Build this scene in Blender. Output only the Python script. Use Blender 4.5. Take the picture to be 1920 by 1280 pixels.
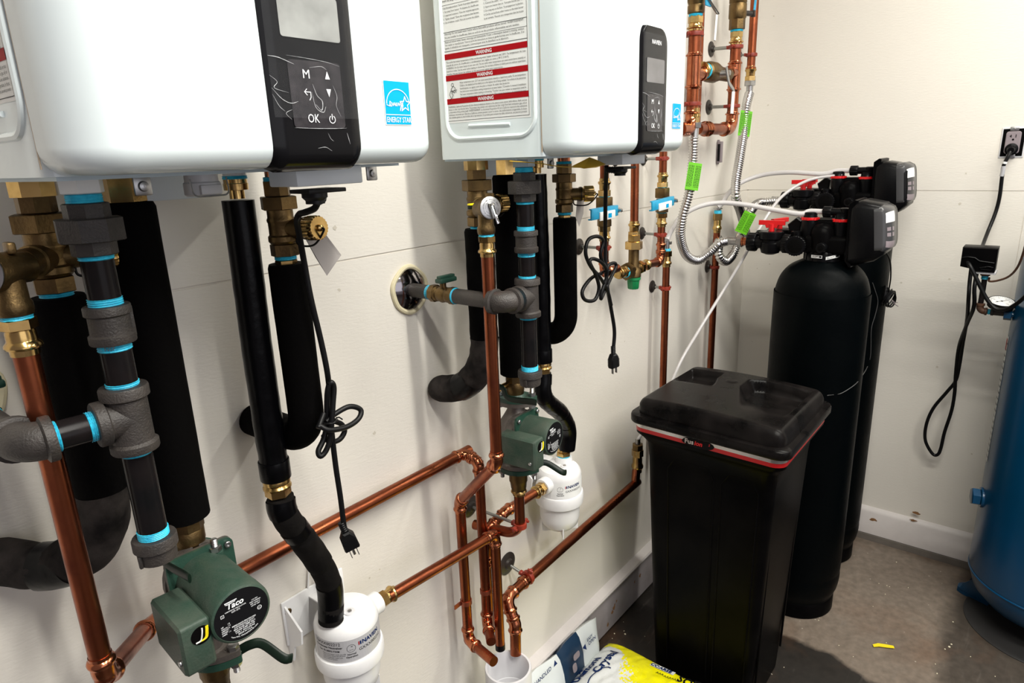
import bpy, bmesh, math, random
from mathutils import Vector, Matrix, noise
random.seed(7)
for o in list(bpy.data.objects): bpy.data.objects.remove(o)
scene = bpy.context.scene
col = scene.collection
PI = math.pi

# ------------------------------------------------------------------ camera
FPX = 1237.19
CAMY, CAMZ = -1.08, 1.727
XB = 3.037                                    # back wall
R0 = (0.62495748, -0.23360646, 0.74488669)    # world axes seen in camera space (right, down, forward)
R1 = (-0.7798655, -0.14381893, 0.60920105)
R2 = (-0.03518449, -0.96163618, -0.27206233)
cam_d = bpy.data.cameras.new('camera'); cam = bpy.data.objects.new('camera', cam_d); col.objects.link(cam)
cam_d.sensor_width = 36; cam_d.lens = 36*FPX/1920; cam_d.clip_start = .01
cam.matrix_world = Matrix(((R0[0], -R0[1], -R0[2], 0), (R1[0], -R1[1], -R1[2], CAMY), (R2[0], -R2[1], -R2[2], CAMZ), (0, 0, 0, 1)))
scene.camera = cam

# ------------------------------------------------------------------ light and exposure
scene.view_settings.view_transform = 'Standard'; scene.view_settings.look = 'None'
scene.view_settings.gamma = 1; scene.view_settings.use_curve_mapping = False
scene.view_settings.exposure = 0.0
world = bpy.data.worlds.new('world'); scene.world = world; world.use_nodes = True
bg = world.node_tree.nodes['Background']; bg.inputs[0].default_value = (1, .88, .94, 1); bg.inputs[1].default_value = .22
def area(name, loc, rot, sx, sy, power, color=(1, 1, 1)):
    l = bpy.data.lights.new(name, 'AREA'); l.shape = 'RECTANGLE'; l.size = sx; l.size_y = sy; l.energy = power; l.color = color
    o = bpy.data.objects.new(name, l); col.objects.link(o); o.location = loc; o.rotation_euler = rot
    return o
area('ceiling_strip_light', (.15, -1.75, 2.97), (0, 0, 0), .10, 2.0, 54, (1, .97, .90))
area('ceiling_strip_light', (.93, -1.75, 2.97), (0, 0, 0), .10, 2.0, 62, (1, .97, .89))
area('ceiling_strip_light', (2.25, -1.75, 2.97), (0, 0, 0), .10, 2.0, 42, (1, .975, .90))
area('broad_fill_light', (.2, -4.2, 1.9), (math.radians(80), 0, math.radians(-8)), 3.0, 2.0, 25, (.93, .94, 1))  # broad fill light added to brighten the room; no door stands here

# ------------------------------------------------------------------ pixel helpers (photo frame 1920x1280 -> world point on a stated plane)
def ray(px, py):
    v = (px-960, py-640, FPX)
    return Vector((sum(a*b for a, b in zip(R0, v)), sum(a*b for a, b in zip(R1, v)), sum(a*b for a, b in zip(R2, v))))
def P(px, py, x=None, y=None, z=None):
    r = ray(px, py)
    t = x/r.x if x is not None else (y-CAMY)/r.y if y is not None else (z-CAMZ)/r.z
    return Vector((r.x*t, r.y*t+CAMY, r.z*t+CAMZ))
def pr(p):
    v = (p[0], p[1]-CAMY, p[2]-CAMZ)
    c = [R0[i]*v[0]+R1[i]*v[1]+R2[i]*v[2] for i in range(3)]
    return (960+FPX*c[0]/c[2], 640+FPX*c[1]/c[2])
def zat(py, x, y):                            # height at which the upright line (x, y) crosses photo row py
    a, b = -.5, 3.2
    for i in range(40):
        m = (a+b)/2
        if pr((x, y, m))[1] > py: a = m
        else: b = m
    return m
def xat(px, y, z):
    a, b = -.3, 3.2
    for i in range(40):
        m = (a+b)/2
        if pr((m, y, z))[0] > px: b = m
        else: a = m
    return m

# ------------------------------------------------------------------ materials
def mat(name, color, rough=.5, metal=0, bump=0, bscale=60, var=0, vscale=8, var2=None, coat=0, spec=.5, detail=4, alpha=1, trans=0, rvar=0):
    m = bpy.data.materials.new(name); m.use_nodes = True; nt = m.node_tree; b = nt.nodes['Principled BSDF']
    b.inputs['Base Color'].default_value = (*color, 1); b.inputs['Roughness'].default_value = rough; b.inputs['Metallic'].default_value = metal
    b.inputs['Coat Weight'].default_value = coat; b.inputs['Coat Roughness'].default_value = .08
    b.inputs['Specular IOR Level'].default_value = spec; b.inputs['Alpha'].default_value = alpha; b.inputs['Transmission Weight'].default_value = trans
    tc = nt.nodes.new('ShaderNodeTexCoord')
    if var or rvar:
        n = nt.nodes.new('ShaderNodeTexNoise'); n.inputs['Scale'].default_value = vscale; n.inputs['Detail'].default_value = detail; n.inputs['Roughness'].default_value = .6
        nt.links.new(tc.outputs['Object'], n.inputs['Vector'])
        r = nt.nodes.new('ShaderNodeValToRGB'); r.color_ramp.elements[0].position = .35; r.color_ramp.elements[1].position = .68
        c2 = var2 or tuple(max(0, c*(1-var)) for c in color)
        r.color_ramp.elements[0].color = (*color, 1); r.color_ramp.elements[1].color = (*c2, 1)
        nt.links.new(n.outputs['Fac'], r.inputs['Fac'])
        if var: nt.links.new(r.outputs['Color'], b.inputs['Base Color'])
        if rvar:
            q = nt.nodes.new('ShaderNodeMapRange'); q.inputs['From Min'].default_value = .3; q.inputs['From Max'].default_value = .7
            q.inputs['To Min'].default_value = max(0, rough-rvar); q.inputs['To Max'].default_value = min(1, rough+rvar)
            nt.links.new(n.outputs['Fac'], q.inputs['Value']); nt.links.new(q.outputs['Result'], b.inputs['Roughness'])
    if bump:
        n = nt.nodes.new('ShaderNodeTexNoise'); n.inputs['Scale'].default_value = bscale; n.inputs['Detail'].default_value = 5
        nt.links.new(tc.outputs['Object'], n.inputs['Vector'])
        u = nt.nodes.new('ShaderNodeBump'); u.inputs['Strength'].default_value = bump; u.inputs['Distance'].default_value = .002
        nt.links.new(n.outputs['Fac'], u.inputs['Height']); nt.links.new(u.outputs['Normal'], b.inputs['Normal'])
    return m
M = {}
M['copper'] = mat('copper', (.36, .105, .045), .32, 1, var=1, vscale=14, var2=(.20, .055, .028), rvar=.08, bump=.1, bscale=40)
M['copper_bright'] = mat('copper_fitting', (.55, .19, .09), .2, 1, var=1, vscale=30, var2=(.32, .10, .05), rvar=.08)
M['brass'] = mat('brass', (.62, .42, .16), .22, 1, var=1, vscale=30, var2=(.40, .25, .09), rvar=.08)
M['bronze'] = mat('cast_bronze', (.20, .13, .055), .42, 1, var=1, vscale=18, var2=(.09, .06, .028), bump=.25, bscale=260)
M['iron'] = mat('malleable_iron', (.022, .019, .0175), .5, .0, var=1, vscale=22, var2=(.050, .042, .037), bump=.5, bscale=420)
M['iron_pipe'] = mat('lacquered_iron_pipe', (.006, .006, .0065), .22, 0, var=1, vscale=16, var2=(.012, .009, .009), rvar=.1, spec=.12)
M['sealant'] = mat('blue_thread_sealant', (.02, .43, .66), .45, var=1, vscale=90, var2=(.05, .62, .85), bump=.6, bscale=300)
M['foam'] = mat('black_foam', (.0015, .0013, .0013), .85, bump=.35, bscale=180, spec=.06)
M['foam_dusty'] = mat('dusty_black_foam', (.004, .0036, .0036), .8, var=1, vscale=9, var2=(.014, .012, .011), bump=.5, bscale=120, spec=.10, detail=8)
M['foam_grey'] = mat('dusty_wrinkled_foam', (.007, .006, .006), .8, var=1, vscale=16, var2=(.045, .038, .035), bump=.6, bscale=90, spec=.12, detail=8)
M['wire_dark'] = mat('dark_thin_wire', (.06, .06, .06), .5)
M['tape'] = mat('black_vinyl_tape', (.0015, .0015, .002), .28, bump=.35, bscale=50, spec=.14)
M['cord'] = mat('black_cord', (.004, .004, .0045), .42, spec=.25)
M['enamel'] = mat('white_enamel', (.70, .775, .79), .22, coat=.3)
M['enamel_seam'] = mat('seam_gasket', (.42, .33, .24), .6)
M['bottom'] = mat('galvanised_sheet', (.42, .50, .55), .45, .3)
M['lightblue'] = mat('pale_blue_bracket', (.68, .73, .78), .4)
M['panel_black'] = mat('gloss_black_panel', (.006, .006, .007), .18, bump=.25, bscale=9, spec=.13)
M['screen'] = mat('grey_lcd', (.30, .31, .30), .3, var=.35, vscale=20)
M['screen_off'] = mat('dim_lcd', (.16, .155, .16), .3, var=.35, vscale=20)
M['keypad'] = mat('keypad', (.016, .015, .018), .25, var=1, vscale=60, var2=(.035, .032, .036), spec=.3)
M['print_white'] = mat('white_print', (.8, .82, .84), .5)
M['print_black'] = mat('black_print', (.006, .006, .007), .5, spec=.12)
M['print_red'] = mat('red_print', (.38, .003, .008), .5, spec=.1)
M['print_navy'] = mat('navy_print', (.004, .02, .10), .5, spec=.15)
M['label_white'] = mat('white_label', (.82, .83, .82), .5)
M['energy_blue'] = mat('energy_label_cyan', (.0, .33, .66), .5, spec=.1)
M['white_plastic'] = mat('white_plastic', (.80, .80, .80), .3, var=.06, vscale=20)
M['pvc'] = mat('white_pvc', (.66, .66, .68), .35)
M['silver'] = mat('silver_label', (.50, .50, .52), .4, .15)
M['steel'] = mat('zinc_steel', (.5, .5, .5), .32, 1, var=.3, vscale=40)
M['flex'] = mat('stainless_flex', (.62, .61, .60), .2, 1)
M['green'] = mat('green_enamel', (.012, .052, .034), .36, var=1, vscale=10, var2=(.028, .062, .045), bump=.2, bscale=300, spec=.4)
M['green_dusty'] = mat('dusty_green_enamel', (.022, .052, .036), .5, var=1, vscale=14, var2=(.062, .078, .060), bump=.3, bscale=300, spec=.3, detail=8)
M['handle_green'] = mat('dark_green_vinyl', (.006, .015, .009), .35, var=.4, vscale=20, spec=.22)
M['cast'] = mat('cast_volute', (.16, .14, .125), .45, .6, var=.3, vscale=20, bump=.3, bscale=300)
M['red_clamp'] = mat('red_coated_clamp', (.28, .030, .014), .45, var=.35, vscale=40)
M['copper_clip'] = mat('copper_clip', (.33, .09, .05), .4, .8)
M['black_plastic'] = mat('black_plastic', (.003, .003, .0035), .30, bump=.15, bscale=200, spec=.13)
M['black_rough'] = mat('black_textured_plastic', (.0012, .0012, .0015), .33, var=1, vscale=6, var2=(.004, .0036, .0036), detail=10, bump=.10, bscale=300, spec=.03)
M['dusty_lid'] = mat('dusty_black_lid', (.0016, .0015, .0016), .30, var=1, vscale=8, var2=(.012, .010, .0095), detail=9, rvar=.1, spec=.10)
M['tank'] = mat('black_resin_tank', (.0008, .0015, .0018), .42, bump=.25, bscale=70, spec=.05, rvar=.08, vscale=9)
M['red_plastic'] = mat('red_plastic', (.60, .008, .010), .35)
M['green_plastic'] = mat('green_cap', (.01, .22, .07), .35)
M['green_tag'] = mat('lime_green_tag', (.14, .50, .02), .5, spec=.15)
M['blue_handle'] = mat('blue_lever', (.02, .36, .62), .35, var=.2, vscale=60)
M['tube'] = mat('milky_tube', (.62, .60, .60), .25, alpha=.82, spec=.6)
M['blue_tank'] = mat('blue_enamel_tank', (.0, .048, .125), .3, var=1, vscale=3, var2=(.0, .042, .10), coat=.1, bump=.08, bscale=80)
M['grey_bezel'] = mat('grey_bezel', (.045, .045, .047), .3)
M['paper'] = mat('grey_paper_tag', (.38, .35, .33), .6)
M['yellow_paper'] = mat('yellow_tag', (.55, .34, .02), .5)
M['yellow'] = mat('yellow_plastic', (.85, .68, .01), .4)
M['wire_white'] = mat('white_wire', (.75, .75, .72), .4)
M['chrome'] = mat('chrome', (.7, .7, .7), .08, 1)
M['escutcheon'] = mat('dark_chrome', (.30, .28, .29), .12, 1)
M['caulk'] = mat('cream_caulk', (.62, .56, .38), .8, bump=.6, bscale=120)
M['outlet_grey'] = mat('mauve_grey_outlet', (.25, .21, .225), .4)
M['rod'] = mat('threaded_rod', (.32, .33, .31), .4, .8)
M['rubber'] = mat('dark_flange', (.045, .038, .033), .4, .3, var=.3, vscale=30)
M['orange_iron'] = mat('rusty_iron', (.09, .05, .035), .55, .3, var=1, vscale=40, var2=(.14, .06, .03))
M['band_silver'] = mat('chrome_band', (.62, .6, .58), .25, .8)
M['band_red'] = mat('red_band', (.42, .008, .010), .3)
M['blue_base'] = mat('black_pad', (.02, .019, .019), .6, bump=.3, bscale=60)
M['bag_white'] = mat('salt_bag_white', (.70, .74, .74), .35, bump=.5, bscale=18)
M['bag_yellow'] = mat('salt_bag_yellow', (.86, .82, .01), .35, bump=.4, bscale=18)
M['bag_navy'] = mat('salt_bag_navy', (.012, .035, .075), .35, bump=.4, bscale=18)
M['primer'] = mat('purple_primer', (.10, .09, .28), .4)
M['crumb'] = mat('salt_crumb', (.72, .66, .48), .6)

# ------------------------------------------------------------------ mesh builder
def frame(d, up=None):
    d = Vector(d).normalized(); u = Vector(up) if up is not None else (Vector((0, 0, 1)) if abs(d.z) < .9 else Vector((0, 1, 0)))
    a = u.cross(d)
    if a.length < 1e-5: a = Vector((1, 0, 0)).cross(d)
    a.normalize(); return a, d.cross(a).normalized(), d
def fillet(pts, r, n=6):
    pts = [Vector(p) for p in pts]; out = [pts[0]]
    for i in range(1, len(pts)-1):
        a, b, c = pts[i-1], pts[i], pts[i+1]; u = (a-b); v = (c-b); lu, lv = u.length, v.length; u.normalize(); v.normalize()
        ang = u.angle(v)
        if ang > PI-.03: out.append(b); continue
        rr = r[i-1] if isinstance(r, (list, tuple)) else r
        t = min(rr/math.tan(ang/2), lu*.49 if i > 1 else lu*.98, lv*.49 if i < len(pts)-2 else lv*.98)
        rad = t*math.tan(ang/2); cen = b+(u+v).normalized()*(rad/math.sin(ang/2))
        s, e = b+u*t-cen, b+v*t-cen; tot = s.angle(e)
        for k in range(n+1):
            w = k/n; q = (s*math.sin((1-w)*tot)+e*math.sin(w*tot))/math.sin(tot); out.append(cen+q)
    out.append(pts[-1]); return out
def smooth_path(pts, n=8, closed=False):
    pts = [Vector(p) for p in pts]; out = []; L = len(pts)
    rng = range(L) if closed else range(L-1)
    for i in rng:
        p0 = pts[(i-1) % L] if closed or i > 0 else pts[0]*2-pts[1]
        p1 = pts[i]; p2 = pts[(i+1) % L]
        p3 = pts[(i+2) % L] if closed or i+2 < L else pts[-1]*2-pts[-2]
        for k in range(n):
            t = k/n
            out.append(.5*((2*p1)+(p2-p0)*t+(2*p0-5*p1+4*p2-p3)*t*t+(3*p1-p0-3*p2+p3)*t**3))
    if not closed: out.append(pts[-1])
    return out
def resample(path, step):
    out = [path[0]]; acc = 0
    for a, b in zip(path, path[1:]):
        L = (b-a).length
        if L < 1e-9: continue
        pos = step-acc
        while pos <= L: out.append(a+(b-a)*(pos/L)); pos += step
        acc = (acc+L) % step
    return out
class MB:
    def __init__(s): s.v = []; s.f = []; s.m = []
    def add(s, v, f, m=0):
        o = len(s.v); s.v += [tuple(p) for p in v]; s.f += [tuple(i+o for i in q) for q in f]; s.m += [m]*len(f); return s
    def tube(s, path, r, n=14, m=0, closed=False, cap=True, oval=1, up=None):
        path = [Vector(p) for p in path]; L = len(path)
        tan = []
        for i in range(L):
            a = path[(i-1) % L] if closed or i > 0 else path[i]; b = path[(i+1) % L] if closed or i < L-1 else path[i]
            t = b-a; tan.append(t.normalized() if t.length > 1e-9 else (tan[-1] if tan else Vector((0, 0, 1))))
        a, b, _ = frame(tan[0], up); v = []
        for i in range(L):
            if i:
                q = tan[i-1].rotation_difference(tan[i]); a = q @ a; a = (a-tan[i]*a.dot(tan[i])).normalized(); b = tan[i].cross(a)
            rr = r[i] if isinstance(r, (list, tuple)) else r
            for k in range(n):
                w = 2*PI*k/n; k2 = rr(i, w) if callable(rr) else rr
                v.append(path[i]+a*(math.cos(w)*k2)+b*(math.sin(w)*k2*oval))
        f = []
        for i in range(L if closed else L-1):
            j = (i+1) % L
            for k in range(n): f.append((i*n+k, i*n+(k+1) % n, j*n+(k+1) % n, j*n+k))
        if cap and not closed: f.append(tuple(range(n))[::-1]); f.append(tuple((L-1)*n+k for k in range(n)))
        return s.add(v, f, m)
    def lathe(s, o, d, prof, n=24, m=0, up=None, ph=0):      # prof: (radius, distance along d)
        o = Vector(o); a, b, d = frame(d, up); v = []; f = []; k0 = len(prof)
        for r, t in prof:
            for k in range(n):
                w = 2*PI*(k+ph)/n; v.append(o+d*t+a*(math.cos(w)*r)+b*(math.sin(w)*r))
        for i in range(k0-1):
            for k in range(n): f.append((i*n+k, i*n+(k+1) % n, (i+1)*n+(k+1) % n, (i+1)*n+k))
        if prof[0][0] > 1e-6: f.append(tuple(range(n))[::-1])
        if prof[-1][0] > 1e-6: f.append(tuple((k0-1)*n+k for k in range(n)))
        return s.add(v, f, m)
    def hexa(s, o, d, r, h, m=0, up=None, ph=.5, n=6, ch=.08):  # nut with chamfered ends; r across corners
        c = r*ch
        return s.lathe(o, d, [(r-c, 0), (r, c*.6), (r, h-c*.6), (r-c, h)], n, m, up, ph)
    def cyl(s, a, b, r, n=20, m=0, bev=0):
        a, b = Vector(a), Vector(b); L = (b-a).length
        pf = [(r, 0), (r, L)] if not bev else [(r-bev, 0), (r-bev*.3, bev*.3), (r, bev), (r, L-bev), (r-bev*.3, L-bev*.3), (r-bev, L)]
        return s.lathe(a, b-a, pf, n, m)
    def ball(s, c, r, n=12, m=0, sc=(1, 1, 1)):
        c = Vector(c); v = []; f = []; h = n//2
        for i in range(1, h):
            t = PI*i/h
            for k in range(n): w = 2*PI*k/n; v.append((c.x+r*sc[0]*math.sin(t)*math.cos(w), c.y+r*sc[1]*math.sin(t)*math.sin(w), c.z+r*sc[2]*math.cos(t)))
        v.append((c.x, c.y, c.z+r*sc[2])); v.append((c.x, c.y, c.z-r*sc[2])); T = len(v)-2
        for i in range(h-2):
            for k in range(n): f.append((i*n+k, (i+1)*n+k, (i+1)*n+(k+1) % n, i*n+(k+1) % n))
        for k in range(n): f.append((T, k, (k+1) % n)); f.append((T+1, (h-2)*n+(k+1) % n, (h-2)*n+k))
        return s.add(v, f, m)
    def torus(s, c, d, R, r, n=28, k=8, m=0, a0=0, a1=2*PI):
        a, b, d = frame(d); c = Vector(c); full = abs(a1-a0-2*PI) < 1e-6
        p = [c+a*(math.cos(a0+(a1-a0)*i/n)*R)+b*(math.sin(a0+(a1-a0)*i/n)*R) for i in range(n if full else n+1)]
        return s.tube(p, r, k, m, closed=full)
    def box(s, c, size, rot=None, bev=0, m=0, seg=2):
        bm = bmesh.new(); bmesh.ops.create_cube(bm, size=1)
        for v in bm.verts: v.co = Vector((v.co.x*size[0], v.co.y*size[1], v.co.z*size[2]))
        if bev: bmesh.ops.bevel(bm, geom=list(bm.edges), offset=bev, segments=seg, affect='EDGES', profile=.5)
        mt = rot if isinstance(rot, Matrix) else (Matrix.Rotation(rot, 3, 'Z') if rot else Matrix.Identity(3))
        bm.verts.index_update(); vs = [mt @ v.co+Vector(c) for v in bm.verts]; fs = [tuple(v.index for v in f.verts) for f in bm.faces]; bm.free()
        return s.add(vs, fs, m)
    def prism(s, poly, o, U, V, W, h, m=0, bev=0):          # polygon in (U,V) at o, extruded h along W
        o, U, V, W = Vector(o), Vector(U), Vector(V), Vector(W); n = len(poly)
        if bev:
            cx = sum(p[0] for p in poly)/n; cy = sum(p[1] for p in poly)/n
            ins = []
            for i in range(n):
                a = Vector(poly[i-1]); b = Vector(poly[i]); c = Vector(poly[(i+1) % n])
                e1 = (b-a).normalized(); e2 = (c-b).normalized(); nn = Vector((-(e1.y+e2.y), e1.x+e2.x))
                if nn.length < 1e-6: nn = Vector((-e1.y, e1.x))
                nn.normalize(); 
                if nn.dot(Vector((cx, cy))-b) < 0 and n < 6: nn = -nn
                ins.append(b+nn*bev)
            rings = [(ins, 0), (poly, bev), (poly, h-bev), (ins, h)]
        else: rings = [(poly, 0), (poly, h)]
        v = [o+U*p[0]+V*p[1]+W*t for ring, t in rings for p in ring]; f = []
        for i in range(len(rings)-1):
            for k in range(n): f.append((i*n+k, i*n+(k+1) % n, (i+1)*n+(k+1) % n, (i+1)*n+k))
        f.append(tuple(range(n))[::-1]); f.append(tuple((len(rings)-1)*n+k for k in range(n)))
        return s.add(v, f, m)
    def text(s, t, fn, size, m=0, align='LEFT', sx=1, bold=0):
        v, f = text_geo(t, size, align, sx, bold)
        return s.add([fn(x, y) for x, y in v], f, m)
    def build(s, name, mats, parent=None, sharp=38, smooth=True, loc=None):
        me = bpy.data.meshes.new(name)
        off = Vector((0, 0, 0)); q_ = parent
        while q_ is not None: off = off+Vector(q_.location); q_ = q_.parent
        if loc is not None: off = Vector(loc)
        me.from_pydata([tuple(Vector(p)-off) for p in s.v], [], s.f)
        for mm in (mats if isinstance(mats, (list, tuple)) else [mats]): me.materials.append(M[mm] if isinstance(mm, str) else mm)
        me.polygons.foreach_set('material_index', s.m)
        bm = bmesh.new(); bm.from_mesh(me); bmesh.ops.recalc_face_normals(bm, faces=bm.faces); bm.to_mesh(me); bm.free()
        if smooth: me.polygons.foreach_set('use_smooth', [True]*len(me.polygons)); me.set_sharp_from_angle(angle=math.radians(sharp))
        o = bpy.data.objects.new(name, me); col.objects.link(o)
        if parent is not None: o.parent = parent
        elif loc is not None: o.location = loc
        return o
_tc = {}
def text_geo(t, size, align='LEFT', sx=1, bold=0):
    key = (t, size, align, sx, bold)
    if key in _tc: return _tc[key]
    c = bpy.data.curves.new('t', 'FONT'); c.body = t; c.size = size; c.align_x = align; c.resolution_u = 2; c.offset = bold*size; c.fill_mode = 'FRONT'
    o = bpy.data.objects.new('t', c); col.objects.link(o); dg = bpy.context.evaluated_depsgraph_get(); dg.update()
    me = o.evaluated_get(dg).to_mesh(); v = [(p.co.x*sx, p.co.y) for p in me.vertices]; f = [tuple(q.vertices) for q in me.polygons]
    o.evaluated_get(dg).to_mesh_clear(); bpy.data.objects.remove(o); bpy.data.curves.remove(c)
    _tc[key] = (v, f); return v, f
def thing(name, label, cat, loc=(0, 0, 0), group=None):
    o = bpy.data.objects.new(name, None); col.objects.link(o); o.location = loc; o.empty_display_size = .05
    o['label'] = label; o['category'] = cat
    if group: o['group'] = group
    return o
def tag(o, label, cat, group=None, kind=None):
    o['label'] = label; o['category'] = cat
    if group: o['group'] = group
    if kind: o['kind'] = kind
    return o
def structure(o): o['kind'] = 'structure'; return o
def plane_fn(o, U, V, lift=0):
    o, U, V = Vector(o), Vector(U), Vector(V); n = U.cross(V).normalized()*lift
    return lambda u, v: o+U*u+V*v+n
def quad(mb, fn, u0, v0, u1, v1, m=0):
    return mb.add([fn(u0, v0), fn(u1, v0), fn(u1, v1), fn(u0, v1)], [(0, 1, 2, 3)], m)
def ring2d(mb, fn, c, r, w, m=0, a0=0, a1=2*PI, n=24):
    v = []; 
    for i in range(n+1):
        a = a0+(a1-a0)*i/n
        v += [fn(c[0]+(r-w/2)*math.cos(a), c[1]+(r-w/2)*math.sin(a)), fn(c[0]+(r+w/2)*math.cos(a), c[1]+(r+w/2)*math.sin(a))]
    return mb.add(v, [(2*i, 2*i+1, 2*i+3, 2*i+2) for i in range(n)], m)
def line2d(mb, fn, pts, w, m=0):
    for a, b in zip(pts, pts[1:]):
        a, b = Vector(a), Vector(b); d = (b-a)
        if d.length < 1e-9: continue
        d.normalize(); n = Vector((-d.y, d.x))*w/2; e = d*w*.3
        mb.add([fn(*(a-n-e)), fn(*(b-n+e)), fn(*(b+n+e)), fn(*(a+n-e))], [(0, 1, 2, 3)], m)
    return mb
def rrect(w, h, r, n=4, cx=0, cy=0):
    out = []
    for sx, sy, a in ((1, 1, 0), (-1, 1, 1), (-1, -1, 2), (1, -1, 3)):
        for k in range(n+1):
            t = (a+k/n)*PI/2; out.append((cx+sx*(w/2-r)+r*math.cos(t), cy+sy*(h/2-r)+r*math.sin(t)))
    return out
# ------------------------------------------------------------------ room shell
def wall_material():
    m = bpy.data.materials.new('painted_panel_wall'); m.use_nodes = True; nt = m.node_tree; b = nt.nodes['Principled BSDF']
    L = nt.links.new; N = nt.nodes.new
    tc = N('ShaderNodeTexCoord'); n = N('ShaderNodeTexNoise'); n.inputs['Scale'].default_value = 3; n.inputs['Detail'].default_value = 6
    L(tc.outputs['Object'], n.inputs['Vector'])
    r = N('ShaderNodeValToRGB'); r.color_ramp.elements[0].color = (.76, .725, .66, 1); r.color_ramp.elements[1].color = (.72, .685, .62, 1); L(n.outputs['Fac'], r.inputs['Fac'])
    L(r.outputs['Color'], b.inputs['Base Color']); b.inputs['Roughness'].default_value = .5
    mp = N('ShaderNodeMapping'); mp.inputs['Scale'].default_value = (55, 55, 260); L(tc.outputs['Object'], mp.inputs['Vector'])
    n2 = N('ShaderNodeTexNoise'); n2.inputs['Scale'].default_value = 1; n2.inputs['Detail'].default_value = 4; n2.inputs['Distortion'].default_value = .6; L(mp.outputs['Vector'], n2.inputs['Vector'])
    n3 = N('ShaderNodeTexNoise'); n3.inputs['Scale'].default_value = 14; n3.inputs['Detail'].default_value = 3; L(tc.outputs['Object'], n3.inputs['Vector'])
    ad = N('ShaderNodeMath'); ad.operation = 'MULTIPLY_ADD'; ad.inputs[1].default_value = .6; L(n3.outputs['Fac'], ad.inputs[0]); L(n2.outputs['Fac'], ad.inputs[2])
    bu = N('ShaderNodeBump'); bu.inputs['Strength'].default_value = .38; bu.inputs['Distance'].default_value = .0010; L(ad.outputs[0], bu.inputs['Height']); L(bu.outputs['Normal'], b.inputs['Normal'])
    return m
M['wall'] = wall_material()
M['dent'] = mat('wall_dent', (.58, .54, .46), .8)
def floor_material():
    m = bpy.data.materials.new('stained_concrete'); m.use_nodes = True; nt = m.node_tree; b = nt.nodes['Principled BSDF']
    L = nt.links.new; N = nt.nodes.new; tc = N('ShaderNodeTexCoord')
    def noise(sc, det, dist=0, vec=None):
        n = N('ShaderNodeTexNoise'); n.inputs['Scale'].default_value = sc; n.inputs['Detail'].default_value = det; n.inputs['Distortion'].default_value = dist; L(vec or tc.outputs['Object'], n.inputs['Vector']); return n
    def ramp(src, p0, c0, p1, c1):
        r = N('ShaderNodeValToRGB'); r.color_ramp.elements[0].position = p0; r.color_ramp.elements[0].color = (*c0, 1); r.color_ramp.elements[1].position = p1; r.color_ramp.elements[1].color = (*c1, 1); L(src, r.inputs['Fac']); return r
    def mix(f, a, bb, t='MIX'):
        x = N('ShaderNodeMix'); x.data_type = 'RGBA'; x.blend_type = t
        if isinstance(f, float): x.inputs[0].default_value = f
        else: L(f, x.inputs[0])
        L(a, x.inputs[6])
        if isinstance(bb, tuple): x.inputs[7].default_value = (*bb, 1)
        else: L(bb, x.inputs[7])
        return x.outputs[2]
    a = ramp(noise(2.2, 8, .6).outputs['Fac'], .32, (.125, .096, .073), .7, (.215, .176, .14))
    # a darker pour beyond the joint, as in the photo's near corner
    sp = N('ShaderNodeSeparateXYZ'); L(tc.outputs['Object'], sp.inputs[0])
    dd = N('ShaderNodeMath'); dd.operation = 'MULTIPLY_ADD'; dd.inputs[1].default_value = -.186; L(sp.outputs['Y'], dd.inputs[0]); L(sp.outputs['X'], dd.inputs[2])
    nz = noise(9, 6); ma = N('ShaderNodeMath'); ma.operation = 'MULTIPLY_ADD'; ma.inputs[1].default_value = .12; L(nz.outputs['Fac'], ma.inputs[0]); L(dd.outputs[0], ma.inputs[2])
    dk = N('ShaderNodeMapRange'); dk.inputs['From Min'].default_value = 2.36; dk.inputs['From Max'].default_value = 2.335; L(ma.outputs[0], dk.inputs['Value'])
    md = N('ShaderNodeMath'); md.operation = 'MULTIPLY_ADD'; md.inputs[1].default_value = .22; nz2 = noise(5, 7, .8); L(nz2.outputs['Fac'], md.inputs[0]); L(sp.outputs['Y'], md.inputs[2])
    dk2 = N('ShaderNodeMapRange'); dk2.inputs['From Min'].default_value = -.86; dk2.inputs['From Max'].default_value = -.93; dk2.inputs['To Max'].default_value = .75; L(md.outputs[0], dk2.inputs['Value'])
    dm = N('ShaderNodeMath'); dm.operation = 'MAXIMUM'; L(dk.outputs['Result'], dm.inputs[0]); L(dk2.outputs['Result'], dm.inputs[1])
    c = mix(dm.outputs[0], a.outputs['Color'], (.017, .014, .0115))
    rust = ramp(noise(3.1, 7, .3).outputs['Fac'], .52, (0, 0, 0), .75, (.6, .6, .6)); c = mix(rust.outputs['Color'], c, (.12, .058, .028))
    gr = ramp(noise(38, 12).outputs['Fac'], .3, (.8, .8, .8), .7, (1.2, 1.2, 1.2)); c = mix(1.0, c, gr.outputs['Color'], 'MULTIPLY')
    mp = N('ShaderNodeMapping'); mp.inputs['Scale'].default_value = (4, 22, 1); mp.inputs['Rotation'].default_value = (0, 0, .5); L(tc.outputs['Object'], mp.inputs['Vector'])
    sc = ramp(noise(1.5, 6, .4, mp.outputs['Vector']).outputs['Fac'], .60, (0, 0, 0), .85, (.45, .45, .45)); c = mix(sc.outputs['Color'], c, (.20, .175, .155))
    v = N('ShaderNodeTexVoronoi'); v.inputs['Scale'].default_value = 26; L(tc.outputs['Object'], v.inputs['Vector'])
    sk = ramp(v.outputs['Distance'], .05, (1, 1, 1), .075, (0, 0, 0)); gate = ramp(noise(5, 2).outputs['Fac'], .53, (0, 0, 0), .57, (1, 1, 1)); sk2 = mix(1.0, sk.outputs['Color'], gate.outputs['Color'], 'MULTIPLY')
    c = mix(sk2, c, (.4, .36, .3))
    L(c, b.inputs['Base Color'])
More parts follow.
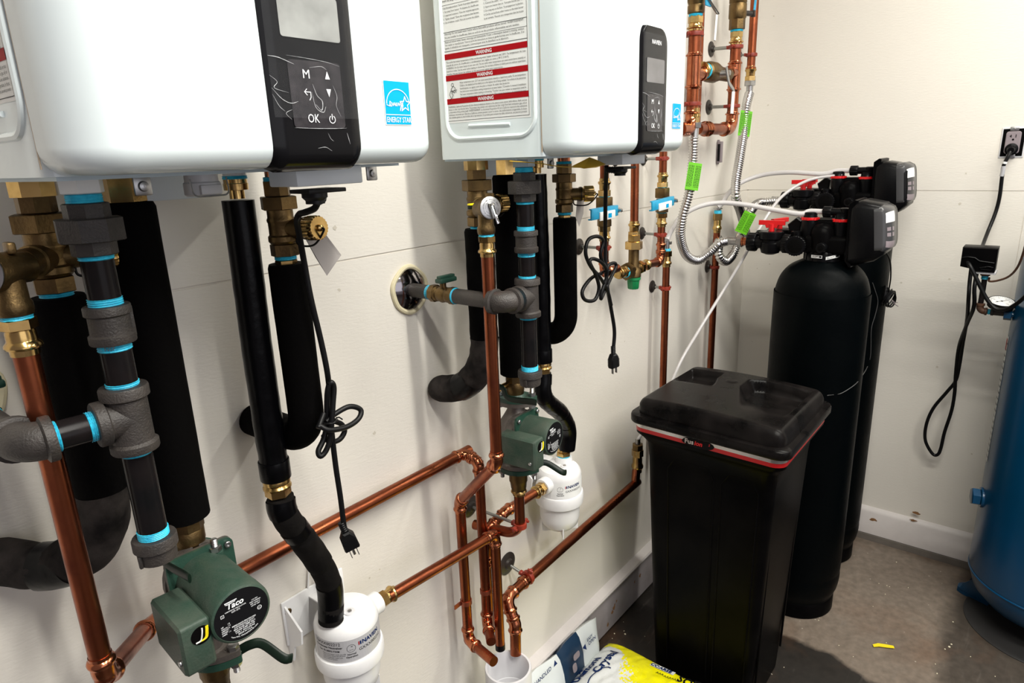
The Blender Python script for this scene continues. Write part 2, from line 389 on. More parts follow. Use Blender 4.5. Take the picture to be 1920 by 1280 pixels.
    rr = N('ShaderNodeMapRange'); rr.inputs['To Min'].default_value = .3; rr.inputs['To Max'].default_value = .65; L(noise(4, 5).outputs['Fac'], rr.inputs['Value']); L(rr.outputs['Result'], b.inputs['Roughness'])
    bu = N('ShaderNodeBump'); bu.inputs['Strength'].default_value = .2; bu.inputs['Distance'].default_value = .002; L(noise(24, 10).outputs['Fac'], bu.inputs['Height']); L(bu.outputs['Normal'], b.inputs['Normal'])
    return m
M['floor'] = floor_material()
M['ceiling'] = mat('ceiling_paint', (.72, .70, .66), .8)
M['trim'] = mat('painted_board', (.64, .60, .58), .5, var=.1, vscale=9, bump=.2, bscale=60)
M['trim_dark'] = mat('dark_board', (.34, .31, .32), .55, var=1, vscale=7, var2=(.25, .225, .22), bump=.3, bscale=60, detail=9)  # uneven, darker board colour for the left skirting
M['footing'] = mat('concrete_footing', (.16, .14, .12), .8, bump=.5, bscale=60, var=.3)
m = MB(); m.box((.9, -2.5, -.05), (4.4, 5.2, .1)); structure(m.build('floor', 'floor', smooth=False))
SE = 1.537                                     # height of the tongue and groove joint, the same on both walls
m = MB()                                       # wall behind the heaters: panels above and below the joint
m.box((.9, .05, SE/2-.001), (4.4, .1, SE-.002)); m.box((.9, .05, (SE+3)/2+.001), (4.4, .1, 3-SE-.002)); m.box((.9, .053, SE), (4.4, .1, .01))
wl = structure(m.build('wall_left', 'wall', smooth=False))
m = MB()
sy = -1.005                                    # upright joint between two sheets of the back wall
for (z0, z1) in ((.0, SE-.0015), (SE+.0015, 3)):
    for (y0, y1) in ((-5.0, sy-.0012), (sy+.0012, 0)):
        m.box((XB+.05, (y0+y1)/2, (z0+z1)/2), (.1, y1-y0, z1-z0))
m.box((XB+.053, -2.5, 1.5), (.1, 5.0, 3.0))
wb = structure(m.build('wall_back', 'wall', smooth=False))
m = MB(); m.box((.9, -2.5, 3.05), (4.4, 5.2, .1)); structure(m.build('ceiling', 'ceiling', smooth=False))
# skirting boards
m = MB(); m.prism([(0, .02), (-.022, .02), (-.022, .165), (-.012, .185), (0, .19)], (-1.3, 0, 0), (0, 1, 0), (0, 0, 1), (1, 0, 0), XB+1.3)
structure(m.build('baseboard_left', 'trim_dark'))
m = MB(); m.prism([(0, .178), (-.032, .178), (-.034, .186), (-.030, .192), (0, .2)], (-1.3, 0, 0), (0, 1, 0), (0, 0, 1), (1, 0, 0), XB+1.3); structure(m.build('trim_1', 'trim'))
m = MB(); m.prism([(0, .03), (-.02, .03), (-.02, .135), (-.010, .15), (0, .155)], (XB, -5, 0), (1, 0, 0), (0, 0, 1), (0, 1, 0), 4.96); structure(m.build('baseboard_back', 'trim'))
m = MB(); m.box((XB-.012, -2.5, .014), (.03, 4.96, .028)); structure(m.build('trim_2', 'footing', smooth=False))
# dents, screw holes and rust marks in the paint
m = MB()
def dab(px, py, r, k, back=False, mi=0, st=1):
    q = P(px, py, x=XB-.0006) if back else P(px, py, y=-.0006); n = 9; v = []
    for i in range(n):
        a = 2*PI*i/n; rr = r*random.uniform(.6, 1.15); du, dv = math.cos(a)*rr*st, math.sin(a)*rr
        v.append((q.x, q.y+du, q.z+dv) if back else (q.x+du, q.y, q.z+dv))
    k.add(v, [tuple(range(n))], mi)
for a in ((628, 427, .006), (636, 543, .004), (702, 812, .005), (545, 480, .002), (693, 1083, .003), (712, 1067, .002), (1305, 340, .003), (1107, 625, .003), (1171, 640, .003)): dab(*a, m)
m.build('paint_dents', ['dent'], wl, smooth=False)
m = MB()
for a in ((1811, 325, .004), (1800, 382, .005), (1780, 523, .005), (1757, 688, .005), (1822, 851, .004), (1443, 495, .004), (1420, 503, .003), (1410, 640, .003), (1451, 30, .003), (1440, 197, .004), (1690, 530, .004)): dab(*a, m, True)
m.build('paint_dents', ['dent'], wb, smooth=False)
M['rust'] = mat('rust_mark', (.30, .15, .06), .8, var=.5, vscale=90)
m = MB()
for px, py, r, st in ((1716, 961, .012, 1.6), (1637, 974, .013, 1.4), (1712, 975, .009, 1.8)):
    q = P(px, py, x=XB-.0204); v = []
    for i in range(12): a = 2*PI*i/12; rr = r*random.uniform(.5, 1.1); v.append((q.x, q.y+math.cos(a)*rr*st, q.z+math.sin(a)*rr*.6))
    m.add(v, [tuple(range(12))])
for px, py, r in ((1152, 1138, .011), (1148, 1148, .008), (1140, 1170, .008), (1156, 1126, .006), (1200, 1078, .008), (1190, 1090, .005)):
    q = P(px, py, y=-.0224); v = []
    for i in range(12): a = 2*PI*i/12; rr = r*random.uniform(.4, 1.2); v.append((q.x+math.cos(a)*rr, q.y, q.z+math.sin(a)*rr*1.3))
    m.add(v, [tuple(range(12))])
m.build('rust_marks', 'rust', wb, smooth=False)
# ------------------------------------------------------------------ wall-hung water heaters
HW, HZ0, HZ1 = .44, 1.722, 2.42
HYF, HYS, HYB = -.442, -.362, -.106           # front plane, side seam, back of the casing
def cover_ring(x0, s, R=.055, k=8):           # open outline of the wrap-around front cover, inset by s
    xl, xr, yf = x0-.0015+s, x0+HW+.0015-s, HYF+s; r = max(R-s, .004); out = [(xl, HYS)]
    for i in range(k+1): a = PI+i/k*PI/2; out.append((xl+r+r*math.cos(a), yf+r+r*math.sin(a)))
    mid = 9
    for i in range(1, mid): t = i/mid; out.append((xl+r+(xr-xl-2*r)*t, yf-.004*math.sin(PI*t)))
    for i in range(k+1): a = -PI/2+i/k*PI/2; out.append((xr-r+r*math.cos(a), yf+r+r*math.sin(a)))
    out.append((xr, HYS)); return out
def V(*a): return Vector(a)
Z = Vector((0, 0, 1))
def front_y(u): t = min(1, max(0, (u-.055)/(HW-.11))); return HYF-.004*math.sin(PI*t)
WARN = [
 (.0, 'Vapors from flammable liquids will explode and catch fire causing death or severe burns.'),
 (.0, 'Do not use or store flammable products such as gasoline, solvents or adhesives in the same room or'),
 (.0, 'near the water heater. *Les vapeurs de liquides inflammables peuvent exploser et prendre feu causant la'),
 (.0, 'mort ou de graves brulures. Ne pas utiliser ni stocker des produits inflammables')]
def make_heater(x0, label, first):
    t = thing('water_heater', label, 'water heater', (x0+HW/2, -.1, HZ0), 'wall-hung water heaters')
    m = MB(); m.prism(rrect(HW, HYS-HYB+0, .012, cx=x0+HW/2, cy=(HYS+HYB)/2) if 0 else rrect(HW, abs(HYS-HYB), .012, cx=x0+HW/2, cy=(HYS+HYB)/2), (0, 0, HZ0), (1, 0, 0), (0, 1, 0), (0, 0, 1), HZ1-HZ0)
    du = -.008 if first else .001
    casing = m.build('casing', ['enamel'], t)
    # raised bead round the label field on the left side, and the short pull below the label
    m = MB(); yc, zc = (-.352-.128)/2, 2.07
    loop = [(x0, yc+a, zc+b) for a, b in rrect(.216, .62, .035, 8)]
    m.tube(loop, .0045, 8, closed=True); m.tube([(x0-.001, -.19, 1.783), (x0-.001, -.29, 1.781)], .003, 8)
    m.build('side_bead', 'enamel', casing)
    # front cover
    m = MB(); rings = []
    R = .024
    for i in range(7):
        a = i/6*PI/2; rings.append((R*(1-math.sin(a)), HZ0+R*(1-math.cos(a))))
    rings.append((0, HZ1))
    v = []; n = None
    for s, z in rings:
        rg = cover_ring(x0, s); n = len(rg); v += [(a, b, z) for a, b in rg]
    f = [(i*n+k, i*n+k+1, (i+1)*n+k+1, (i+1)*n+k) for i in range(len(rings)-1) for k in range(n-1)]
    f.append(tuple(range(n))); L = len(rings)-1; f.append(tuple(L*n+k for k in range(n)))
    for i in range(len(rings)-1): f.append((i*n, (i+1)*n, (i+1)*n+n-1, i*n+n-1))
    m.add(v, f); cover = m.build('front_cover', 'enamel', t, sharp=50)
    m = MB()
    for xx in (x0-.0008, x0+HW+.0008): m = MB(); m.box((xx, HYS+.0012, (HZ0+HZ1)/2+.002), (.001, .0022, HZ1-HZ0-.01)); m.build('cover_seam', 'enamel_seam', t, smooth=False)
    # control panel strip: rounded top, wraps under the bottom edge
    pz1 = 1.948; u0, u1 = .191, .306
    cols = 14; v = []; f = []; zs = []
    for i in range(7): a = i/6*PI/2; zs.append((R*(1-math.sin(a)), HZ0+R*(1-math.cos(a)), 0))
    for i in range(1, 9): zs.append((0, HZ0+R+(pz1-.03-HZ0-R)*i/8, 0))
    for i in range(1, 6): a = i/5*PI/2; zs.append((0, pz1-.03+.03*math.sin(a), .03*(1-math.cos(a))))
    for s, z, ins in zs:
        for k in range(cols+1):
            w = k/cols; u = (u0+ins*.5)+(u1-u0-ins*1.6)*w; e = min(w, 1-w)*(u1-u0)
            lift = .0045*min(1, e/.006)**.5
            v.append((x0+u+du, front_y(u)+s-lift, z-(lift if s > 0 else 0)))
    n = cols+1; f = [(i*n+k, i*n+k+1, (i+1)*n+k+1, (i+1)*n+k) for i in range(len(zs)-1) for k in range(cols)]
    m = MB(); m.add(v, f); panel = m.build('control_panel', 'panel_black', t, sharp=60)
    def F(lift=.0055): return lambda u, z: Vector((x0+u+du, front_y(u)-lift, z))
    fn = F()
    m = MB(); m.add([fn(a, b) for a, b in rrect(.074, .043, .003, cx=.2485, cy=1.8715)], [tuple(range(20))])
    m.build('display', 'screen' if first else 'screen_off', panel, smooth=False)
    m = MB(); m.add([fn(a, b) for a, b in rrect(.066, .067, .004, cx=.2485, cy=1.7955)], [tuple(range(20))]); m.build('keypad', 'keypad', panel, smooth=False)
    fn = F(.0061); m = MB()
    m.text('M', lambda x, y: fn(.2315+x, 1.8115+y), .0125); m.text('OK', lambda x, y: fn(.2325+x, 1.7675+y), .0125, sx=.8)
    m.add([fn(.2600, 1.812), fn(.2660, 1.812), fn(.2630, 1.820)], [(0, 1, 2)]); m.add([fn(.2600, 1.802), fn(.2660, 1.802), fn(.2630, 1.794)], [(0, 1, 2)])
    line2d(m, fn, [(.2375, 1.790), (.2395, 1.793), (.2395, 1.798), (.2325, 1.798)], .0008); line2d(m, fn, [(.235, 1.801), (.2320, 1.798), (.235, 1.795)], .0008)
    ring2d(m, fn, (.2640, 1.771), .0038, .0008, 0, PI*.65, PI*2.35); line2d(m, fn, [(.2640, 1.7765), (.2640, 1.771)], .0009)
    m.build('key_legends', 'print_white', panel, smooth=False)
    if not first:
        m = MB(); m.text('NAVIEN', lambda x, y: fn(.2485+x, 1.918+y), .011, align='CENTER', bold=.01); m.build('maker_lettering', 'print_white', panel, smooth=False)
    # protective film still on the panel, with its creases
    m = MB(); random.seed(5 if first else 8)
    fz = [HZ0+.05+(pz1-.012-HZ0-.05)*i/22 for i in range(23)]
    v = [tuple(F(.0072+.0012*noise.noise((w*9, i*.9, x0*7)))(u0+.002+(u1-u0-.004)*w, z)) for i, z in enumerate(fz) for w in [k/12 for k in range(13)]]
    m.add(v, [(i*13+k, i*13+k+1, (i+1)*13+k+1, (i+1)*13+k) for i in range(22) for k in range(12)])
    m.build('protective_film', 'film', panel, sharp=180)
    m = MB(); fn = F(.0076)
    def crease(pts, r=.0005): q = smooth_path([fn(a, b) for a, b in pts], 5); m.tube(q, [r*.55*(.15+.85*math.sin(PI*(i+.5)/len(q)))*random.uniform(.6, 1.1) for i in range(len(q))], 6)
    crease([(.193, 1.830), (.205, 1.829), (.222, 1.824)], .0007); crease([(.192, 1.812), (.200, 1.806), (.196, 1.800), (.212, 1.796)]); crease([(.193, 1.800), (.203, 1.790), (.213, 1.786), (.222, 1.788)], .0006)
    crease([(.193, 1.794), (.199, 1.783), (.205, 1.778)]); crease([(.214, 1.832), (.235, 1.831), (.262, 1.829), (.279, 1.826)], .0004)
    crease([(.214, 1.762), (.235, 1.7615), (.262, 1.7615), (.281, 1.762)], .0005); crease([(.242, 1.806), (.246, 1.795), (.252, 1.789), (.250, 1.780), (.243, 1.786)], .0009)
    crease([(.240, 1.798), (.243, 1.783), (.252, 1.778), (.256, 1.784)], .0007); crease([(.268, 1.806), (.272, 1.795), (.270, 1.785), (.275, 1.774)], .0004); crease([(.240, 1.822), (.255, 1.824), (.262, 1.821)], .0004)
    crease([(.212, 1.770), (.206, 1.776), (.214, 1.780)], .0004); crease([(.255, 1.757), (.258, 1.751), (.262, 1.748)], .0004); crease([(.240, 1.741), (.250, 1.742), (.258, 1.738)], .0004); crease([(.281, 1.757), (.284, 1.745)], .0005)
    m.build('film_creases', 'crease', panel)
    # energy label
    F = lambda lift=.0055: (lambda u, z: Vector((x0+u+du*.1, front_y(u)-lift, z)))
    fn = F(.0008); eu, ez = .340, 1.7675; ew, eh = .0415, .049
    lab = quad(MB(), fn, eu-.001, ez-.001, eu+ew+.001, ez+eh+.001, 0); fn2 = F(.0012)
    quad(lab, fn2, eu, ez, eu+ew, ez+eh, 1); fn = F(.0017); m = lab
    m.text('ENERGY STAR', lambda x, y: fn(eu+ew/2+x, ez+.0022+y), .0088, 2, 'CENTER', .72)
    quad(m, fn, eu, ez+.0105, eu+ew, ez+.0113, 2)
    line2d(m, fn, [(eu+.0022+(ew-.0044)*(.5-.5*math.cos(PI*i/20)), ez+.0235+.0165*math.sin(PI*i/20)) for i in range(20)], .0010, 2)
    line2d(m, fn, [(eu+.002, ez+.022), (eu+.007, ez+.0205), (eu+.010, ez+.0245), (eu+.0075, ez+.0262), (eu+.0065, ez+.0215), (eu+.010, ez+.0205), (eu+.0125, ez+.0245), (eu+.0128, ez+.021), (eu+.0155, ez+.0248), (eu+.0160, ez+.021), (eu+.019, ez+.0248), (eu+.017, ez+.023), (eu+.0185, ez+.0208), (eu+.0215, ez+.0248), (eu+.0220, ez+.0212), (eu+.0250, ez+.0255), (eu+.0232, ez+.0235), (eu+.0255, ez+.022), (eu+.0265, ez+.026), (eu+.0235, ez+.0155), (eu+.0270, ez+.0225), (eu+.029, ez+.0262), (eu+.0265, ez+.0155)], .0008, 2)
    st = []
    for i in range(11): a = PI/2+i*PI/5; r = .0088 if i % 2 == 0 else .0040; st.append((eu+.0325+r*math.cos(a), ez+.0235+r*math.sin(a)))
    line2d(m, fn, st, .0011, 2)
    m.build('energy_label', ['label_white', 'energy_blue', 'print_white'], cover, smooth=False)
    # warning label on the left side: reads from front-left, u runs from the back of the side to its front
    fx = x0-.0006; U0, U1, Z0, Z1 = -.1355, -.3345, 1.794, 2.34
    W = U0-U1
    def S(l=.0): return lambda u, z: Vector((fx-l, U0-u, z))
    lb = MB(); quad(lb, S(0), -.002, Z0-.004, W+.003, Z1, 0)
    fr = S(.0006); line2d(lb, fr, [(0, Z1), (0, Z0), (W, Z0), (W, Z1)], .0007, 1)
    ft = S(.0010)
    def lines(z, txts, size=.0052, x=.006, lead=.0058, width=None, bold=0):
        for s_ in txts:
            vv, _ = text_geo(s_, size, 'LEFT', 1, bold); w0 = max(p[0] for p in vv); sx = (width or (W-.012))/w0 if width is not None or w0 > W-.012 else 1
            lb.text(s_, lambda a, b: ft(x+a, z+b), size, 1, sx=min(sx, 1), bold=bold); z -= lead
        return z
    def bar(z0, z1, txt='WARNING'):
        quad(lb, fr, 0, z0, W, z1, 2); vv, _ = text_geo(txt, .0088, 'CENTER', .9, .02)
        lb.text(txt, lambda a, b: ft(W/2+a, z0+.0018+b), .0088, 3, 'CENTER', .9, .02)
    bar(1.9045, 1.9145); bar(1.8665, 1.8765); bar(1.8245, 1.8345)
    lines(1.818, ['WARNING: California Proposition 65 lists chemical substances known to the state to cause cancer, birth defects, death, serious', 'illness or other reproductive harm. This product may contain such substances, be their origin from fuel combustion (gas, oil) or',
        'components of the product itself. *AVERTISSEMENT: Le document Proposition 65 de la Californie repertorie des substances', 'chimiques reconnues par l Etat de la Californie comme pouvant causer le cancer, des malformations congenitales, le deces,', 'des maladies graves ou des troubles de la reproduction. Ce produit peut contenir de telles substances, qui peuvent provenir'], .0046, .004, .0048, W-.008)
    lines(1.860, ['Water temperature over 125 F can cause severe burns instantly or death from scalds. *Si une temperature', 'Children, the disabled and the elderly are at the highest risk of being scalded. *Les enfants et les personnes', 'handicapees ou agees sont les plus a risque de subir des brulures.', 'See instruction manual before setting temperature at water heater. *Consulter le manuel d installation',
        'Feel water temperature before bathing or showering. *Toucher l eau pour evaluer sa temperature avant le', 'Temperature limiting valves are available, see manual. *Des vannes de limitation de temperature sont'], .0046, .036, .0053, W-.041)
    lb.text('HOT', lambda a, b: ft(.014+a, 1.8445+b), .0075, 1, bold=.02, sx=.85)
    line2d(lb, ft, [(.012, 1.836), (.008, 1.842), (.012, 1.849), (.016, 1.847), (.013, 1.852), (.019, 1.857), (.024, 1.853), (.022, 1.848)], .0009, 1); line2d(lb, ft, [(.008, 1.832), (.014, 1.836), (.018, 1.841), (.014, 1.844)], .0009, 1); ring2d(lb, ft, (.017, 1.859), .003, .0008, 1, n=10)
    lines(1.898, ['The outlet hot water temperature of this condensing water heater is factory set 120 F. *La temperature de l eau', 'chaude de sortie du chauffe-eau a condensation est reglee en usine a 49 C (120 F).', 'WARNING: Use the water heater at your own risk. The set outlet water temperature can cause severe burns instantly or', 'death from scalds. Test the water before bathing or showering. Do not leave children or elderly persons without supervision.',
        'douche. Ne pas laisser les enfants ou les personnes agees sans supervision.'], .0046, .004, .0052, W-.008)
    line2d(lb, fr, [(0, 1.952), (W, 1.952), (W, 1.919), (0, 1.919), (0, 1.952)], .0008, 1); line2d(lb, fr, [(0, 1.938), (W, 1.938)], .0006, 1)
    lines(1.9475, ['Warning: Do not install water heater where flammable products will be stored. *AVERTISSEMENT:', 'Ne pas installer le chauffe-eau dans un endroit ou des produits inflammables seront stockes.'], .0048, .004, .0060, W-.010)
    lines(1.9335, ['Read and follow water heater warnings and instructions. If user s information manual is missing, contact', 'the retailer or manufacturer. *Lire et suivre les instructions et mises en garde fournies avec le chauffe-eau. Si le', 'guide d utilisation est manquant, communiquer avec le detaillant ou le fabricant.'], .0048, .004, .0052, W-.010)
    lines(1.992, ['Keep flammable products: *Garder les produits inflammables:', '1. Far away from heater. *A distance du chauffe-eau.', '2. In approved containers. *Dans des recipients approuves.', '3. Tightly closed. *Dans des recipients bien fermes.', '4. Out of children s reach. *Hors de la portee des enfants.'], .0046, .003, .0062, W/2-.01)
    lines(1.992, ['Vapors: *Les vapeurs:', '1. Cannot be seen. *Sont invisibles.', '2. Vapors are heavier than air. *Sont plus lourdes que l air.', '3. Go a long way on the floor. *Se propagent sur le plancher.', '4. Can be carried from other rooms to the main burner', 'by air currents. *Peuvent etre transportees dans les locaux'], .0046, W/2+.004, .0062, W/2-.01)
    line2d(lb, fr, [(0, 1.9985), (W, 1.9985)], .0006, 1)
    lines(2.022, [a[1] for a in WARN], .0052, .003, .0060, W-.006, .01)
    lb.build('warning_label', ['label_white', 'print_black', 'print_red', 'print_white'], casing, smooth=False)
    # underside: sheet bottom, junction box, lugs and the pale mounting strip at the wall
    m = MB(); m.box((x0+HW/2, (HYS+HYB)/2, HZ0-.002), (HW-.02, .25, .004)); m.build('bottom_plate', 'bottom', t)
    m = MB(); m.box((x0+.299, -.35, HZ0-.012), (.098, .06, .022), bev=.002); m.build('junction_box', 'lightblue', t)
    m = MB(); m.box((x0+.27, -.03, HZ0-.012), (.12, .006, .062), bev=.002)
    for dx in (.23, .31): m.box((x0+dx, -.055, HZ0+.012), (.03, .11, .012), bev=.002)
    m.build('mounting_bracket', 'lightblue', t)
    if first:
        q = P(380, 352, y=-.22); m = MB(); m.lathe((q.x, q.y, 1.690), Z, [(.020, 0), (.0225, .002), (.0225, .016), (.0205, .018), (.0205, .034)], 28); m.box((q.x, q.y-.021, 1.698), (.028, .006, .012), bev=.0015); cap_ = m.build('trap_cap', 'pvc', t)
        m = MB(); m.tube(fillet([V(q.x-.024, q.y-.018, 1.712), V(q.x-.024, q.y-.022, 1.690), V(q.x+.024, q.y-.022, 1.690), V(q.x+.024, q.y-.018, 1.712)], .008, 4), .0011, 6); m.build('wire_bail', 'steel', cap_)
    for dx in (.109, .437-.008): 
        m = MB(); yy = -.30
        m.box((x0+dx, yy, HZ0-.012), (.019, .004, .024), bev=.0018); m.box((x0+dx, yy+.02, HZ0-.002), (.030, .04, .004))
        lug = m.build('mounting_lug', 'steel', t)
        m = MB(); m.lathe((x0+dx, yy-.002, HZ0-.014), (0, -1, 0), [(.0055, 0), (.0058, .001), (.005, .0035), (.002, .0042)], 16); m.hexa((x0+dx, yy-.0058, HZ0-.014), (0, -1, 0), .0016, .001, n=4); m.build('screw', 'steel', lug)
    return t
M['film'] = mat('clear_film', (.7, .72, .75), .06, alpha=.02, spec=.3, bump=.5, bscale=55)
M['crease'] = mat('film_crease', (.75, .77, .8), .2, alpha=.55)
make_heater(.216, 'white wall-hung water heater with lit-free grey display, at left', True)['label'] = 'white wall-hung water heater at left, nearest, with large keypad reading M and OK'
make_heater(.984, '', False)['label'] = 'white wall-hung water heater on the right whose side carries the red WARNING label'
# ------------------------------------------------------------------ pipe fittings
Z = Vector((0, 0, 1)); X_ = Vector((1, 0, 0)); Y_ = Vector((0, 1, 0))
SH = .766                                      # second heater's pipework stands this far along the wall
def V(*a): return Vector(a)
def press(mb, o, d, r, L, m=0, hexl=.35, hr=1.42):
    """adapter: hex next to the thread, waist, then the bead of the pressed socket"""
    h = L*hexl
    mb.hexa(o, d, r*hr, h, m, ph=.2)
    o2 = Vector(o)+Vector(d).normalized()*h; q = L-h
    mb.lathe(o2, d, [(r*1.05, -.001), (r*1.16, q*.12), (r*1.16, q*.42), (r*1.22, q*.46), (r*1.42, q*.56), (r*1.46, q*.66), (r*1.36, q*.74), (r*1.14, q*.78), (r*1.12, q), (r*1.0, q+.0003)], 24, m)
def bead(mb, o, d, r, m=0, w=.008):             # bead ring of a pressed copper socket at o, socket opening towards d
    mb.lathe(Vector(o)-Vector(d).normalized()*w*.8, d, [(r*1.08, -w*.6), (r*1.12, 0), (r*1.30, w*.45), (r*1.34, w*.8), (r*1.24, w*1.2), (r*1.08, w*1.4), (r*1.07, w*2), (r*.98, w*2.02)], 24, m)
def seal(mb, o, d, r, L, m=0):
    pf = [(r*.9, 0)]; n = max(2, int(L/.0022))
    for i in range(n): pf += [(r*1.0, (i+.2)/n*L), (r*1.06, (i+.6)/n*L)]
    pf.append((r*.9, L)); mb.lathe(o, d, pf, 20, m)
def copper_run(name, pts, r, label, parts=None, bend=.034, parent=None, group=None, clips=()):
    """pressed copper: straight lengths, elbows with a bead at each socket; every length and elbow is a part"""
    pts = [Vector(p) for p in pts]; t = parent or thing(name, label, 'copper pipe', pts[0], group)
    rr = bend
    for i in range(len(pts)-1):
        MB().cyl(pts[i], pts[i+1] if i == len(pts)-2 else pts[i+1], r, 22).build('pipe_length', 'copper', t)
    for i in range(1, len(pts)-1):
        a, b, c = pts[i-1], pts[i], pts[i+1]; u = (a-b).normalized(); v = (c-b).normalized(); ang = u.angle(v)
        if ang > PI-.05: continue
        tl = rr/math.tan(ang/2); tl = min(tl, rr*1.6); ext = r*1.0
        p0, p1 = b+u*(tl+ext), b+v*(tl+ext)
        mb = MB(); mb.tube(fillet([p0, b, p1], rr, 8), r*1.13, 22)
        bead(mb, p0-u*.003, u, r); bead(mb, p1-v*.003, v, r); mb.build('elbow', 'copper_bright', t)
    return t
def nut_union(mb, x, y, z, r, m=0): pass
def isolation_valve(name, c, zs, port, label, capdir, caplen=.03, group=None, tagp=True, r=.020, cap=True):
    """brass service valve with union nut on top; zs = (top, nut top, nut bottom, body bottom, hex bottom)"""
    x, y = c; zt, z1, z2, z3, z4 = zs
    t = thing(name, label, 'valve', (x, y, z4), group)
    m = MB(); m.hexa((x, y, z1), (0, 0, 1), r*1.02, (zt-z1)*.8, n=8); m.lathe((x, y, z1+(zt-z1)*.75), Z, [(r*.8, 0), (r*.8, (zt-z1)*.3)], 20); m.build('tailpiece', 'bronze', t)
    m = MB(); m.hexa((x, y, z2), Z, r*1.52, z1-z2, ph=.1, ch=.06); m.build('union_nut', 'bronze', t)
    m = MB(); L = z2-z3; rb = r*1.06
    m.lathe((x, y, z3), Z, [(rb*.95, 0), (rb*1.12, L*.08), (rb*1.12, L*.22), (rb, L*.27), (rb, L*.62), (rb*1.06, L*.66), (rb*1.06, L*.72), (rb*.98, L*.78), (rb*.98, L)], 28)
    zp = z3+L*.44; d = Vector(port).normalized()
    m.lathe((x, y, zp), d, [(r*.8, 0), (r*.8, r*1.9), (r*.9, r*1.95), (r*.9, r*2.3)], 20); m.build('body', 'bronze', t)
    m = MB(); m.hexa((x, y, z4), Z, r*1.15, z3-z4, ph=.3); m.build('lower_hex', 'bronze', t)
    m = MB(); seal(m, (x, y, z4-.006), Z, r*.86, .007); m.build('thread_sealant', 'sealant', t)
    if cap:
        e = Vector((x, y, zp))+d*r*2.05; m = MB(); cd = Vector(capdir).normalized()
        pf = [(r*.78, 0), (r*.92, .001)]; 
        m.lathe(e, cd, [(r*.7, -.004), (r*.7, .003), (r*.86, .004), (r*.86, .007), (r*.72, .008), (r*.72, .011)], 24); m.build('port_neck', 'brass', t)
        m = MB(); k = 22; o = e+cd*.009; a, b, cdn = frame(cd)
        v = []; n = 44
        for tt, ra in ((0, .93), (.001, 1.0), (caplen-.012, 1.0), (caplen-.010, .93)):
            for i in range(n): w = 2*PI*i/n; q = r*ra*(1 if i % 2 else .93); v.append(o+cdn*tt+a*math.cos(w)*q+b*math.sin(w)*q)
        f = [(j*n+i, j*n+(i+1) % n, (j+1)*n+(i+1) % n, (j+1)*n+i) for j in range(3) for i in range(n)]; f += [tuple(range(n))[::-1], tuple(3*n+i for i in range(n))]
        m.add(v, f); m.lathe(o+cdn*(caplen-.010), cdn, [(r*.3, 0), (r*.28, .004), (r*.12, .006)], 12); cp = m.build('port_cap', 'brass', t)
        m = MB(); q0 = o+cdn*(caplen-.007); q1 = Vector((x, y, zp))+d*r*1.2-Z*r*.7
        s1 = (q1-q0); m.tube(smooth_path([q0, q0+cdn*.006-Z*.004, q0+s1*.4-Z*.020+cdn*.004, q1-Z*.012+cdn*.004, q1, q1+Z*.01], 6), .0016, 8); m.torus(e+cd*.002, cd, r*.84, .0017, 20, 6); m.build('cap_strap', 'cord', cp)
    return t
def foam_pipe(name, label, pts, r, bend=.05, mats='foam', wrinkle=0, tapes=(), group=None, seed=0, steps=.006):
    path = resample(fillet(pts, bend, 12), steps)
    path.append(Vector(pts[-1])) if (path[-1]-Vector(pts[-1])).length > 1e-4 else None
    def rad(i, w):
        p = path[min(i, len(path)-1)]; k = 1+.012*noise.noise((p.x*30+seed, p.z*22, w))
        if wrinkle:
            # bent part: folds
            j0, j1 = max(0, i-5), min(len(path)-1, i+5); a = (path[min(j1, len(path)-1)]-path[i]); b = (path[i]-path[j0])
            c = a.angle(b) if a.length > 1e-6 and b.length > 1e-6 else 0
            k += wrinkle*min(1, c*1.6+.15)*(noise.noise((p.x*38+seed, p.y*38, p.z*38+w*.8))*.9)
        return r*k
    t = thing(name, label, 'insulated pipe', pts[0], group)
    m = MB(); n = len(path)
    m.tube(path, [(lambda i, w: rad(i, w)) if 0 < i < n-1 else (lambda i, w: rad(i, w)*.93) for i in range(n)], 26)
    if wrinkle > .1:
        i0 = next(i for i in range(3, n-3) if (path[i+2]-path[i]).angle(path[i]-path[i-2]) > .02)
        m = MB(); m.tube(path[:i0+1], [(lambda i, w: rad(i, w)) if i else (lambda i, w: rad(i, w)*.93) for i in range(i0+1)], 26)
        m2 = MB(); m2.tube(path[i0:], [(lambda i, w: rad(i+i0, w)*1.03*(1 if i < n-i0-5 else (.97, .93, .86, .74, .55)[min(4, max(0, i-(n-i0-5)))])) for i in range(n-i0)], 40); m2.build('wrinkled_bend', 'foam_grey', t)
    b = m.build('foam_sleeve', mats, t)
    return t, path
GRP_V = 'brass service valves under the heaters'
YH, YC, YR, YG, YD = -.162, -.168, -.166, -.275, -.124      # hot, cold, recirculation, gas, condensate distances
XH, XC, XR, XG, XD, XV = .262, .566, .357, .274, .523, .200; YV = -.236

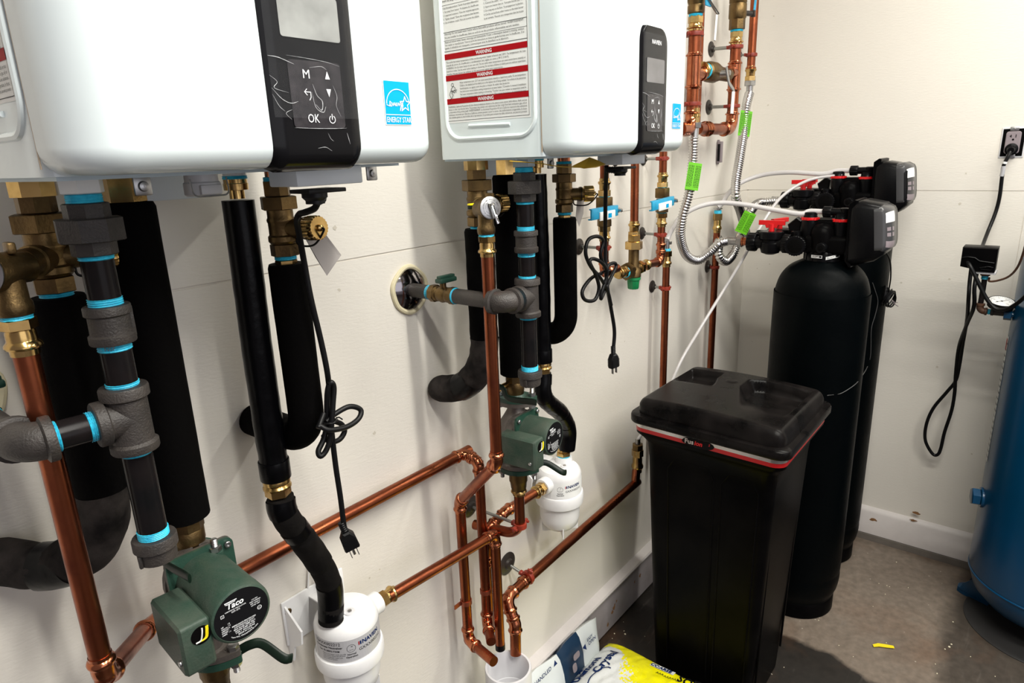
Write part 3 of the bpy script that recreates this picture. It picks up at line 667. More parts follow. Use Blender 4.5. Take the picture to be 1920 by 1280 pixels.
def under_heater(s, side):
    """s = shift along the wall; the two sets are alike"""
    near = side == 'left'
    who = 'left heater' if near else 'right heater'
    # hot outlet valve and relief valve
    x, y = XH+s, YH
    zs = (1.715, 1.681, 1.659, 1.607, 1.588)
    t = thing('service_valve', '', 'valve', (x, y, 1.58), GRP_V)
    isol = isolation_valve('service_valve', (x, y), zs, (1, -.25, 0), 'brass hot water valve carrying the relief valve, under the %s' % who, (1, -.25, 0), group=GRP_V)
    bpy.data.objects.remove(t)
    m = MB(); zp = zs[3]+(zs[2]-zs[3])*.44; rv = V(XV+s, YV, zp)
    m.lathe((x, y, zp), rv-V(x, y, zp), [(.017, 0), (.017, .03), (.0185, .032), (.0185, .040), (.0165, .042), (.0165, .06)], 22); m.build('relief_port', 'bronze', isol)
    m = MB(); m.lathe((x, y, 1.700), Z, [(.0245, 0), (.0245, .022)], 8); m.build('inlet_nut', 'brass', isol)
    m = MB(); m.box((x-.036, y-.028, zp+.006), (.044, .010, .004), bev=.0018, m=0); m.box((x-.036, y-.028, zp+.0005), (.04, .011, .007), bev=.001, m=1); m.build('lever', ['yellow', 'handle_green'], isol)
    # relief valve: disc faces out and slightly left, drain port down
    fd = V(-1, -.62, .05).normalized() if near else V(-.45, -1, .12).normalized()
    t = thing('relief_valve', 'brass pressure relief valve with a round silver printed disc, under the %s' % who, 'relief valve', (rv.x, rv.y, rv.z-.04), 'relief valves')
    m = MB(); m.lathe(rv+fd*-.030, fd, [(.012, 0), (.0165, .004), (.0165, .02), (.0185, .026), (.0185, .040), (.0215, .043), (.0215, .052)], 28)
    m.lathe(rv+V(0, 0, -.048), Z, [(.0165, 0), (.0175, .004), (.0175, .012), (.0155, .016), (.0150, .045)], 24); m.build('body', 'bronze', t)
    m = MB(); m.box(rv+fd*.005+V(.012, 0, .022), (.008, .018, .012), bev=.002); m.build('guard', 'bronze', t)
    fc = rv+fd*.0222; m = MB(); m.lathe(fc, fd, [(.0205, 0), (.0212, .001), (.0212, .0022), (.0190, .003), (0, .0031)], 30); di = m.build('disc', 'steel', t)
    a, b, _ = frame(fd); U = Z.cross(-fd).normalized()*-1; U = fd.cross(Z).normalized()*-1; W = U.cross(fd)*-1
    W = (Z-fd*Z.dot(fd)).normalized(); U = W.cross(fd)
    pf = plane_fn(fc+fd*.0034, U, W)
    m = MB(); 
    for ring_r, txt, sz in ((.0145, 'PRESSURE RELIEF ONLY  150 PSI  200000 BTU/HR', .0030), (.0100, 'ASME  TEST VALVE YEARLY', .0026)):
        for i, ch in enumerate(txt):
            if ch == ' ': continue
            an = PI*.95-(i/len(txt))*2*PI; ca, sa = math.cos(an-PI/2), math.sin(an-PI/2)
            m.text(ch, (lambda p, q, ca=ca, sa=sa, an=an, rr=ring_r: pf(rr*math.cos(an)+p*ca-q*sa, rr*math.sin(an)+p*sa+q*ca)), sz)
    m.build('disc_print', 'print_black', di, smooth=False)
    m = MB(); c0 = fc+fd*.006; m.box(c0+W*.004, (.010, .010, .010), bev=.002); m.tube([c0+W*.008, c0+fd*.006+W*.002, c0+fd*.008-W*.030+U*.008], .0034, 8, oval=.5); m.build('test_lever', 'chrome', t)
    # relief discharge adapter + sealant are parts of the discharge pipe
    pz = rv.z-.048
    if near:
        q0 = V(XV, YV, 1.10); e1 = V(XV, YV, zat(1262, XV, YV)); e2 = P(238, 1230, y=-.16); e3 = P(272, 1172, y=-.032); e4 = V(0, 0, 0)
        zc = 1.012; e3 = V(xat(283, -.030, zc), -.030, zc)
        e2 = V(.222, -.190, 1.055)
        yb = -.030; rp = .0137
        dp = thing('copper_pipe', 'long copper relief pipe from the left heater, running along the wall to the floor drain', 'copper pipe', (XV, YV, pz))
        r = .0125
        e_up = P(862, 853, y=yb); e_up.y = yb; zrun = (P(450, 1071, y=yb).z+e_up.z)/2
        pts = [V(XV, YV, pz-.03), V(XV, YV, zat(1268, XV, YV)), P(292, 1158, y=yb-.02), V(xat(330, yb, zrun), yb, zrun), V(xat(880, yb, zrun), yb, zrun)]
        pts[2] = P(275, 1178, y=-.075)
        xd = xat(880, yb, zrun)
        pts = pts[:5]+[V(xd+.012, yb-.012, zrun-.015)] if 0 else pts
        copper_run('', pts[:2]+[pts[2]], r, '', parent=dp, bend=.022)
        copper_run('', [pts[2], pts[3], pts[4]+V(-.0, 0, 0)], r*1.08, '', parent=dp, bend=.03)
        bead(mb := MB(), pts[2]+(pts[1]-pts[2]).normalized()*.012, (pts[1]-pts[2]), r); mb.lathe(pts[2]+(pts[1]-pts[2]).normalized()*.012, pts[3]-pts[2], [(r*1.12, 0), (r*1.12, .03)], 20); mb.build('coupling', 'copper_bright', dp)
        # elbow off the wall and the drop to the drain
        zt = zrun; xk = xat(860, yb, zt); dn = [V(xk-.05, yb, zt), V(xk+.018, yb, zt), V(xk+.022, yb-.045, zt-.012), V(xk+.022, yb-.045, zat(1168, xk+.022, yb-.045)), ]
        low = dn[-1]; end = P(921, 1203, y=yb-.10)
        copper_run('', dn+[end], .0125, '', parent=dp, bend=.020)
        m = MB(); zc_ = zat(1107, xk+.022, yb-.045); m.cyl((xk+.022, yb-.045, zc_-.006), (xk+.022, yb-.045, zc_+.006), .0145, 20); m.box((xk+.040, yb-.035, zc_), (.022, .003, .011)); m.build('pipe_clip', 'copper_clip', dp)
    else:
        dp = thing('copper_pipe', 'bright copper relief pipe from the right heater, stepping down to the floor drain', 'copper pipe', (rv.x, rv.y, pz))
        xv = XV+s; A = V(xv, YV, pz-.03); B = V(xv, YV, zat(868, xv, YV)); C_ = P(862, 940, y=-.060); D_ = V(C_.x+.002, -.035, zat(1192, C_.x, -.035)); D_.x = C_.x; D_.y = C_.y; E_ = P(926, 1240, y=-.17)
        copper_run('', [A, B, C_, D_, E_], .0127, '', parent=dp, bend=.022)
        zc_ = zat(1127, C_.x, C_.y); m = MB(); m.cyl((C_.x, C_.y, zc_-.006), (C_.x, C_.y, zc_+.006), .0150, 20); m.box((C_.x-.024, C_.y+.006, zc_), (.024, .003, .011)); m.build('pipe_clip', 'copper_clip', dp)
    m = MB(); press(m, (XV+s, YV, pz-.004), (0, 0, -1), .0125, .040, hexl=.30); m.build('press_adapter', 'brass', dp)
    m = MB(); seal(m, (XV+s, YV, pz-.006), Z, .0145, .008); m.build('thread_sealant', 'sealant', dp)
    # hot foam-covered pipe: down, then into the wall
    xw = x; zb = 1.222
    h, path = foam_pipe('insulated_pipe', '', [V(x, y, 1.583), V(x, y, zb-(.030 if near else 0)), V(x-(.11 if near else .008), -.002, zb-(.004 if near else .018))], .0305, (.135 if not near else .11), 'foam' , wrinkle=.30, seed=s*9, group='foam-wrapped water pipes')
    h['label'] = 'black foam-wrapped hot pipe with a dusty wrinkled bend, under the %s' % who
    m = MB(); pz2 = path; i0 = len(path)-int(.075/.006)-12
    m.tube(path[i0:i0+9], .0325, 26, cap=False); m.build('tape_wrap', 'tape', h)
    m = MB(); m.lathe((x, y, 1.578), Z, [(.012, 0), (.012, .016)], 16); m.build('pipe_stub', 'brass', h)
    # recirculation: thick straight sleeve down to the pump
    x, y = XR+s, YR; ztop = 1.716; zbot = zat(968, XR, YR)
    h, path = foam_pipe('insulated_pipe', 'thick straight foam-wrapped pipe down to the green pump, under the %s' % who, [V(x, y, ztop-.03), V(x, y, zbot)], .0335, group='foam-wrapped water pipes', seed=3+s)
    m = MB(); m.hexa((x, y, ztop-.03), Z, .025, .032); m.build('top_nut', 'brass', h)
    # condensate drain: glossy wrap, brass coupling, taped foam dog-leg into the neutraliser
    x, y = XD+s+(.004 if near else 0), YD; zt = 1.690 if near else 1.695
    zc1 = zat(905, XD, YD); zc2 = zat(938, XD, YD)
    top = V(x-.005, y, zt-.012)
    m = MB(); t = thing('condensate_pipe', 'glossy black taped drain pipe with a brass coupling, under the %s' % who, 'drain pipe', (x, y, zc1), 'condensate drains')
    path = resample([V(x-.006+(.010 if near else 0), y, zt-.014), V(x-.004+(.007 if near else 0), y, 1.60), V(x, y, 1.45), V(x, y, zc1+.012)], .01)
    m.tube(path, [.0235+.0012*noise.noise((0, s*5, i*.35)) for i in range(len(path))], 24); m.build('wrapped_pipe', 'tape', t)
    m = MB(); m.cyl((x, y, zc1+.008), (x, y, zc1+.042), .0252, 24, bev=.001); m.build('tape_collar', 'tape', t)
    m = MB(); m.lathe((x-.006+(.010 if near else 0), y, zt-.012), Z, [(.011, 0), (.011, .012), (.0175, .013), (.018, .022), (.017, .023), (.017, .03)], 24); m.build('top_nut', 'brass', t)
    m = MB(); seal(m, (x-.006+(.010 if near else 0), y, zt+.016), Z, .0172, .006); m.build('thread_sealant', 'sealant', t)
    m = MB(); m.cyl((x-.006+(.010 if near else 0), y, zt+.018), (x-.006+(.010 if near else 0), y, 1.728), .0165, 20); m.build('plastic_spigot', 'white_plastic', t)
    m = MB(); m.lathe((x, y, zc1+.010), (0, 0, -1), [(.0215, 0), (.0225, .002), (.0225, .010), (.020, .012), (.0235, .016), (.0235, .019), (.0195, .021)], 24); m.hexa((x, y, zc1-.024), Z, .0215, .014); m.build('brass_coupling', 'brass', t)
    if near: low = [V(x+.002, y, zc2+.004), V(x+.006, y-.002, zc2-.035), P(590, 1040, y=-.115), P(617, 1095, y=-.105), P(621, 1162, y=-.100)]; rr = .0235
    else: low = [V(x+.0, y, zc2+.012), P(1021, 745, y=y-.004), P(1052, 775, y=-.115), P(1065, 805, y=-.105), P(1063, 842, y=-.100)]; rr = .0225
    path = resample(smooth_path(low, 14), .005)
    m = MB(); m.tube(path, [(lambda i, w, s=s: rr*(1+.05*noise.noise((i*.21, w*.5, s*4))+(-.05 if i % 19 in (0, 1) else 0)+(.03 if (i//19) % 2 else 0))) for i in range(len(path))], 24)
    fe = m.build('taped_foam', 'foam_dusty' if near else 'tape', t)
    m = MB()
    for k, (i, wd) in enumerate(((1, 6), (14, 5), (len(path)-18, 16))):
        m = MB(); seg = path[i:i+wd]
        if len(seg) > 2: m.tube(seg, [rr*1.045]*len(seg), 24, cap=False); m.build('tape_wrap', 'tape', fe)
    # cold line
    x, y = XC+s+(.005 if near else 0), YC; zs = (1.708, zat(368, XC, YC), zat(393, XC, YC), zat(457, XC, YC), zat(480, XC, YC))
    v = isolation_valve('service_valve', (x, y), zs, ((.45, -.9, 0) if near else (.75, -.75, 0)), 'brass cold water valve with capped side port and a paper tag, under the %s' % who, ((.10, -1, .05) if near else (.75, -.9, 0)), .034, GRP_V, r=.0185)
    m = MB(); seal(m, (x, y, zs[0]-.007), Z, .0175, .007); m.build('thread_sealant', 'sealant', v)
    m = MB(); m.lathe((x, y, zs[0]), Z, [(.015, 0), (.015, .014)], 20); m.build('copper_nipple', 'copper_bright', v)
    m = MB(); m.hexa((x, y, zs[4]-.018), Z, .0165, .012); m.build('brass_adapter', 'brass', v)
    # paper tag hanging from it
    if near: tp = [P(563, 430, y=y-.03), P(590, 412, y=y-.035), P(640, 478, y=y-.05), P(613, 517, y=y-.045), P(590, 480, y=y-.035)]
    else: tp = [P(1082, 375, y=y-.02), P(1095, 372, y=y-.02), P(1094, 400, y=y-.02), P(1086, 425, y=y-.02), P(1079, 408, y=y-.02)]
    m = MB(); n = len(tp); m.add(tp+[p+V(.0004, .0004, 0) for p in tp], [tuple(range(n)), tuple(range(n, 2*n))[::-1]]+[(i, (i+1) % n, n+(i+1) % n, n+i) for i in range(n)])
    tag(m.build('paper_tag', 'paper', smooth=False), 'grey paper tag hanging from the cold water valve under the %s' % who, 'tag', 'paper tags')
    zb = zat(838, XC+.002, YC)
    h, path = foam_pipe('insulated_pipe', 'black foam-wrapped cold pipe with a smooth rounded bend, under the %s' % who, [V(x, y, zs[4]-.012), V(x+.001, y, zb+.012), V(x-.004, -.002, zb+.012)], .0285, .055, 'foam', wrinkle=.02, seed=5+s, group='foam-wrapped water pipes')
    # gas line
    x, y = XG+s, YG; rp = .0167
    g = lambda py: zat(py, XG, YG)
    t = thing('gas_pipe', 'black iron gas line with blue-sealed threads and a tee, under the %s' % who, 'gas pipe', (x, y, g(1045)), 'iron gas lines')
    m = MB(); m.hexa((x, y, g(363)), Z, .0215, .03, ph=0); m.build('inlet_hex', 'label_white' if near else 'bottom', t)
    def nip(a, b, s0=1, s1=1):
        MB().cyl((x, y, g(b)), (x, y, g(a)), rp, 24).build('nipple', 'iron_pipe', t)
    def sl(a, b): k = MB(); seal(k, (x, y, g(b)), Z, rp*1.01, g(a)-g(b)); k.build('thread_sealant', 'sealant', t)
    sl(363, 382)
    m = MB(); m.hexa((x, y, g(410)), Z, .0225, g(380)-g(410), ph=.5, n=8); m.hexa((x, y, g(452)), Z, .0335, g(408)-g(452), ph=.2, n=8, ch=.05); m.hexa((x, y, g(478)), Z, .0225, g(450)-g(478), n=8); m.build('union', 'iron', t)
    sl(475, 487); nip(485, 562); sl(557, 573)
    def coupling(a, b, nm='coupling'):
        zz0, zz1 = g(b), g(a); L = zz1-zz0; k = MB()
        k.lathe((x, y, zz0), Z, [(rp*1.05, 0), (.0232, .0005), (.0240, .002), (.0240, .010), (.0215, .012), (.0212, L-.012), (.0240, L-.010), (.0240, L-.002), (.0232, L-.0005), (rp*1.05, L)], 28); k.box((x+.0214, y-.004, (zz0+zz1)/2), (.005, .005, L*.8), bev=.001)
        txt = '1'; 
        for s_, zz, sz in (('1', .5, .010),):
            pass
        k.build(nm, 'iron', t)
    coupling(571, 642); sl(640, 656); nip(655, 715); sl(714, 726)
    # cast size mark on the coupling
    zc = (g(571)+g(642))/2; k = MB()
    def cylmap(rad, a0, zc, xx=x, yy=y): return lambda u, w: Vector((xx+rad*math.cos(a0+u/rad), yy+rad*math.sin(a0+u/rad), zc+w))
    k.text('1', cylmap(.0215, math.radians(250), zc-.008), .011); k.text('A', cylmap(.0215, math.radians(224), zc-.008), .011); k.text('NSF', cylmap(.0243, math.radians(226), zc-.0255), .0065); k.build('cast_marking', 'iron', t, smooth=False)
    za, zb = g(722), g(842); L = za-zb; m = MB()
    m.lathe((x, y, zb), Z, [(rp*1.05, 0), (.0255, .0006), (.0262, .002), (.0262, .010), (.0225, .013), (.0222, L-.016), (.0262, L-.013), (.0262, L-.003), (.0250, L-.0005), (rp*1.05, L)], 30)
    zt_ = (za+zb)/2+.002; od = V(-1, 0, 0) if not near else V(-1, .12, -.02).normalized()
    m.lathe((x, y, zt_), od, [(.0222, 0), (.0222, .022), (.0262, .024), (.0262, .034), (.025, .0355), (rp, .036)], 28); m.build('tee', 'iron', t)
    k = MB(); o2 = V(x, y, zt_)+od*.034; seal(k, o2, od, rp, .009)
    nl = .036 if near else .006
    k2 = MB(); k2.cyl(o2, o2+od*(nl+.012), rp, 22); 
    k.build('thread_sealant', 'sealant', t); k2.build('nipple', 'iron_pipe', t)
    o3 = o2+od*(nl+.004)
    if near: k = MB(); seal(k, o3-od*.004, od, rp, .008); k.build('thread_sealant', 'sealant', t)
    ec = o3+od*.028; ed = V(0, 1, 0)
    m = MB(); m.tube(fillet([o3+od*.002, ec, ec+ed*.030], .026, 10), .0215, 26); m.lathe(o3+od*.0, od, [(rp, 0), (.0250, .0005), (.0258, .002), (.0258, .010), (.0215, .012)], 26); m.lathe(ec+ed*.022, ed, [(.0215, 0), (.0258, .002), (.0258, .011), (.025, .012), (rp, .0125)], 26); m.build('elbow', 'iron', t)
    yv = -.135 if not near else -.12
    MB().cyl(ec+ed*.02, (ec.x, yv, ec.z), rp*.96, 22).build('nipple', 'iron', t)
    sl(838, 850); nip(848, 992); sl(989, 1004)
    za, zb = g(1003), g(1048); L = za-zb
    m = MB(); m.lathe((x, y, zb), Z, [(.018, 0), (.0215, .002), (.0222, .006), (.0225, L*.55), (.0255, L*.58), (.0255, L-.002), (.0245, L), (rp, L)], 28); m.box((x-.0225, y-.006, zb+L*.3), (.004, .005, L*.5), bev=.001); m.build('cap', 'iron', t)
    # valve, wall nipple and escutcheon
    v = thing('gas_valve', 'small brass gas valve with green lever, by the wall plate under the %s' % who, 'valve', (ec.x, yv+.03, ec.z), 'gas shut-off valves')
    m = MB(); m.hexa((ec.x, yv-.006, ec.z), Y_, .0185, .014, n=8); m.lathe((ec.x, yv+.008, ec.z), Y_, [(.0165, 0), (.0165, .006), (.0150, .008), (.0178, .020), (.0150, .032), (.0165, .034), (.0165, .046)], 24); m.hexa((ec.x, yv+.048, ec.z), Y_, .0190, .014, n=8); m.lathe((ec.x, yv+.028, ec.z+.010), Z, [(.007, 0), (.007, .018)], 14); m.build('body', 'bronze', v)
    m = MB(); m.box((ec.x+.008, yv+.026, ec.z+.030), (.048, .020, .010), bev=.003); m.box((ec.x+.008, yv+.026, ec.z+.037), (.044, .012, .007), bev=.002); m.build('lever', 'green', v)
    m = MB(); seal(m, (ec.x, yv-.010, ec.z), Y_, rp*.98, .005); m.build('thread_sealant', 'sealant', v); m = MB(); seal(m, (ec.x, yv+.062, ec.z), Y_, rp*.9, .010); m.build('thread_sealant', 'sealant', v)
    e = thing('wall_escutcheon', 'dark chrome round wall plate ringed with cream caulk, under the %s' % who, 'wall plate', (ec.x, 0, ec.z), 'pipe wall plates')
    m = MB(); m.cyl((ec.x, yv+.060, ec.z), (ec.x, -.001, ec.z), rp*.92, 22); m.build('wall_nipple', 'iron', e)
    m = MB(); m.lathe((ec.x, -.001, ec.z), (0, -1, 0), [(.047, 0), (.046, .003), (.038, .008), (.024, .013), (.018, .014)], 36); m.build('plate', 'escutcheon', e)
    m = MB(); m.tube([V(ec.x+.0480*math.cos(a)*(1+.03*math.sin(a*5)), -.003, ec.z+.0495*math.sin(a)*(1+.03*math.cos(a*4))) for a in [2*PI*i/40 for i in range(40)]], .0055, 8, closed=True); m.build('caulk_ring', 'caulk', e)
under_heater(0, 'left'); under_heater(SH, 'right')
# ------------------------------------------------------------------ pumps, neutralisers, heater cords
def bolt(m, p, d, r=.0052, L=.02, mi=0):
    d = Vector(d).normalized(); pf = [(r, 0)]; n = int(L/.0018)
    for i in range(n): pf += [(r*1.0, (i+.3)/n*L), (r*.86, (i+.8)/n*L)]
    pf.append((r*.7, L)); m.lathe(p, d, pf, 14, mi)
def make_pump(s, side, face):
    near = side == 'left'; cx, cy = XR+s, YR; zc = face.z
    L = math.hypot(face.x-cx, face.y-cy); a = V((face.x-cx)/L, (face.y-cy)/L, 0); u = a.cross(Z).normalized()*-1   # a: motor axis, u: to its right
    if u.x < 0: u = -u
    c = V(cx, cy, zc); t = thing('circulator_pump', 'green circulator pump with a round black face plate, under the %s heater' % side, 'pump', (cx, cy, 1.0), 'green circulator pumps')
    zt, zb = 1.176, 1.008
    m = MB()   # cast volute with necks and mating flanges
    m.lathe((cx, cy, zb), Z, [(.03, 0), (.03, .006), (.019, .010), (.019, .03), (.026, .045), (.040, .058), (.047, .075), (.048, .092), (.042, .112), (.030, .130), (.021, .145), (.020, .160), (.030, .166), (.030, zt-zb)], 30)
    m.lathe(c-a*.002, a, [(.046, 0), (.050, .012), (.050, .022)], 30)
    fa = math.radians(-62); fu = V(math.cos(fa), math.sin(fa), 0); fv = V(-math.sin(fa), math.cos(fa), 0)
    def oval(rad, half): 
        out = []
        for i in range(32):
            w = 2*PI*i/32; x_, y_ = math.cos(w), math.sin(w); e = abs(x_)
            out.append((x_*(half if e > 0 else rad)*(1), y_*(rad-(rad-.013)*e**3)))
        return out
    m.prism(oval(.030, .050), (cx, cy, zt-.010), fu, fv, Z, .010, bev=0); m.prism(oval(.030, .050), (cx, cy, zb-.002), fu, fv, Z, .010)
    m.build('volute', 'cast', t)
    # square motor plate
    pc = c+a*.022; W2 = .0475
    m = MB(); m.prism(rrect(W2*2, W2*2, .010, 4), pc, u, Z, a, .005, m=1); m.prism(rrect(W2*2, W2*2, .010, 4), pc+a*.0051, u, Z, a, .005, m=0); m.build('motor_plate', ['green', 'cast'], t)
    for sx in (-1, 1):
        for sz in (-1, 1):
            if sx < 0 and sz < 0: continue
            m = MB(); q = pc+a*.010+u*sx*(W2-.009)+Z*sz*(W2-.009); m.lathe(q, a, [(.0045, 0), (.0050, .0012), (.0050, .0045), (.0042, .0055), (.0026, .0056), (.0024, .003), (0, .003)], 16); m.build('cap_screw', 'steel', t)
    # motor can: dusty on top
    r = .0415; Lc = L-.034; m = MB()
    m.lathe(pc+a*.010, a, [(r*.97, 0), (r*.97, Lc*.1), (r*.985, Lc*.7), (r, Lc*.78), (r*1.0, Lc-.006), (r*.965, Lc-.0015), (r*.90, Lc), (r*.885, Lc-.0008), (0, Lc-.001)], 44)
    can = m.build('motor_can', 'green_dusty', t)
    fc = pc+a*(.010+Lc-.0009); m = MB(); m.lathe(fc, a, [(r*.885, 0), (r*.885, .0006), (0, .0007)], 40); pl = m.build('face_plate', 'print_black', t)
    rol = math.radians(0); pf = plane_fn(fc+a*.0011, u if True else u, Z)
    if u.cross(Z).dot(a) < 0: pf = plane_fn(fc+a*.0011, -u, Z)
    m = MB(); R = r*.885
    m.text('Taco', lambda x, y: pf(-.007+x+y*.18, .0165+y), .0115, align='CENTER', bold=.03); line2d(m, pf, [(-.0195, .0262), (-.004, .0262)], .0016); line2d(m, pf, [(-.019, .0242), (-.006, .0242)], .0010)
    m.text('CARTRIDGE CIRCULATOR', lambda x, y: pf(-.007+x, .0125+y), .0024, align='CENTER', bold=.02); m.text('009-SF5', lambda x, y: pf(-.007+x, .0088+y), .0036, align='CENTER')
    for i, tx in enumerate(('U.S. PAT.', 'AND FOREIGN', 'NSF / ANSI 61', 'LISTED 42B7')): m.text(tx, lambda x, y, i=i: pf(.0195+x, .0125-i*.0030+y), .0023, align='CENTER', bold=.02)
    ring2d(m, pf, (.024, -.003), .0028, .0007, n=14); m.text('UL', lambda x, y: pf(.024+x, -.0042+y), .0030, align='CENTER'); line2d(m, pf, [(-.027, .008), (-.023, .008), (-.023, .012), (-.027, .012), (-.027, .008)], .0006); m.text('S', lambda x, y: pf(-.025+x, .0088+y), .003, align='CENTER')
    for i, (p, q) in enumerate((('HP', '1/8'), ('VOLTS', '115'), ('HERTZ', '60'), ('PHASE', '1'), ('AMPS', '1.4'))): m.text(p, lambda x, y, i=i: pf(-.029+x, -.006-i*.0030+y), .0027, bold=.02); m.text(q, lambda x, y, i=i: pf(-.0205+x, -.0045-i*.0030+y), .0027)
    for i, tx in enumerate(('IMPEDANCE PROTECTED', 'CONTINUOUS DUTY', 'MAX FLUID TEMP 230 F', 'WATER PUMP 125 PSI', 'TYPE 1  ENCLOSURE', 'MADE IN U.S.A.')): m.text(tx, lambda x, y, i=i: pf(.001+x, -.0125-i*.0030+y), .0029, align='CENTER', bold=.02)
    m.text('Taco INC. CRANSTON RI USA', lambda x, y: pf(.0+x, -.0318+abs(x)**2*15+y), .0028, align='CENTER', bold=.02); m.build('plate_print', 'print_white', pl, smooth=False)
    # wiring box at the left of the motor
    if near: b0, b1, zb0, zb1 = (P(346, 1200, y=-.288), P(387, 1168, y=-.288), 0, 0)
    else: b0, b1, zb0, zb1 = (P(998, 813, y=-.262), P(1013, 806, y=-.262), 0, 0)
    bw, bd, bh = .040, .098, .072
    bc = c+a*(L-.006-bd/2)-u*(r+bw/2-.003)-Z*.018
    m = MB(); mt = Matrix((u, a, Z)).transposed()
    mh = MB(); bm_poly = rrect(bd, bh, .004, 3)
    m.prism(rrect(bd, bh, .005, 3), bc-u*bw/2, a, Z, u, bw, bev=.0035); bx = m.build('wiring_box', 'green_dusty', t)
    kc = bc+a*(bd/2)+u*.006+Z*.016; m = MB(); m.lathe(kc+a*.0001, a, [(.0128, 0), (.0128, .0006), (0, .0007)], 24); kn = m.build('knockout_hole', 'foam', bx)
    for k, (mt_, off, s0) in enumerate((('wire_white', -.001, .9), ('yellow', .004, .6), ('yellow', .006, .75))):
        m = MB(); q = kc+a*.0012; m.tube(smooth_path([q-u*.008-Z*.008, q-u*(.001-off)-Z*.006+a*.001, q+u*(off+.002)+Z*.004+a*.001, q+u*(off+.003)+Z*.0098], 6), .0010, 8); m.build('wire', mt_, bx)
    m = MB(); q = bc+a*(bd/2-.012)-u*bw/2-Z*.018; m.lathe(q, -u, [(.0042, 0), (.0044, .001), (.0036, .0026), (0, .0030)], 16); line2d(m, plane_fn(q-u*.0031, a, Z), [(-.002, -.002), (.002, .002)], .0007); m.build('box_screw', 'steel', bx)
    # flanged shut-off valves above and below, each with its lever
    for top in (True, False):
        vt = thing('flange_valve', 'brass flange valve with dark green lever, %s the green pump of the %s heater' % ('above' if top else 'below', side), 'valve', (cx, cy, zt if top else zb-.06), 'pump flange valves')
        z0 = zt if top else zb-.003; d = Z if top else -Z; fs = 1 if top else -1
        m = MB(); m.prism(oval(.031, .051), (cx, cy, z0), fu, fv, d, .011); m.lathe((cx, cy, z0+fs*.011), d, [(.026, 0), (.023, .003), (.020, .006)], 26); m.build('flange', 'green', vt)
        for sg in (1, -1):
            q = V(cx, cy, z0)+fu*sg*.039; m = MB(); m.hexa(q+d*.0113, d, .0092, .0075); bolt(m, q+d*.017, d, .0050, .014); bt = m.build('bolt', 'steel', vt); m = MB(); m.hexa(q-d*.0185, d, .0088, .008); m.lathe(q-d*.0105, d, [(.005, 0), (.005, .012)], 12); m.build('bolt_head', 'steel', vt)
        m = MB()
        if top:
            zz = zat(965, XR, YR); Lb = zz-(z0+.011); m.lathe((cx, cy, z0+.014), Z, [(.0195, 0), (.0205, .004), (.0205, .010), (.0215, .013), (.0215, Lb*.55), (.0205, Lb*.58)], 30); m.hexa((cx, cy, z0+.014+Lb*.56), Z, .0228, Lb*.36, n=8)
        else: m.lathe((cx, cy, z0-.014), -Z, [(.0225, 0), (.0225, .022), (.0205, .026), (.0190, .040), (.0165, .046)], 28); m.hexa((cx, cy, z0-.060-.008), Z, .0185, .018, n=8)
        m.build('body', 'bronze', vt)
        if top:
            o = V(cx-.036, cy+.010, z0+.040); m = MB(); m.cyl(o+X_*.020, o-X_*.004, .0075, 14); m.hexa(o-X_*.010, X_, .008, .007); m.build('stem', 'brass', vt)
            tip = V(cx-.047, -.262, 1.204); pth = [o+V(-.011, .012, .003), o+V(-.011, -.012, .003), o+V(-.011, -.028, -.018), tip+V(0, .012, 0), tip]
        else:
            o = V(cx+.026, cy-.020, z0-.012); m = MB(); m.cyl(o-X_*.02, o+X_*.006, .0075, 14); m.hexa(o+X_*.002, X_, .008, .006); m.build('stem', 'cast', vt)
            tip = V(cx+.085, -.247, .976); pth = [o+V(.004, .0, .002), o+V(.020, -.012, .010), o+V(.034, -.024, .008), tip+V(-.012, .004, .006), tip]
        m = MB(); q = smooth_path(pth, 5); m.tube(q, .0074, 12, oval=.34, up=(1, 0, 0)); m.build('lever', 'handle_green', vt)
    return t
make_pump(0, 'left', P(455, 1152, y=-.318)); make_pump(SH, 'right', P(1041, 821, y=-.272))

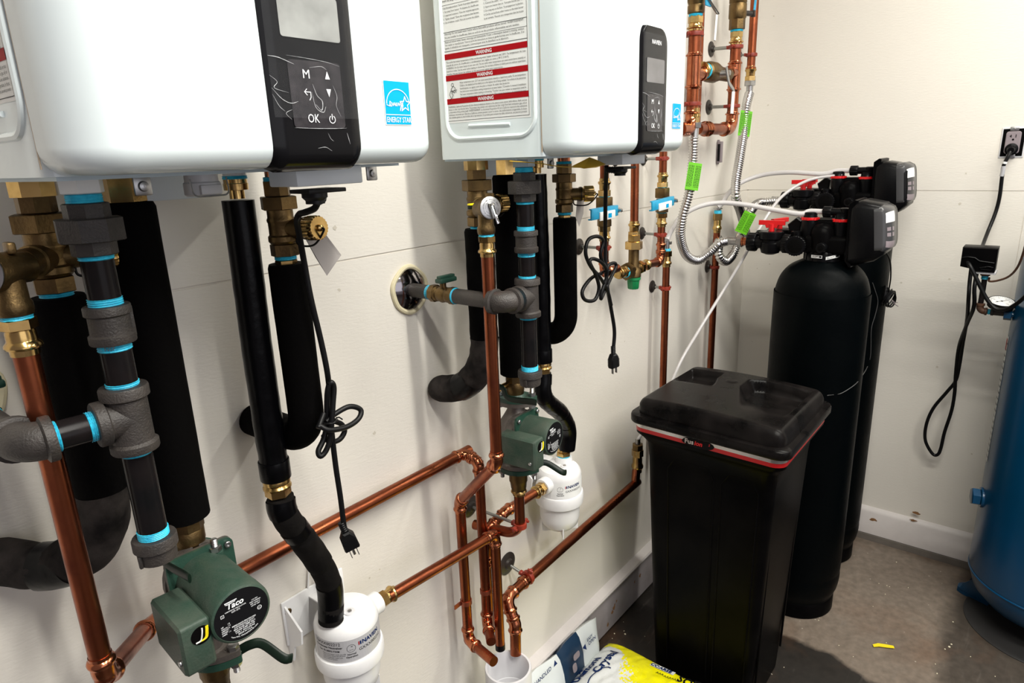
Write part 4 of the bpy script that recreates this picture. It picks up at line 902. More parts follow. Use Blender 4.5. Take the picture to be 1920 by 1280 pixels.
def make_neutraliser(c, flip, side, ztops):
    """c = axis (x, y); ztops = heights of shoulder, band bottom, collar bottom, bowl bottom"""
    x, y = c; z1, z2, z3, z4 = ztops; r = .0635; sg = -1 if flip else 1
    t = thing('condensate_neutralizer', 'white plastic neutralizer canister with silver label, under the %s heater' % side, 'canister', (x, y, z4), 'condensate neutralizer canisters')
    m = MB(); m.lathe((x, y, z2), Z, [(r, 0), (r, z1-z2-.001), (r*.985, z1-z2+.004), (r*.95, z1-z2+.012), (r*.86, z1-z2+.019), (r*.6, z1-z2+.0225), (0, z1-z2+.023)], 48)
    ix = x-sg*.030; m.lathe((ix, y+.004, z1+.012), Z, [(.027, 0), (.0255, .010), (.024, .024), (.0235, .025 if not flip else .026)], 28); m.build('head', 'white_plastic', t)
    m = MB(); m.lathe((x, y, z3), Z, [(r*.98, 0), (r*1.07, .002), (r*1.085, .008), (r*1.085, z2-z3-.006), (r*1.05, z2-z3), (r, z2-z3+.001)], 48); m.build('collar', 'white_plastic', t)
    m = MB(); m.lathe((x, y, z4), Z, [(r*.30, 0), (r*.62, .004), (r*.82, .018), (r*.90, .040), (r*.92, z3-z4)], 40); bowl = m.build('bowl', 'white_plastic', t)
    m = MB(); m.lathe((x, y, z4-.014), Z, [(.010, 0), (.010, .02)], 16)
    for k in range(4): aa = PI/4+k*PI/2; m.box((x+math.cos(aa)*.028, y+math.sin(aa)*.028, z4+.004), (.05, .003, .030), rot=aa)
    m.build('foot_ribs', 'white_plastic', bowl)
    m = MB(); op = V(x, y, z1-.012); d = V(sg, -.0, 0); m.lathe(op+d*r*.7, d, [(.0235, 0), (.0235, .036), (.022, .038), (.018, .0385)], 28); m.build('outlet_port', 'white_plastic', t)
    m = MB(); m.cyl((x-sg*.002, y-.018, z1+.021), (x-sg*.002, y-.018, z1+.0255), .0115, 20, bev=.001); m.lathe((x-sg*.002, y-.018, z1+.0255), Z, [(.0045, 0), (.004, .002), (0, .0025)], 12, 1); m.build('vent_boss', ['pvc', 'steel'], t)
    if flip:
        m = MB(); m.lathe((ix, y+.004, z1+.036), Z, [(.0185, 0), (.0185, .005)], 24); m.build('thread_sealant', 'sealant', t)
        m = MB(); m.hexa((ix, y+.004, z1+.041), Z, .0215, .012); m.lathe((ix, y+.004, z1+.053), Z, [(.016, 0), (.0185, .002), (.0185, .008), (.015, .010), (.015, .03)], 22); m.build('brass_adapter', 'brass', t)
    # printed label wrapped on the drum
    a0 = math.radians(-128 if not flip else -150); R = r+.0004; lm = MB()
    def cy(u, v, lift=0): w = a0+u/R; return V(x+(R+lift)*math.cos(w), y+(R+lift)*math.sin(w), z2+.004+v)
    Hh = z1-z2-.008; N = 30; us = [-.075+.175*i/N for i in range(N+1)]
    if flip: us = [-.02+.14*i/N for i in range(N+1)]
    lm.add([cy(q, 0) for q in us]+[cy(q, Hh) for q in us], [(i, i+1, N+2+i, N+1+i) for i in range(N)])
    fn = lambda p, q: cy(p, q, .0005)
    k = Hh/.05
    lm.text('NAVIEN', lambda p, q: fn(.030+p, Hh*.66+q), .0125*k, 3, bold=.03); lm.text('GXXX002212', lambda p, q: fn(.0225+p, Hh*.40+q), .0098*k, 1)
    quad(lm, fn, .0225, Hh*.66, .0245, Hh*.82, 2); quad(lm, fn, .0255, Hh*.66, .0285, Hh*.82, 3)
    ring2d(lm, fn, (.008, Hh*.62), .0085*k, .0006, 1); line2d(lm, fn, [(.004, Hh*.55), (.012, Hh*.55)], .0005, 1); line2d(lm, fn, [(.008, Hh*.70), (.0105, Hh*.70)], .0012, 1)
    lm.text('Normal', lambda p, q: fn(.008+p, Hh*.32+q), .0055*k, 1, 'CENTER', bold=.02); lm.text('Operation', lambda p, q: fn(.008+p, Hh*.20+q), .0055*k, 1, 'CENTER', bold=.02)
    if not flip:
        lm.text('GXXX002212', lambda p, q: fn(-.068+p, Hh*.80+q), .0098*k, 1); lm.text('Condensate Neutralizer', lambda p, q: fn(-.068+p, Hh*.66+q), .0062*k, 1, bold=.02); lm.text('Cat. SS-28093-TWM', lambda p, q: fn(-.060+p, Hh*.50+q), .0055*k, 1, bold=.02)
        for i, tx in enumerate(('Replace neutralizer media annually', 'or as needed. Check the pH level', 'of the condensate outlet each', 'year at time of service')): lm.text(tx, lambda p, q, i=i: fn(-.052+p, Hh*(.38-.08*i)+q), .0036*k, 1)
    else:
        pass
    lm.build('drum_label', ['silver' if not flip else 'label_white', 'print_black', 'print_red', 'print_navy'], t, smooth=False)
    # wall bracket
    m = MB(); xl, xr = x-.085, x+.062
    m.box(((xl+xr)/2, -.004, z1-.004), (xr-xl, .006, .100), bev=.002)
    for xx in (xl+.004, ): m.prism([(0, .05), (0, -.075), (-.012, -.078), (-.022, -.040), (-.050, -.020), (-.055, .012)], (xx, -.002, z1-.01), (0, 1, 0), (0, 0, 1), (1, 0, 0), .004)
    m.prism([(0, 0), (.028, 0), (0, .058)], (x+.004, -.008, z1+.030), (0, -1, 0), (0, 0, 1), (1, 0, 0), .003); m.box((x, -.030, z1+.026), (.05, .052, .004), bev=.001)
    m.tube([V(x-.025, -.004, z1+.030), V(x-.015, -.006, z1+.092), V(x+.012, -.040, z1+.036)], .003, 8); m.build('wall_bracket', 'white_plastic', t)
    m = MB(); m.lathe((x-.074, -.0075, z1+.022), (0, -1, 0), [(.007, 0), (.0075, .001), (.005, .003), (0, .0034)], 14); m.build('bracket_screw', 'bronze', t)
    return t
def front_z(py, x, y, r):
    d = V(-x, CAMY-y, 0).normalized(); return zat(py, x+d.x*r, y+d.y*r)
N1 = P(654, 1200, y=-.092); N2 = P(1049, 930, y=-.092)
c1 = (N1.x, -.092); c2 = (N2.x, -.092); rn = .0635
f1 = lambda py: front_z(py, c1[0], c1[1], rn); f2 = lambda py: front_z(py, c2[0], c2[1], rn)
make_neutraliser(c1, False, 'left', (f1(1197), f1(1243), f1(1268), f1(1268)-.075)); make_neutraliser(c2, True, 'right', (f2(905), f2(938), f2(959), f2(1008)))
ZN1, ZN2 = f1(1197), f2(905)

# copper off the neutralisers
zo = ZN1-.012; xs = N1.x+rn*.7+.040; r = .0127
vx = xat(925, -.100, zat(1000, 1.10, -.1)); yN = -.105
ztee = zat(1000, vx, yN)
pc = thing('copper_pipe', 'copper drain from the left white canister, running right then straight down to the floor drain', 'copper pipe', (xs, yN, zo))
copper_run('', [V(xs+.02, -.098, zo), V(vx, yN, ztee), V(vx, yN, zat(1214, vx, yN))], r, '', parent=pc, bend=.020)
m = MB(); press(m, (xs-.004, -.094, zo), V(vx-xs, 0, ztee-zo), r, .046, hexl=.42); m.build('press_adapter', 'brass', pc)
m = MB(); m.cyl((vx, yN, zat(1216, vx, yN)), (vx, yN, zat(1206, vx, yN)), r*1.04, 20); m.build('dark_end', 'tape', pc)
zo2 = ZN2-.012; xs2 = N2.x-rn*.7-.040
pc = thing('copper_pipe', 'copper drain from the right white canister, bending forward and down behind the other drain', 'copper pipe', (xs2, -.1, zo2))
vx2 = vx+.005; pts = [V(xs2-.01, -.094, zo2), P(948, 958, y=-.088), P(915, 992, y=-.075), V(vx2, -.066, zat(1050, vx2, -.066)), V(vx2, -.066, zat(1172, vx2, -.066))]
copper_run('', pts, r, '', parent=pc, bend=.020)
m = MB(); press(m, (xs2+.003, -.094, zo2), (-1, 0, -.03), r, .040, hexl=.42); m.build('press_adapter', 'brass', pc)
m = MB(); seal(m, (xs2+.003, -.094, zo2), X_, .016, .005); m.build('thread_sealant', 'sealant', pc)
# pipe dropping from the right pump, bending back to the wall, held by a red clamp
xp = XR+SH; za = zat(888+26, xp, YR); zl = zat(995, xp, YR)
pc = thing('copper_pipe', 'dark copper pipe dropping from the right green pump and curving back to the wall', 'copper pipe', (xp, YR, za))
m = MB(); m.tube(fillet([V(xp, YR, za), V(xp, YR, zl-.012), V(xp-.02, -.03, zl-.02)], .045, 12), .0127, 22); m.build('pipe_length', 'copper', pc)
m = MB(); press(m, (xp, YR, za+.018), (0, 0, -1), .0135, .036, hexl=.25); m.build('press_adapter', 'brass', pc)
def clamp(name, label, c, axis, base, r=.0127, rodr=.0045, baser=.019, group='red pipe clamps', oval=1.25):
    """split ring clamp round a pipe, stood off the wall on a threaded rod with a dark round flange"""
    c = Vector(c); base = Vector(base); t = thing('pipe_clamp', label, 'pipe clamp', base, group); ax = Vector(axis).normalized(); d = (base-c).normalized()
    d = (d-ax*d.dot(ax)).normalized() if abs(d.dot(ax)) > .3 else d; sd = ax.cross(d).normalized()
    m = MB(); w = .0065; m.lathe(c-ax*w, ax, [(r*1.02, 0), (r*1.30, .0005), (r*1.34, w), (r*1.30, 2*w-.0005), (r*1.02, 2*w)], 24)
    for s_ in (-1, 1):
        q = c+sd*s_*(r*1.3+.0065); m.box(q, (.013, .012, .008), Matrix((sd, ax, d)).transposed(), bev=.002)
    m.box(c+d*(r*1.3+.003), (.012, .012, .010), Matrix((sd, ax, d)).transposed(), bev=.0015); ring = m.build('ring', 'red_clamp', t)
    for s_ in (-1, 1):
        q = c+sd*s_*(r*1.3+.0075); m = MB(); m.lathe(q-d*.0085, d, [(.0032, 0), (.0036, .001), (.0036, .016), (.003, .017)], 10); m.build('clamp_screw', 'red_clamp', ring)
    m = MB(); m.cyl(c+d*(r*1.3+.004), base-d*.002, rodr, 12); m.build('rod', 'rod', t)
    m = MB(); n = Y_ if abs(base.y) < .02 else X_; nn = -n
    m.lathe(base-n*.0008, nn, [(baser, 0), (baser*1.0, .002), (baser*.9, .0035), (baser*.5, .006), (baser*.42, .012), (baser*.34, .013)], 28); m.build('wall_flange', 'rubber', t)
    return t
zcl = zat(984, xp, YR); bq = P(925, 955, y=0)
clamp('', 'red clamp on the dark copper pipe below the right green pump', V(xp, YR, zcl), Z, V(xp-.004, 0, zcl+.0), rodr=.004, baser=.030)

# heater power cords with their plugs hanging loose
def plug(t, p, d, face, sc=1):
    d = Vector(d).normalized(); f = (Vector(face)-d*Vector(face).dot(d)).normalized(); s_ = d.cross(f).normalized(); m = MB()
    pf = []
    for i in range(5): pf += [(.0052*sc, i*.004*sc), (.0062*sc, (i*.004+.001)*sc), (.0062*sc, (i*.004+.0025)*sc), (.0050*sc, (i*.004+.003)*sc)]
    m.lathe(p-d*.020*sc, d, pf, 12)
    m.prism([(-.006*sc, 0), (.006*sc, 0), (.0125*sc, .010*sc), (.0135*sc, .034*sc), (.012*sc, .037*sc), (-.012*sc, .037*sc), (-.0135*sc, .034*sc), (-.0125*sc, .010*sc)], p-f*.009*sc, s_, d, f, .018*sc, bev=.003*sc)
    for i in range(7): m.box(p+d*(.014+i*.003)*sc, (.0235*sc, .0012*sc, .0195*sc), Matrix((s_, d, f)).transposed())
    b = m.build('plug', 'cord', t)
    for k in (-1, 1): m = MB(); m.box(p+d*.044*sc+s_*k*.0063*sc+f*.002*sc, (.0015*sc, .016*sc, .0063*sc), Matrix((s_, d, f)).transposed()); m.build('prong', 'steel', b)
    m = MB(); m.cyl(p+d*.036*sc-f*.005*sc, p+d*.054*sc-f*.005*sc, .0024*sc, 10, bev=.0008); m.build('ground_pin', 'steel', b)
def cord(name, label, pts, r, cat='cord', group=None, mat_='cord', n=8):
    pts = [Vector(p) for p in pts]; t = thing(name, label, cat, pts[0], group); m = MB(); m.tube(smooth_path(pts, n), r, 10); m.build('cable', mat_, t); return t
y1 = -.215
def Q(*l): return [P(a, b, y=c) for a, b, c in l]
t = cord('power_cord', 'black power cord knotted in loops, plug hanging beside the left foam pipe bend', Q((598, 372, -.30), (590, 390, -.29), (572, 398, -.27), (561, 402, -.25), (557, 416, -.235), (562, 445, -.225), (570, 490, y1), (583, 560, y1), (602, 640, y1), (614, 700, y1), (618, 745, y1+.012), (620, 790, y1), (629, 870, y1), (638, 930, y1), (644, 978, y1), (646, 990, y1)), .0047)
pl = P(647, 996, y=y1); plug(t, pl, P(664, 1035, y=y1-.004)-pl, (-.5, -1, .1))
m = MB(); m.tube(smooth_path(Q((607, 775, y1-.005), (598, 800, y1-.012), (600, 798, y1-.012), (618, 806, y1-.02), (650, 800, y1-.02), (672, 785, y1-.018), (676, 768, y1-.014), (655, 762, y1-.01), (628, 776, y1-.006), (612, 790, y1-.004)), 6), .0045, 10); m.build('loop', 'cord', t)
m = MB(); m.tube(smooth_path(Q((617, 720, y1-.010), (622, 717, y1-.012), (626, 728, y1-.012), (624, 760, y1-.012), (622, 790, y1-.012), (619, 822, y1-.01), (611, 845, y1-.008), (601, 855, y1-.006), (597, 845, y1-.002), (606, 825, y1), (612, 800, y1), (613, 760, y1-.004), (614, 735, y1-.008), (617, 720, y1-.010)), 6), .0045, 10); m.build('loop', 'cord', t)
m = MB(); m.tube(smooth_path(Q((606, 815, y1+.006), (618, 828, y1+.004), (636, 824, y1+.004), (646, 808, y1+.004), (640, 795, y1+.002), (622, 788, y1)), 6), .0045, 10); m.build('loop', 'cord', t)
m = MB(); m.torus(P(619, 790, y=y1-.004), (0, .1, 1), .011, .0022, 16, 6); m.tube(Q((630, 783, y1-.016), (636, 782, y1-.02), (642, 786, y1-.02)), .0012, 6); m.build('twist_tie', 'cord', t)
def gland(t, p, tip, near):
    m = MB(); m.box(p+V(0, 0, -.006), (.056, .042, .005), bev=.001); m.lathe(p+V(-.006, 0, -.008), (0, 0, -1), [(.016, 0), (.016, .006), (.012, .010), (.012, .014)], 18)
    q = smooth_path([p+V(-.006, 0, -.014), (p+tip)/2+V(.004, 0, -.006), tip], 8); m.tube(q, [(.0088 if i % 2 else .0072)-.0022*i/len(q) for i in range(len(q))], 12); m.build('strain_relief', 'cord', t)
gland(t, V(.216+.299, -.35, 1.698), P(596, 376, y=-.30), True)
y2 = -.27
t = cord('power_cord', 'black power cord looped in front of the valve group on the right, plug hanging free', Q((1137, 312, -.33), (1136, 350, -.31), (1135, 400, -.29), (1135, 450, y2), (1136, 500, y2), (1139, 540, y2), (1146, 580, y2), (1152, 620, y2), (1150, 655, y2)), .0046)
pl = P(1150, 663, y=y2); plug(t, pl, P(1151, 700, y=y2)-pl, (-.25, -1, 0))
m = MB(); m.tube(smooth_path(Q((1134, 500, y2-.008), (1126, 478, y2-.012), (1131, 452, y2-.014), (1120, 443, y2-.014), (1103, 450, y2-.012), (1098, 475, y2-.012), (1108, 500, y2-.012), (1125, 520, y2-.01), (1139, 545, y2-.006), (1146, 572, y2-.004)), 7), .0043, 10); m.build('loop', 'cord', t)
m = MB(); m.tube(smooth_path(Q((1128, 512, y2+.004), (1108, 522, y2), (1092, 545, y2), (1097, 562, y2-.004), (1115, 562, y2-.008), (1123, 540, y2-.01), (1117, 515, y2-.012), (1106, 492, y2-.012), (1112, 485, y2-.01), (1128, 492, y2-.01), (1138, 508, y2-.012), (1136, 525, y2-.01), (1128, 548, y2-.008), (1127, 560, y2-.006), (1134, 545, y2-.002), (1148, 515, y2), (1155, 500, y2+.004), (1152, 493, y2+.004), (1140, 498, y2+.002), (1136, 515, y2)), 6), .0043, 10); m.build('loop', 'cord', t)
gland(t, V(.984+.299, -.35, 1.698), P(1137, 318, y=-.33), False)
m = MB(); m.torus(P(1137, 508, y=y2-.004), (0, .2, 1), .010, .002, 16, 6); m.build('twist_tie', 'cord', t)
# folded yellow tag on a string, under the right heater
tg = Q((955, 302, -.30), (1010, 306, -.33), (1048, 312, -.34), (1090, 314, -.345), (1128, 309, -.34), (1136, 308, -.34), (1108, 296, -.33))
m = MB(); m.tube(smooth_path(tg[:4], 6), .0022, 6, oval=.4)
v = Q((1072, 312, -.345), (1095, 316, -.345), (1118, 314, -.345), (1136, 308, -.345), (1122, 301, -.335), (1106, 295, -.325), (1090, 305, -.33)); nv = len(v)
m.add(v+[p+V(0, .0005, .0004) for p in v], [tuple(range(nv)), tuple(range(nv, 2*nv))[::-1]]+[(i, (i+1) % nv, nv+(i+1) % nv, nv+i) for i in range(nv)])
tag(m.build('hanging_tag', 'yellow_paper', smooth=False), 'yellow folded tag tied on a string under the right heater', 'tag')
# ------------------------------------------------------------------ risers, mixing valve and pipes at the right
def zz(py, x, y): return zat(py, x, y)
def press_at(t, x, y, pt, pb, r=.0127, up=True):
    """press adapter spanning photo rows pt..pb; up: thread end at the top"""
    a, b = zz(pt, x, y), zz(pb, x, y); m = MB()
    if up: press(m, (x, y, a), (0, 0, -1), r, a-b)
    else: press(m, (x, y, b), (0, 0, 1), r, a-b)
    m.build('press_adapter', 'brass', t)
def seal_at(t, x, y, pt, pb, r=.0145): m = MB(); seal(m, (x, y, zz(pb, x, y)), Z, r, zz(pt, x, y)-zz(pb, x, y)); m.build('thread_sealant', 'sealant', t)
def blue_ball_valve(x, y, pt, pb, label, lev, group='ball valves with blue levers'):
    a, b = zz(pt, x, y), zz(pb, x, y); t = thing('ball_valve', label, 'valve', (x, y, b), group); h = a-b
    m = MB(); m.box((x, y, (a+b)/2+h*.28), (.036, .036, h*.40), bev=.003); m.lathe((x, y, b+h*.2), Z, [(.019, 0), (.0205, h*.1), (.0205, h*.25), (.019, h*.35)], 24); m.hexa((x, y, b), Z, .0205, h*.22, n=8); m.cyl((x, y, (a+b)/2), (x, y-.032, (a+b)/2), .008, 14); m.build('body', 'bronze', t)
    l0, l1 = Vector(lev[0]), Vector(lev[1]); d = (l1-l0).normalized(); n = V(0, -1, 0); n = (n-d*n.dot(d)).normalized(); s_ = d.cross(n)
    L = (l1-l0).length; m = MB(); mt = Matrix((d, s_, n)).transposed()
    m.box((l0+l1)/2, (L, .030, .006), mt, bev=.0025); m.box((l0+l1)/2+s_*.013-n*.004, (L, .004, .012), mt, bev=.0015); m.box((l0+l1)/2-s_*.013-n*.004, (L*.92, .004, .012), mt, bev=.0015); lv = m.build('lever', 'blue_handle', t)
    q = l0+d*L*.55+n*.0045-s_*.002*0; q = q-Z*.008; m = MB(); m.box(q, (L*.58, .024, .005), mt, bev=.0022); tg = m.build('lever_tag', 'label_white', lv)
    pf = plane_fn(q+n*.0029+d*L*.02, d, -s_ if s_.z < 0 else s_); m = MB(); quad(m, pf, -.002, -.007, .016, .005); m.build('tag_print', 'energy_blue', lv, smooth=False)
    m = MB(); m.hexa(l1+n*.002+d*.003, n, .0058, .010); m.box(l1+d*.0, (.02, .014, .004), mt, bev=.001); m.build('stem_nut', 'steel', t)
    return t
xA, yA, xC, yC2, xM = 1.649, -.088, 2.040, -.073, 1.838
yM = -.081
# A
t = thing('copper_pipe', 'copper riser behind the hanging cord, with a blue-lever valve in it', 'copper pipe', (xA, yA, 1.4))
MB().cyl((xA, yA, zz(345, xA, yA)), (xA, yA, 2.95), .0127, 20).build('pipe_length', 'copper', t)
press_at(t, xA, yA, 366, 334, up=True) if 0 else None
m = MB(); b_ = zz(368, xA, yA); press(m, (xA, yA, b_), Z, .0127, zz(334, xA, yA)-b_); m.build('press_adapter', 'brass', t); seal_at(t, xA, yA, 363, 370)
blue_ball_valve(xA, yA, 368, 424, 'brass ball valve with blue lever and white tag, behind the black cord', (P(1108, 403, y=yA-.04), P(1158, 394, y=yA-.04)))
seal_at(t, xA, yA, 419, 426); press_at(t, xA, yA, 424, 452)
zE = zz(512, xA, yA); copper_run('', [V(xA, yA, zz(448, xA, yA)), V(xA, yA, zE), V(xA+.075, yA, zE+.004)], .0127, '', parent=t, bend=.018)
clamp('', 'red clamp with dark wall flange, left of the hanging cord loops', V(xA, yA, zz(465, xA, yA)), Z, V(xA, 0, P(1085, 462, y=0).z), baser=.024)
# mixing valve
zM = zz(505, xM, yM); t = thing('mixing_valve', 'brass thermostatic mixing valve with a bright green cap underneath', 'valve', (xM, yM, zM-.05))
m = MB(); m.lathe((xM, yM, zz(520, xM, yM)), Z, [(.020, 0), (.0235, .004), (.0235, .022), (.019, .028), (.0165, .036), (.0165, zz(468, xM, yM)-zz(520, xM, yM))], 26)
m.lathe((xM-.052, yM, zM), X_, [(.0165, 0), (.0165, .104)], 20); m.build('body', 'bronze', t)
m = MB(); m.hexa((xM-.050, yM, zM), X_, .0275, .018); m.hexa((xM-.030, yM, zM), X_, .022, .010); m.build('union_nut', 'bronze', t)
m = MB(); m.hexa((xM+.030, yM, zM), X_, .0225, .016); m.build('union_nut', 'brass', t)
m = MB(); za_, zb_ = zz(452, xM, yM), zz(467, xM, yM); m.hexa((xM, yM, zb_), Z, .0275, za_-zb_, ph=.2); m.hexa((xM, yM, za_), Z, .021, .02); m.build('union_nut', 'brass', t)
m = MB(); zc_, zd_ = zz(519, xM, yM), zz(541, xM, yM); v = []; n = 40; a_, b_, _ = frame(Z)
for zq, rr_ in ((zd_, .0155), (zd_+.002, .0175), (zc_-.010, .0195), (zc_-.008, .0225), (zc_, .0225)):
    for i in range(n): w = 2*PI*i/n; q = rr_*(1 if (i//2) % 2 or rr_ > .02 else .92); v.append((xM+math.cos(w)*q, yM+math.sin(w)*q, zq))
m.add(v, [(j*n+i, j*n+(i+1) % n, (j+1)*n+(i+1) % n, (j+1)*n+i) for j in range(4) for i in range(n)]+[tuple(range(n))[::-1], tuple(4*n+i for i in range(n))]); m.build('green_cap', 'green_plastic', t)
for sgn, x0_ in ((-1, xM-.052), (1, xM+.048)):
    m = MB(); press(m, (x0_, yM, zM+.002), (sgn, 0, 0), .0127, .050, hexl=.3); m.build('press_adapter', 'brass', t)
m = MB(); seal(m, (xM-.056, yM, zM), X_, .0165, .006); m.build('thread_sealant', 'sealant', t)
t = thing('copper_pipe', 'middle copper riser above the green-capped mixing valve', 'copper pipe', (xM, yM, 1.5))
MB().cyl((xM, yM, zz(430, xM, yM)), (xM, yM, 2.95), .0127, 20).build('pipe_length', 'copper', t)
m = MB(); b_ = zz(444, xM, yM); press(m, (xM, yM, b_), Z, .0127, zz(414, xM, yM)-b_); m.build('press_adapter', 'brass', t); seal_at(t, xM, yM, 440, 446)
clamp('', 'red clamp on the middle riser, just under the right heater', V(xM, yM, zz(300, xM, yM)), Z, V(xM+.02, 0, zz(300, xM, yM)), baser=.018)
# C
t = thing('copper_pipe', 'right copper riser with a blue-lever valve, turning into the mixing valve', 'copper pipe', (xC, yC2, 1.4))
MB().cyl((xC, yC2, zz(330, xC, yC2)), (xC, yC2, 2.95), .0127, 20).build('pipe_length', 'copper', t)
m = MB(); b_ = zz(351, xC, yC2); press(m, (xC, yC2, b_), Z, .0127, zz(323, xC, yC2)-b_); m.build('press_adapter', 'brass', t); seal_at(t, xC, yC2, 346, 352)
blue_ball_valve(xC, yC2, 351, 398, 'brass ball valve with blue lever and white tag, beside the flexible hose', (P(1222, 387, y=yC2-.04), P(1263, 376, y=yC2-.04)))
seal_at(t, xC, yC2, 394, 400); press_at(t, xC, yC2, 399, 425)
zE2 = zz(490, xC, yC2); copper_run('', [V(xC, yC2, zz(420, xC, yC2)), V(xC, yC2, zE2+.0), V(xM+.10, yM, zM+.002)], .0127, '', parent=t, bend=.020)
bead(m := MB(), (xC, yC2, zz(458, xC, yC2)), Z, .0127); bead(m, (xC, yC2, zz(470, xC, yC2)), Z, .0127); m.build('coupling', 'copper_bright', t)
clamp('', 'red clamp on the right riser beside the mixing valve', V(xC, yC2, zz(440, xC, yC2)), Z, V(xC, 0, 1.454), baser=.021)
clamp('', 'red clamp on the right riser, just under the corner of the right heater', V(xC, yC2, zz(297, xC, yC2)), Z, V(xC, 0, 1.698), baser=.021)
xL, yL = 2.124, -.054
t = thing('drain_pipe', 'thin copper drain with a clear tube in its brass top, dropping behind the brine tank', 'copper pipe', (xL, yL, .7))
MB().cyl((xL, yL, .60), (xL, yL, zz(492, xL, yL)), .0127, 20).build('pipe_length', 'copper', t)
press_at(t, xL, yL, 470, 500); seal_at(t, xL, yL, 466, 474, .0135)
m = MB(); m.cyl((xL, yL, zz(468, xL, yL)), (xL, yL, zz(452, xL, yL)), .009, 14); m.box((xL+.014, yL-.006, zz(456, xL, yL)), (.014, .006, .010), bev=.001); m.build('hose_clip', 'steel', t)
clamp('', 'red clamp with dark wall flange on the drain below the mixing valve', V(xL, yL, zz(540, xL, yL)), Z, V(xL-.0, 0, 1.255), baser=.022)
# far riser near the corner
xF, yF = 2.616, -.034
t = thing('drain_pipe', 'dark copper drain by the room corner, partly hidden by the silver flexible hose', 'copper pipe', (xF, yF, .6))
MB().cyl((xF, yF, .5), (xF, yF, zz(428, xF, yF)), .0135, 20).build('pipe_length', 'copper', t)
press_at(t, xF, yF, 400, 436); seal_at(t, xF, yF, 394, 402, .014); m = MB(); m.lathe((xF, yF, zz(396, xF, yF)), Z, [(.010, 0), (.010, .008), (.018, .009), (.018, .013), (.006, .014)], 18); m.build('top_cap', 'steel', t)
clamp('', 'red clamp with black flange on the drain by the room corner', V(xF, yF, zz(501, xF, yF)), Z, V(xF, 0, 1.254), baser=.026)
# low pipe along the skirting
yP = -.066; pa, pb = P(985, 1088, y=yP), P(1188, 908, y=yP)
t = thing('copper_pipe', 'dark copper pipe sloping low along the wall from the brine tank to the floor drain', 'copper pipe', pa)
d0 = P(955, 1108, y=yP-.02); d1 = P(950, 1150, y=yP-.045); d1 = P(957, 1140, y=yP-.035)
copper_run('', [V(pb.x+.03, yP, pb.z), pa, P(949, 1122, y=yP-.005), P(966, 1170, y=-.105), P(967, 1226, y=-.115)], .0150, '', parent=t, bend=.024)
ue = V(pb.x+.012, yP, pb.z+.002); m = MB(); m.tube(fillet([ue, ue+V(.004, 0, .03), V(1.913, yP, .66)], .02, 6), .015, 18); m.build('elbow', 'copper_bright', t)
xq = 1.915; m = MB(); b_ = zz(884, xq, yP); press(m, (xq, yP, zz(842, xq, yP)), (0, 0, -1), .0145, zz(842, xq, yP)-b_, hexl=.3); m.build('press_adapter', 'brass', t); seal_at(t, xq, yP, 843, 850, .017); m = MB(); m.hexa((xq, yP, zz(842, xq, yP)), Z, .020, zz(832, xq, yP)-zz(842, xq, yP)); m.build('brass_bush', 'bronze', t)
m = MB(); m.cyl((xq, yP, zz(834, xq, yP)), (xq, yP, zz(822, xq, yP)), .009, 12); m.build('grey_bush', 'steel', t)
clamp('', 'red clamp with an oval black flange on the low pipe above the floor drain', pa+V(.012, 0, .004), pb-pa, V(pa.x+.0, 0, pa.z+.03), r=.0155, baser=.034)
# ---- upper right
yT = -.095; xR0, xR1 = 2.200, 2.557
def ring_beads(t, x, y, rows, r):
    for py in rows: m = MB(); m.lathe((x, y, zz(py, x, y)-.004), Z, [(r*1.06, -.004), (r*1.12, 0), (r*1.34, .003), (r*1.34, .006), (r*1.12, .009), (r*1.06, .013)], 24); m.build('socket_bead', 'copper_bright', t)
R = .0205
t = thing('copper_pipe', 'large bright copper pipe with a tee, right beside the right heater', 'copper pipe', (xR0, yT, 1.8))
MB().cyl((xR0, yT, zz(215, xR0, yT)), (xR0, yT, zz(48, xR0, yT)), R, 26).build('pipe_length', 'copper', t)
ring_beads(t, xR0, yT, (104, 163, 212), R)
m = MB(); m.lathe((xR0, yT, zz(163, xR0, yT)), Z, [(R*1.13, 0), (R*1.13, zz(104, xR0, yT)-zz(163, xR0, yT))], 26); zt = zz(136, xR0, yT); m.lathe((xR0, yT, zt), X_, [(R*1.0, 0), (R*1.0, .055), (R*1.15, .057), (R*1.15, .066), (R, .068)], 24); m.build('tee', 'copper_bright', t)
m = MB(); zb_ = zz(243, xR0, yT); m.tube(fillet([V(xR0, yT, zz(212, xR0, yT)), V(xR0, yT, zb_), V(xR0-.09, yT, zb_-.0)], .045, 10), R*1.12, 26); m.build('elbow', 'copper_bright', t)
m = MB(); a_ = zz(30, xR0, yT); press(m, (xR0, yT, a_), (0, 0, -1), R*.92, a_-zz(58, xR0, yT), hexl=.5, hr=1.25); m.build('press_adapter', 'brass', t); seal_at(t, xR0, yT, 26, 32, .021)
bv = thing('ball_valve', 'bronze ball valve at the top edge beside the right heater, white drooping handle', 'valve', (xR0, yT, zz(26, xR0, yT)))
m = MB(); m.lathe((xR0, yT, zz(27, xR0, yT)), Z, [(.021, 0), (.026, .004), (.026, .025), (.024, .028), (.030, .045), (.030, .1), (.024, .12)], 28); m.build('body', 'bronze', bv)
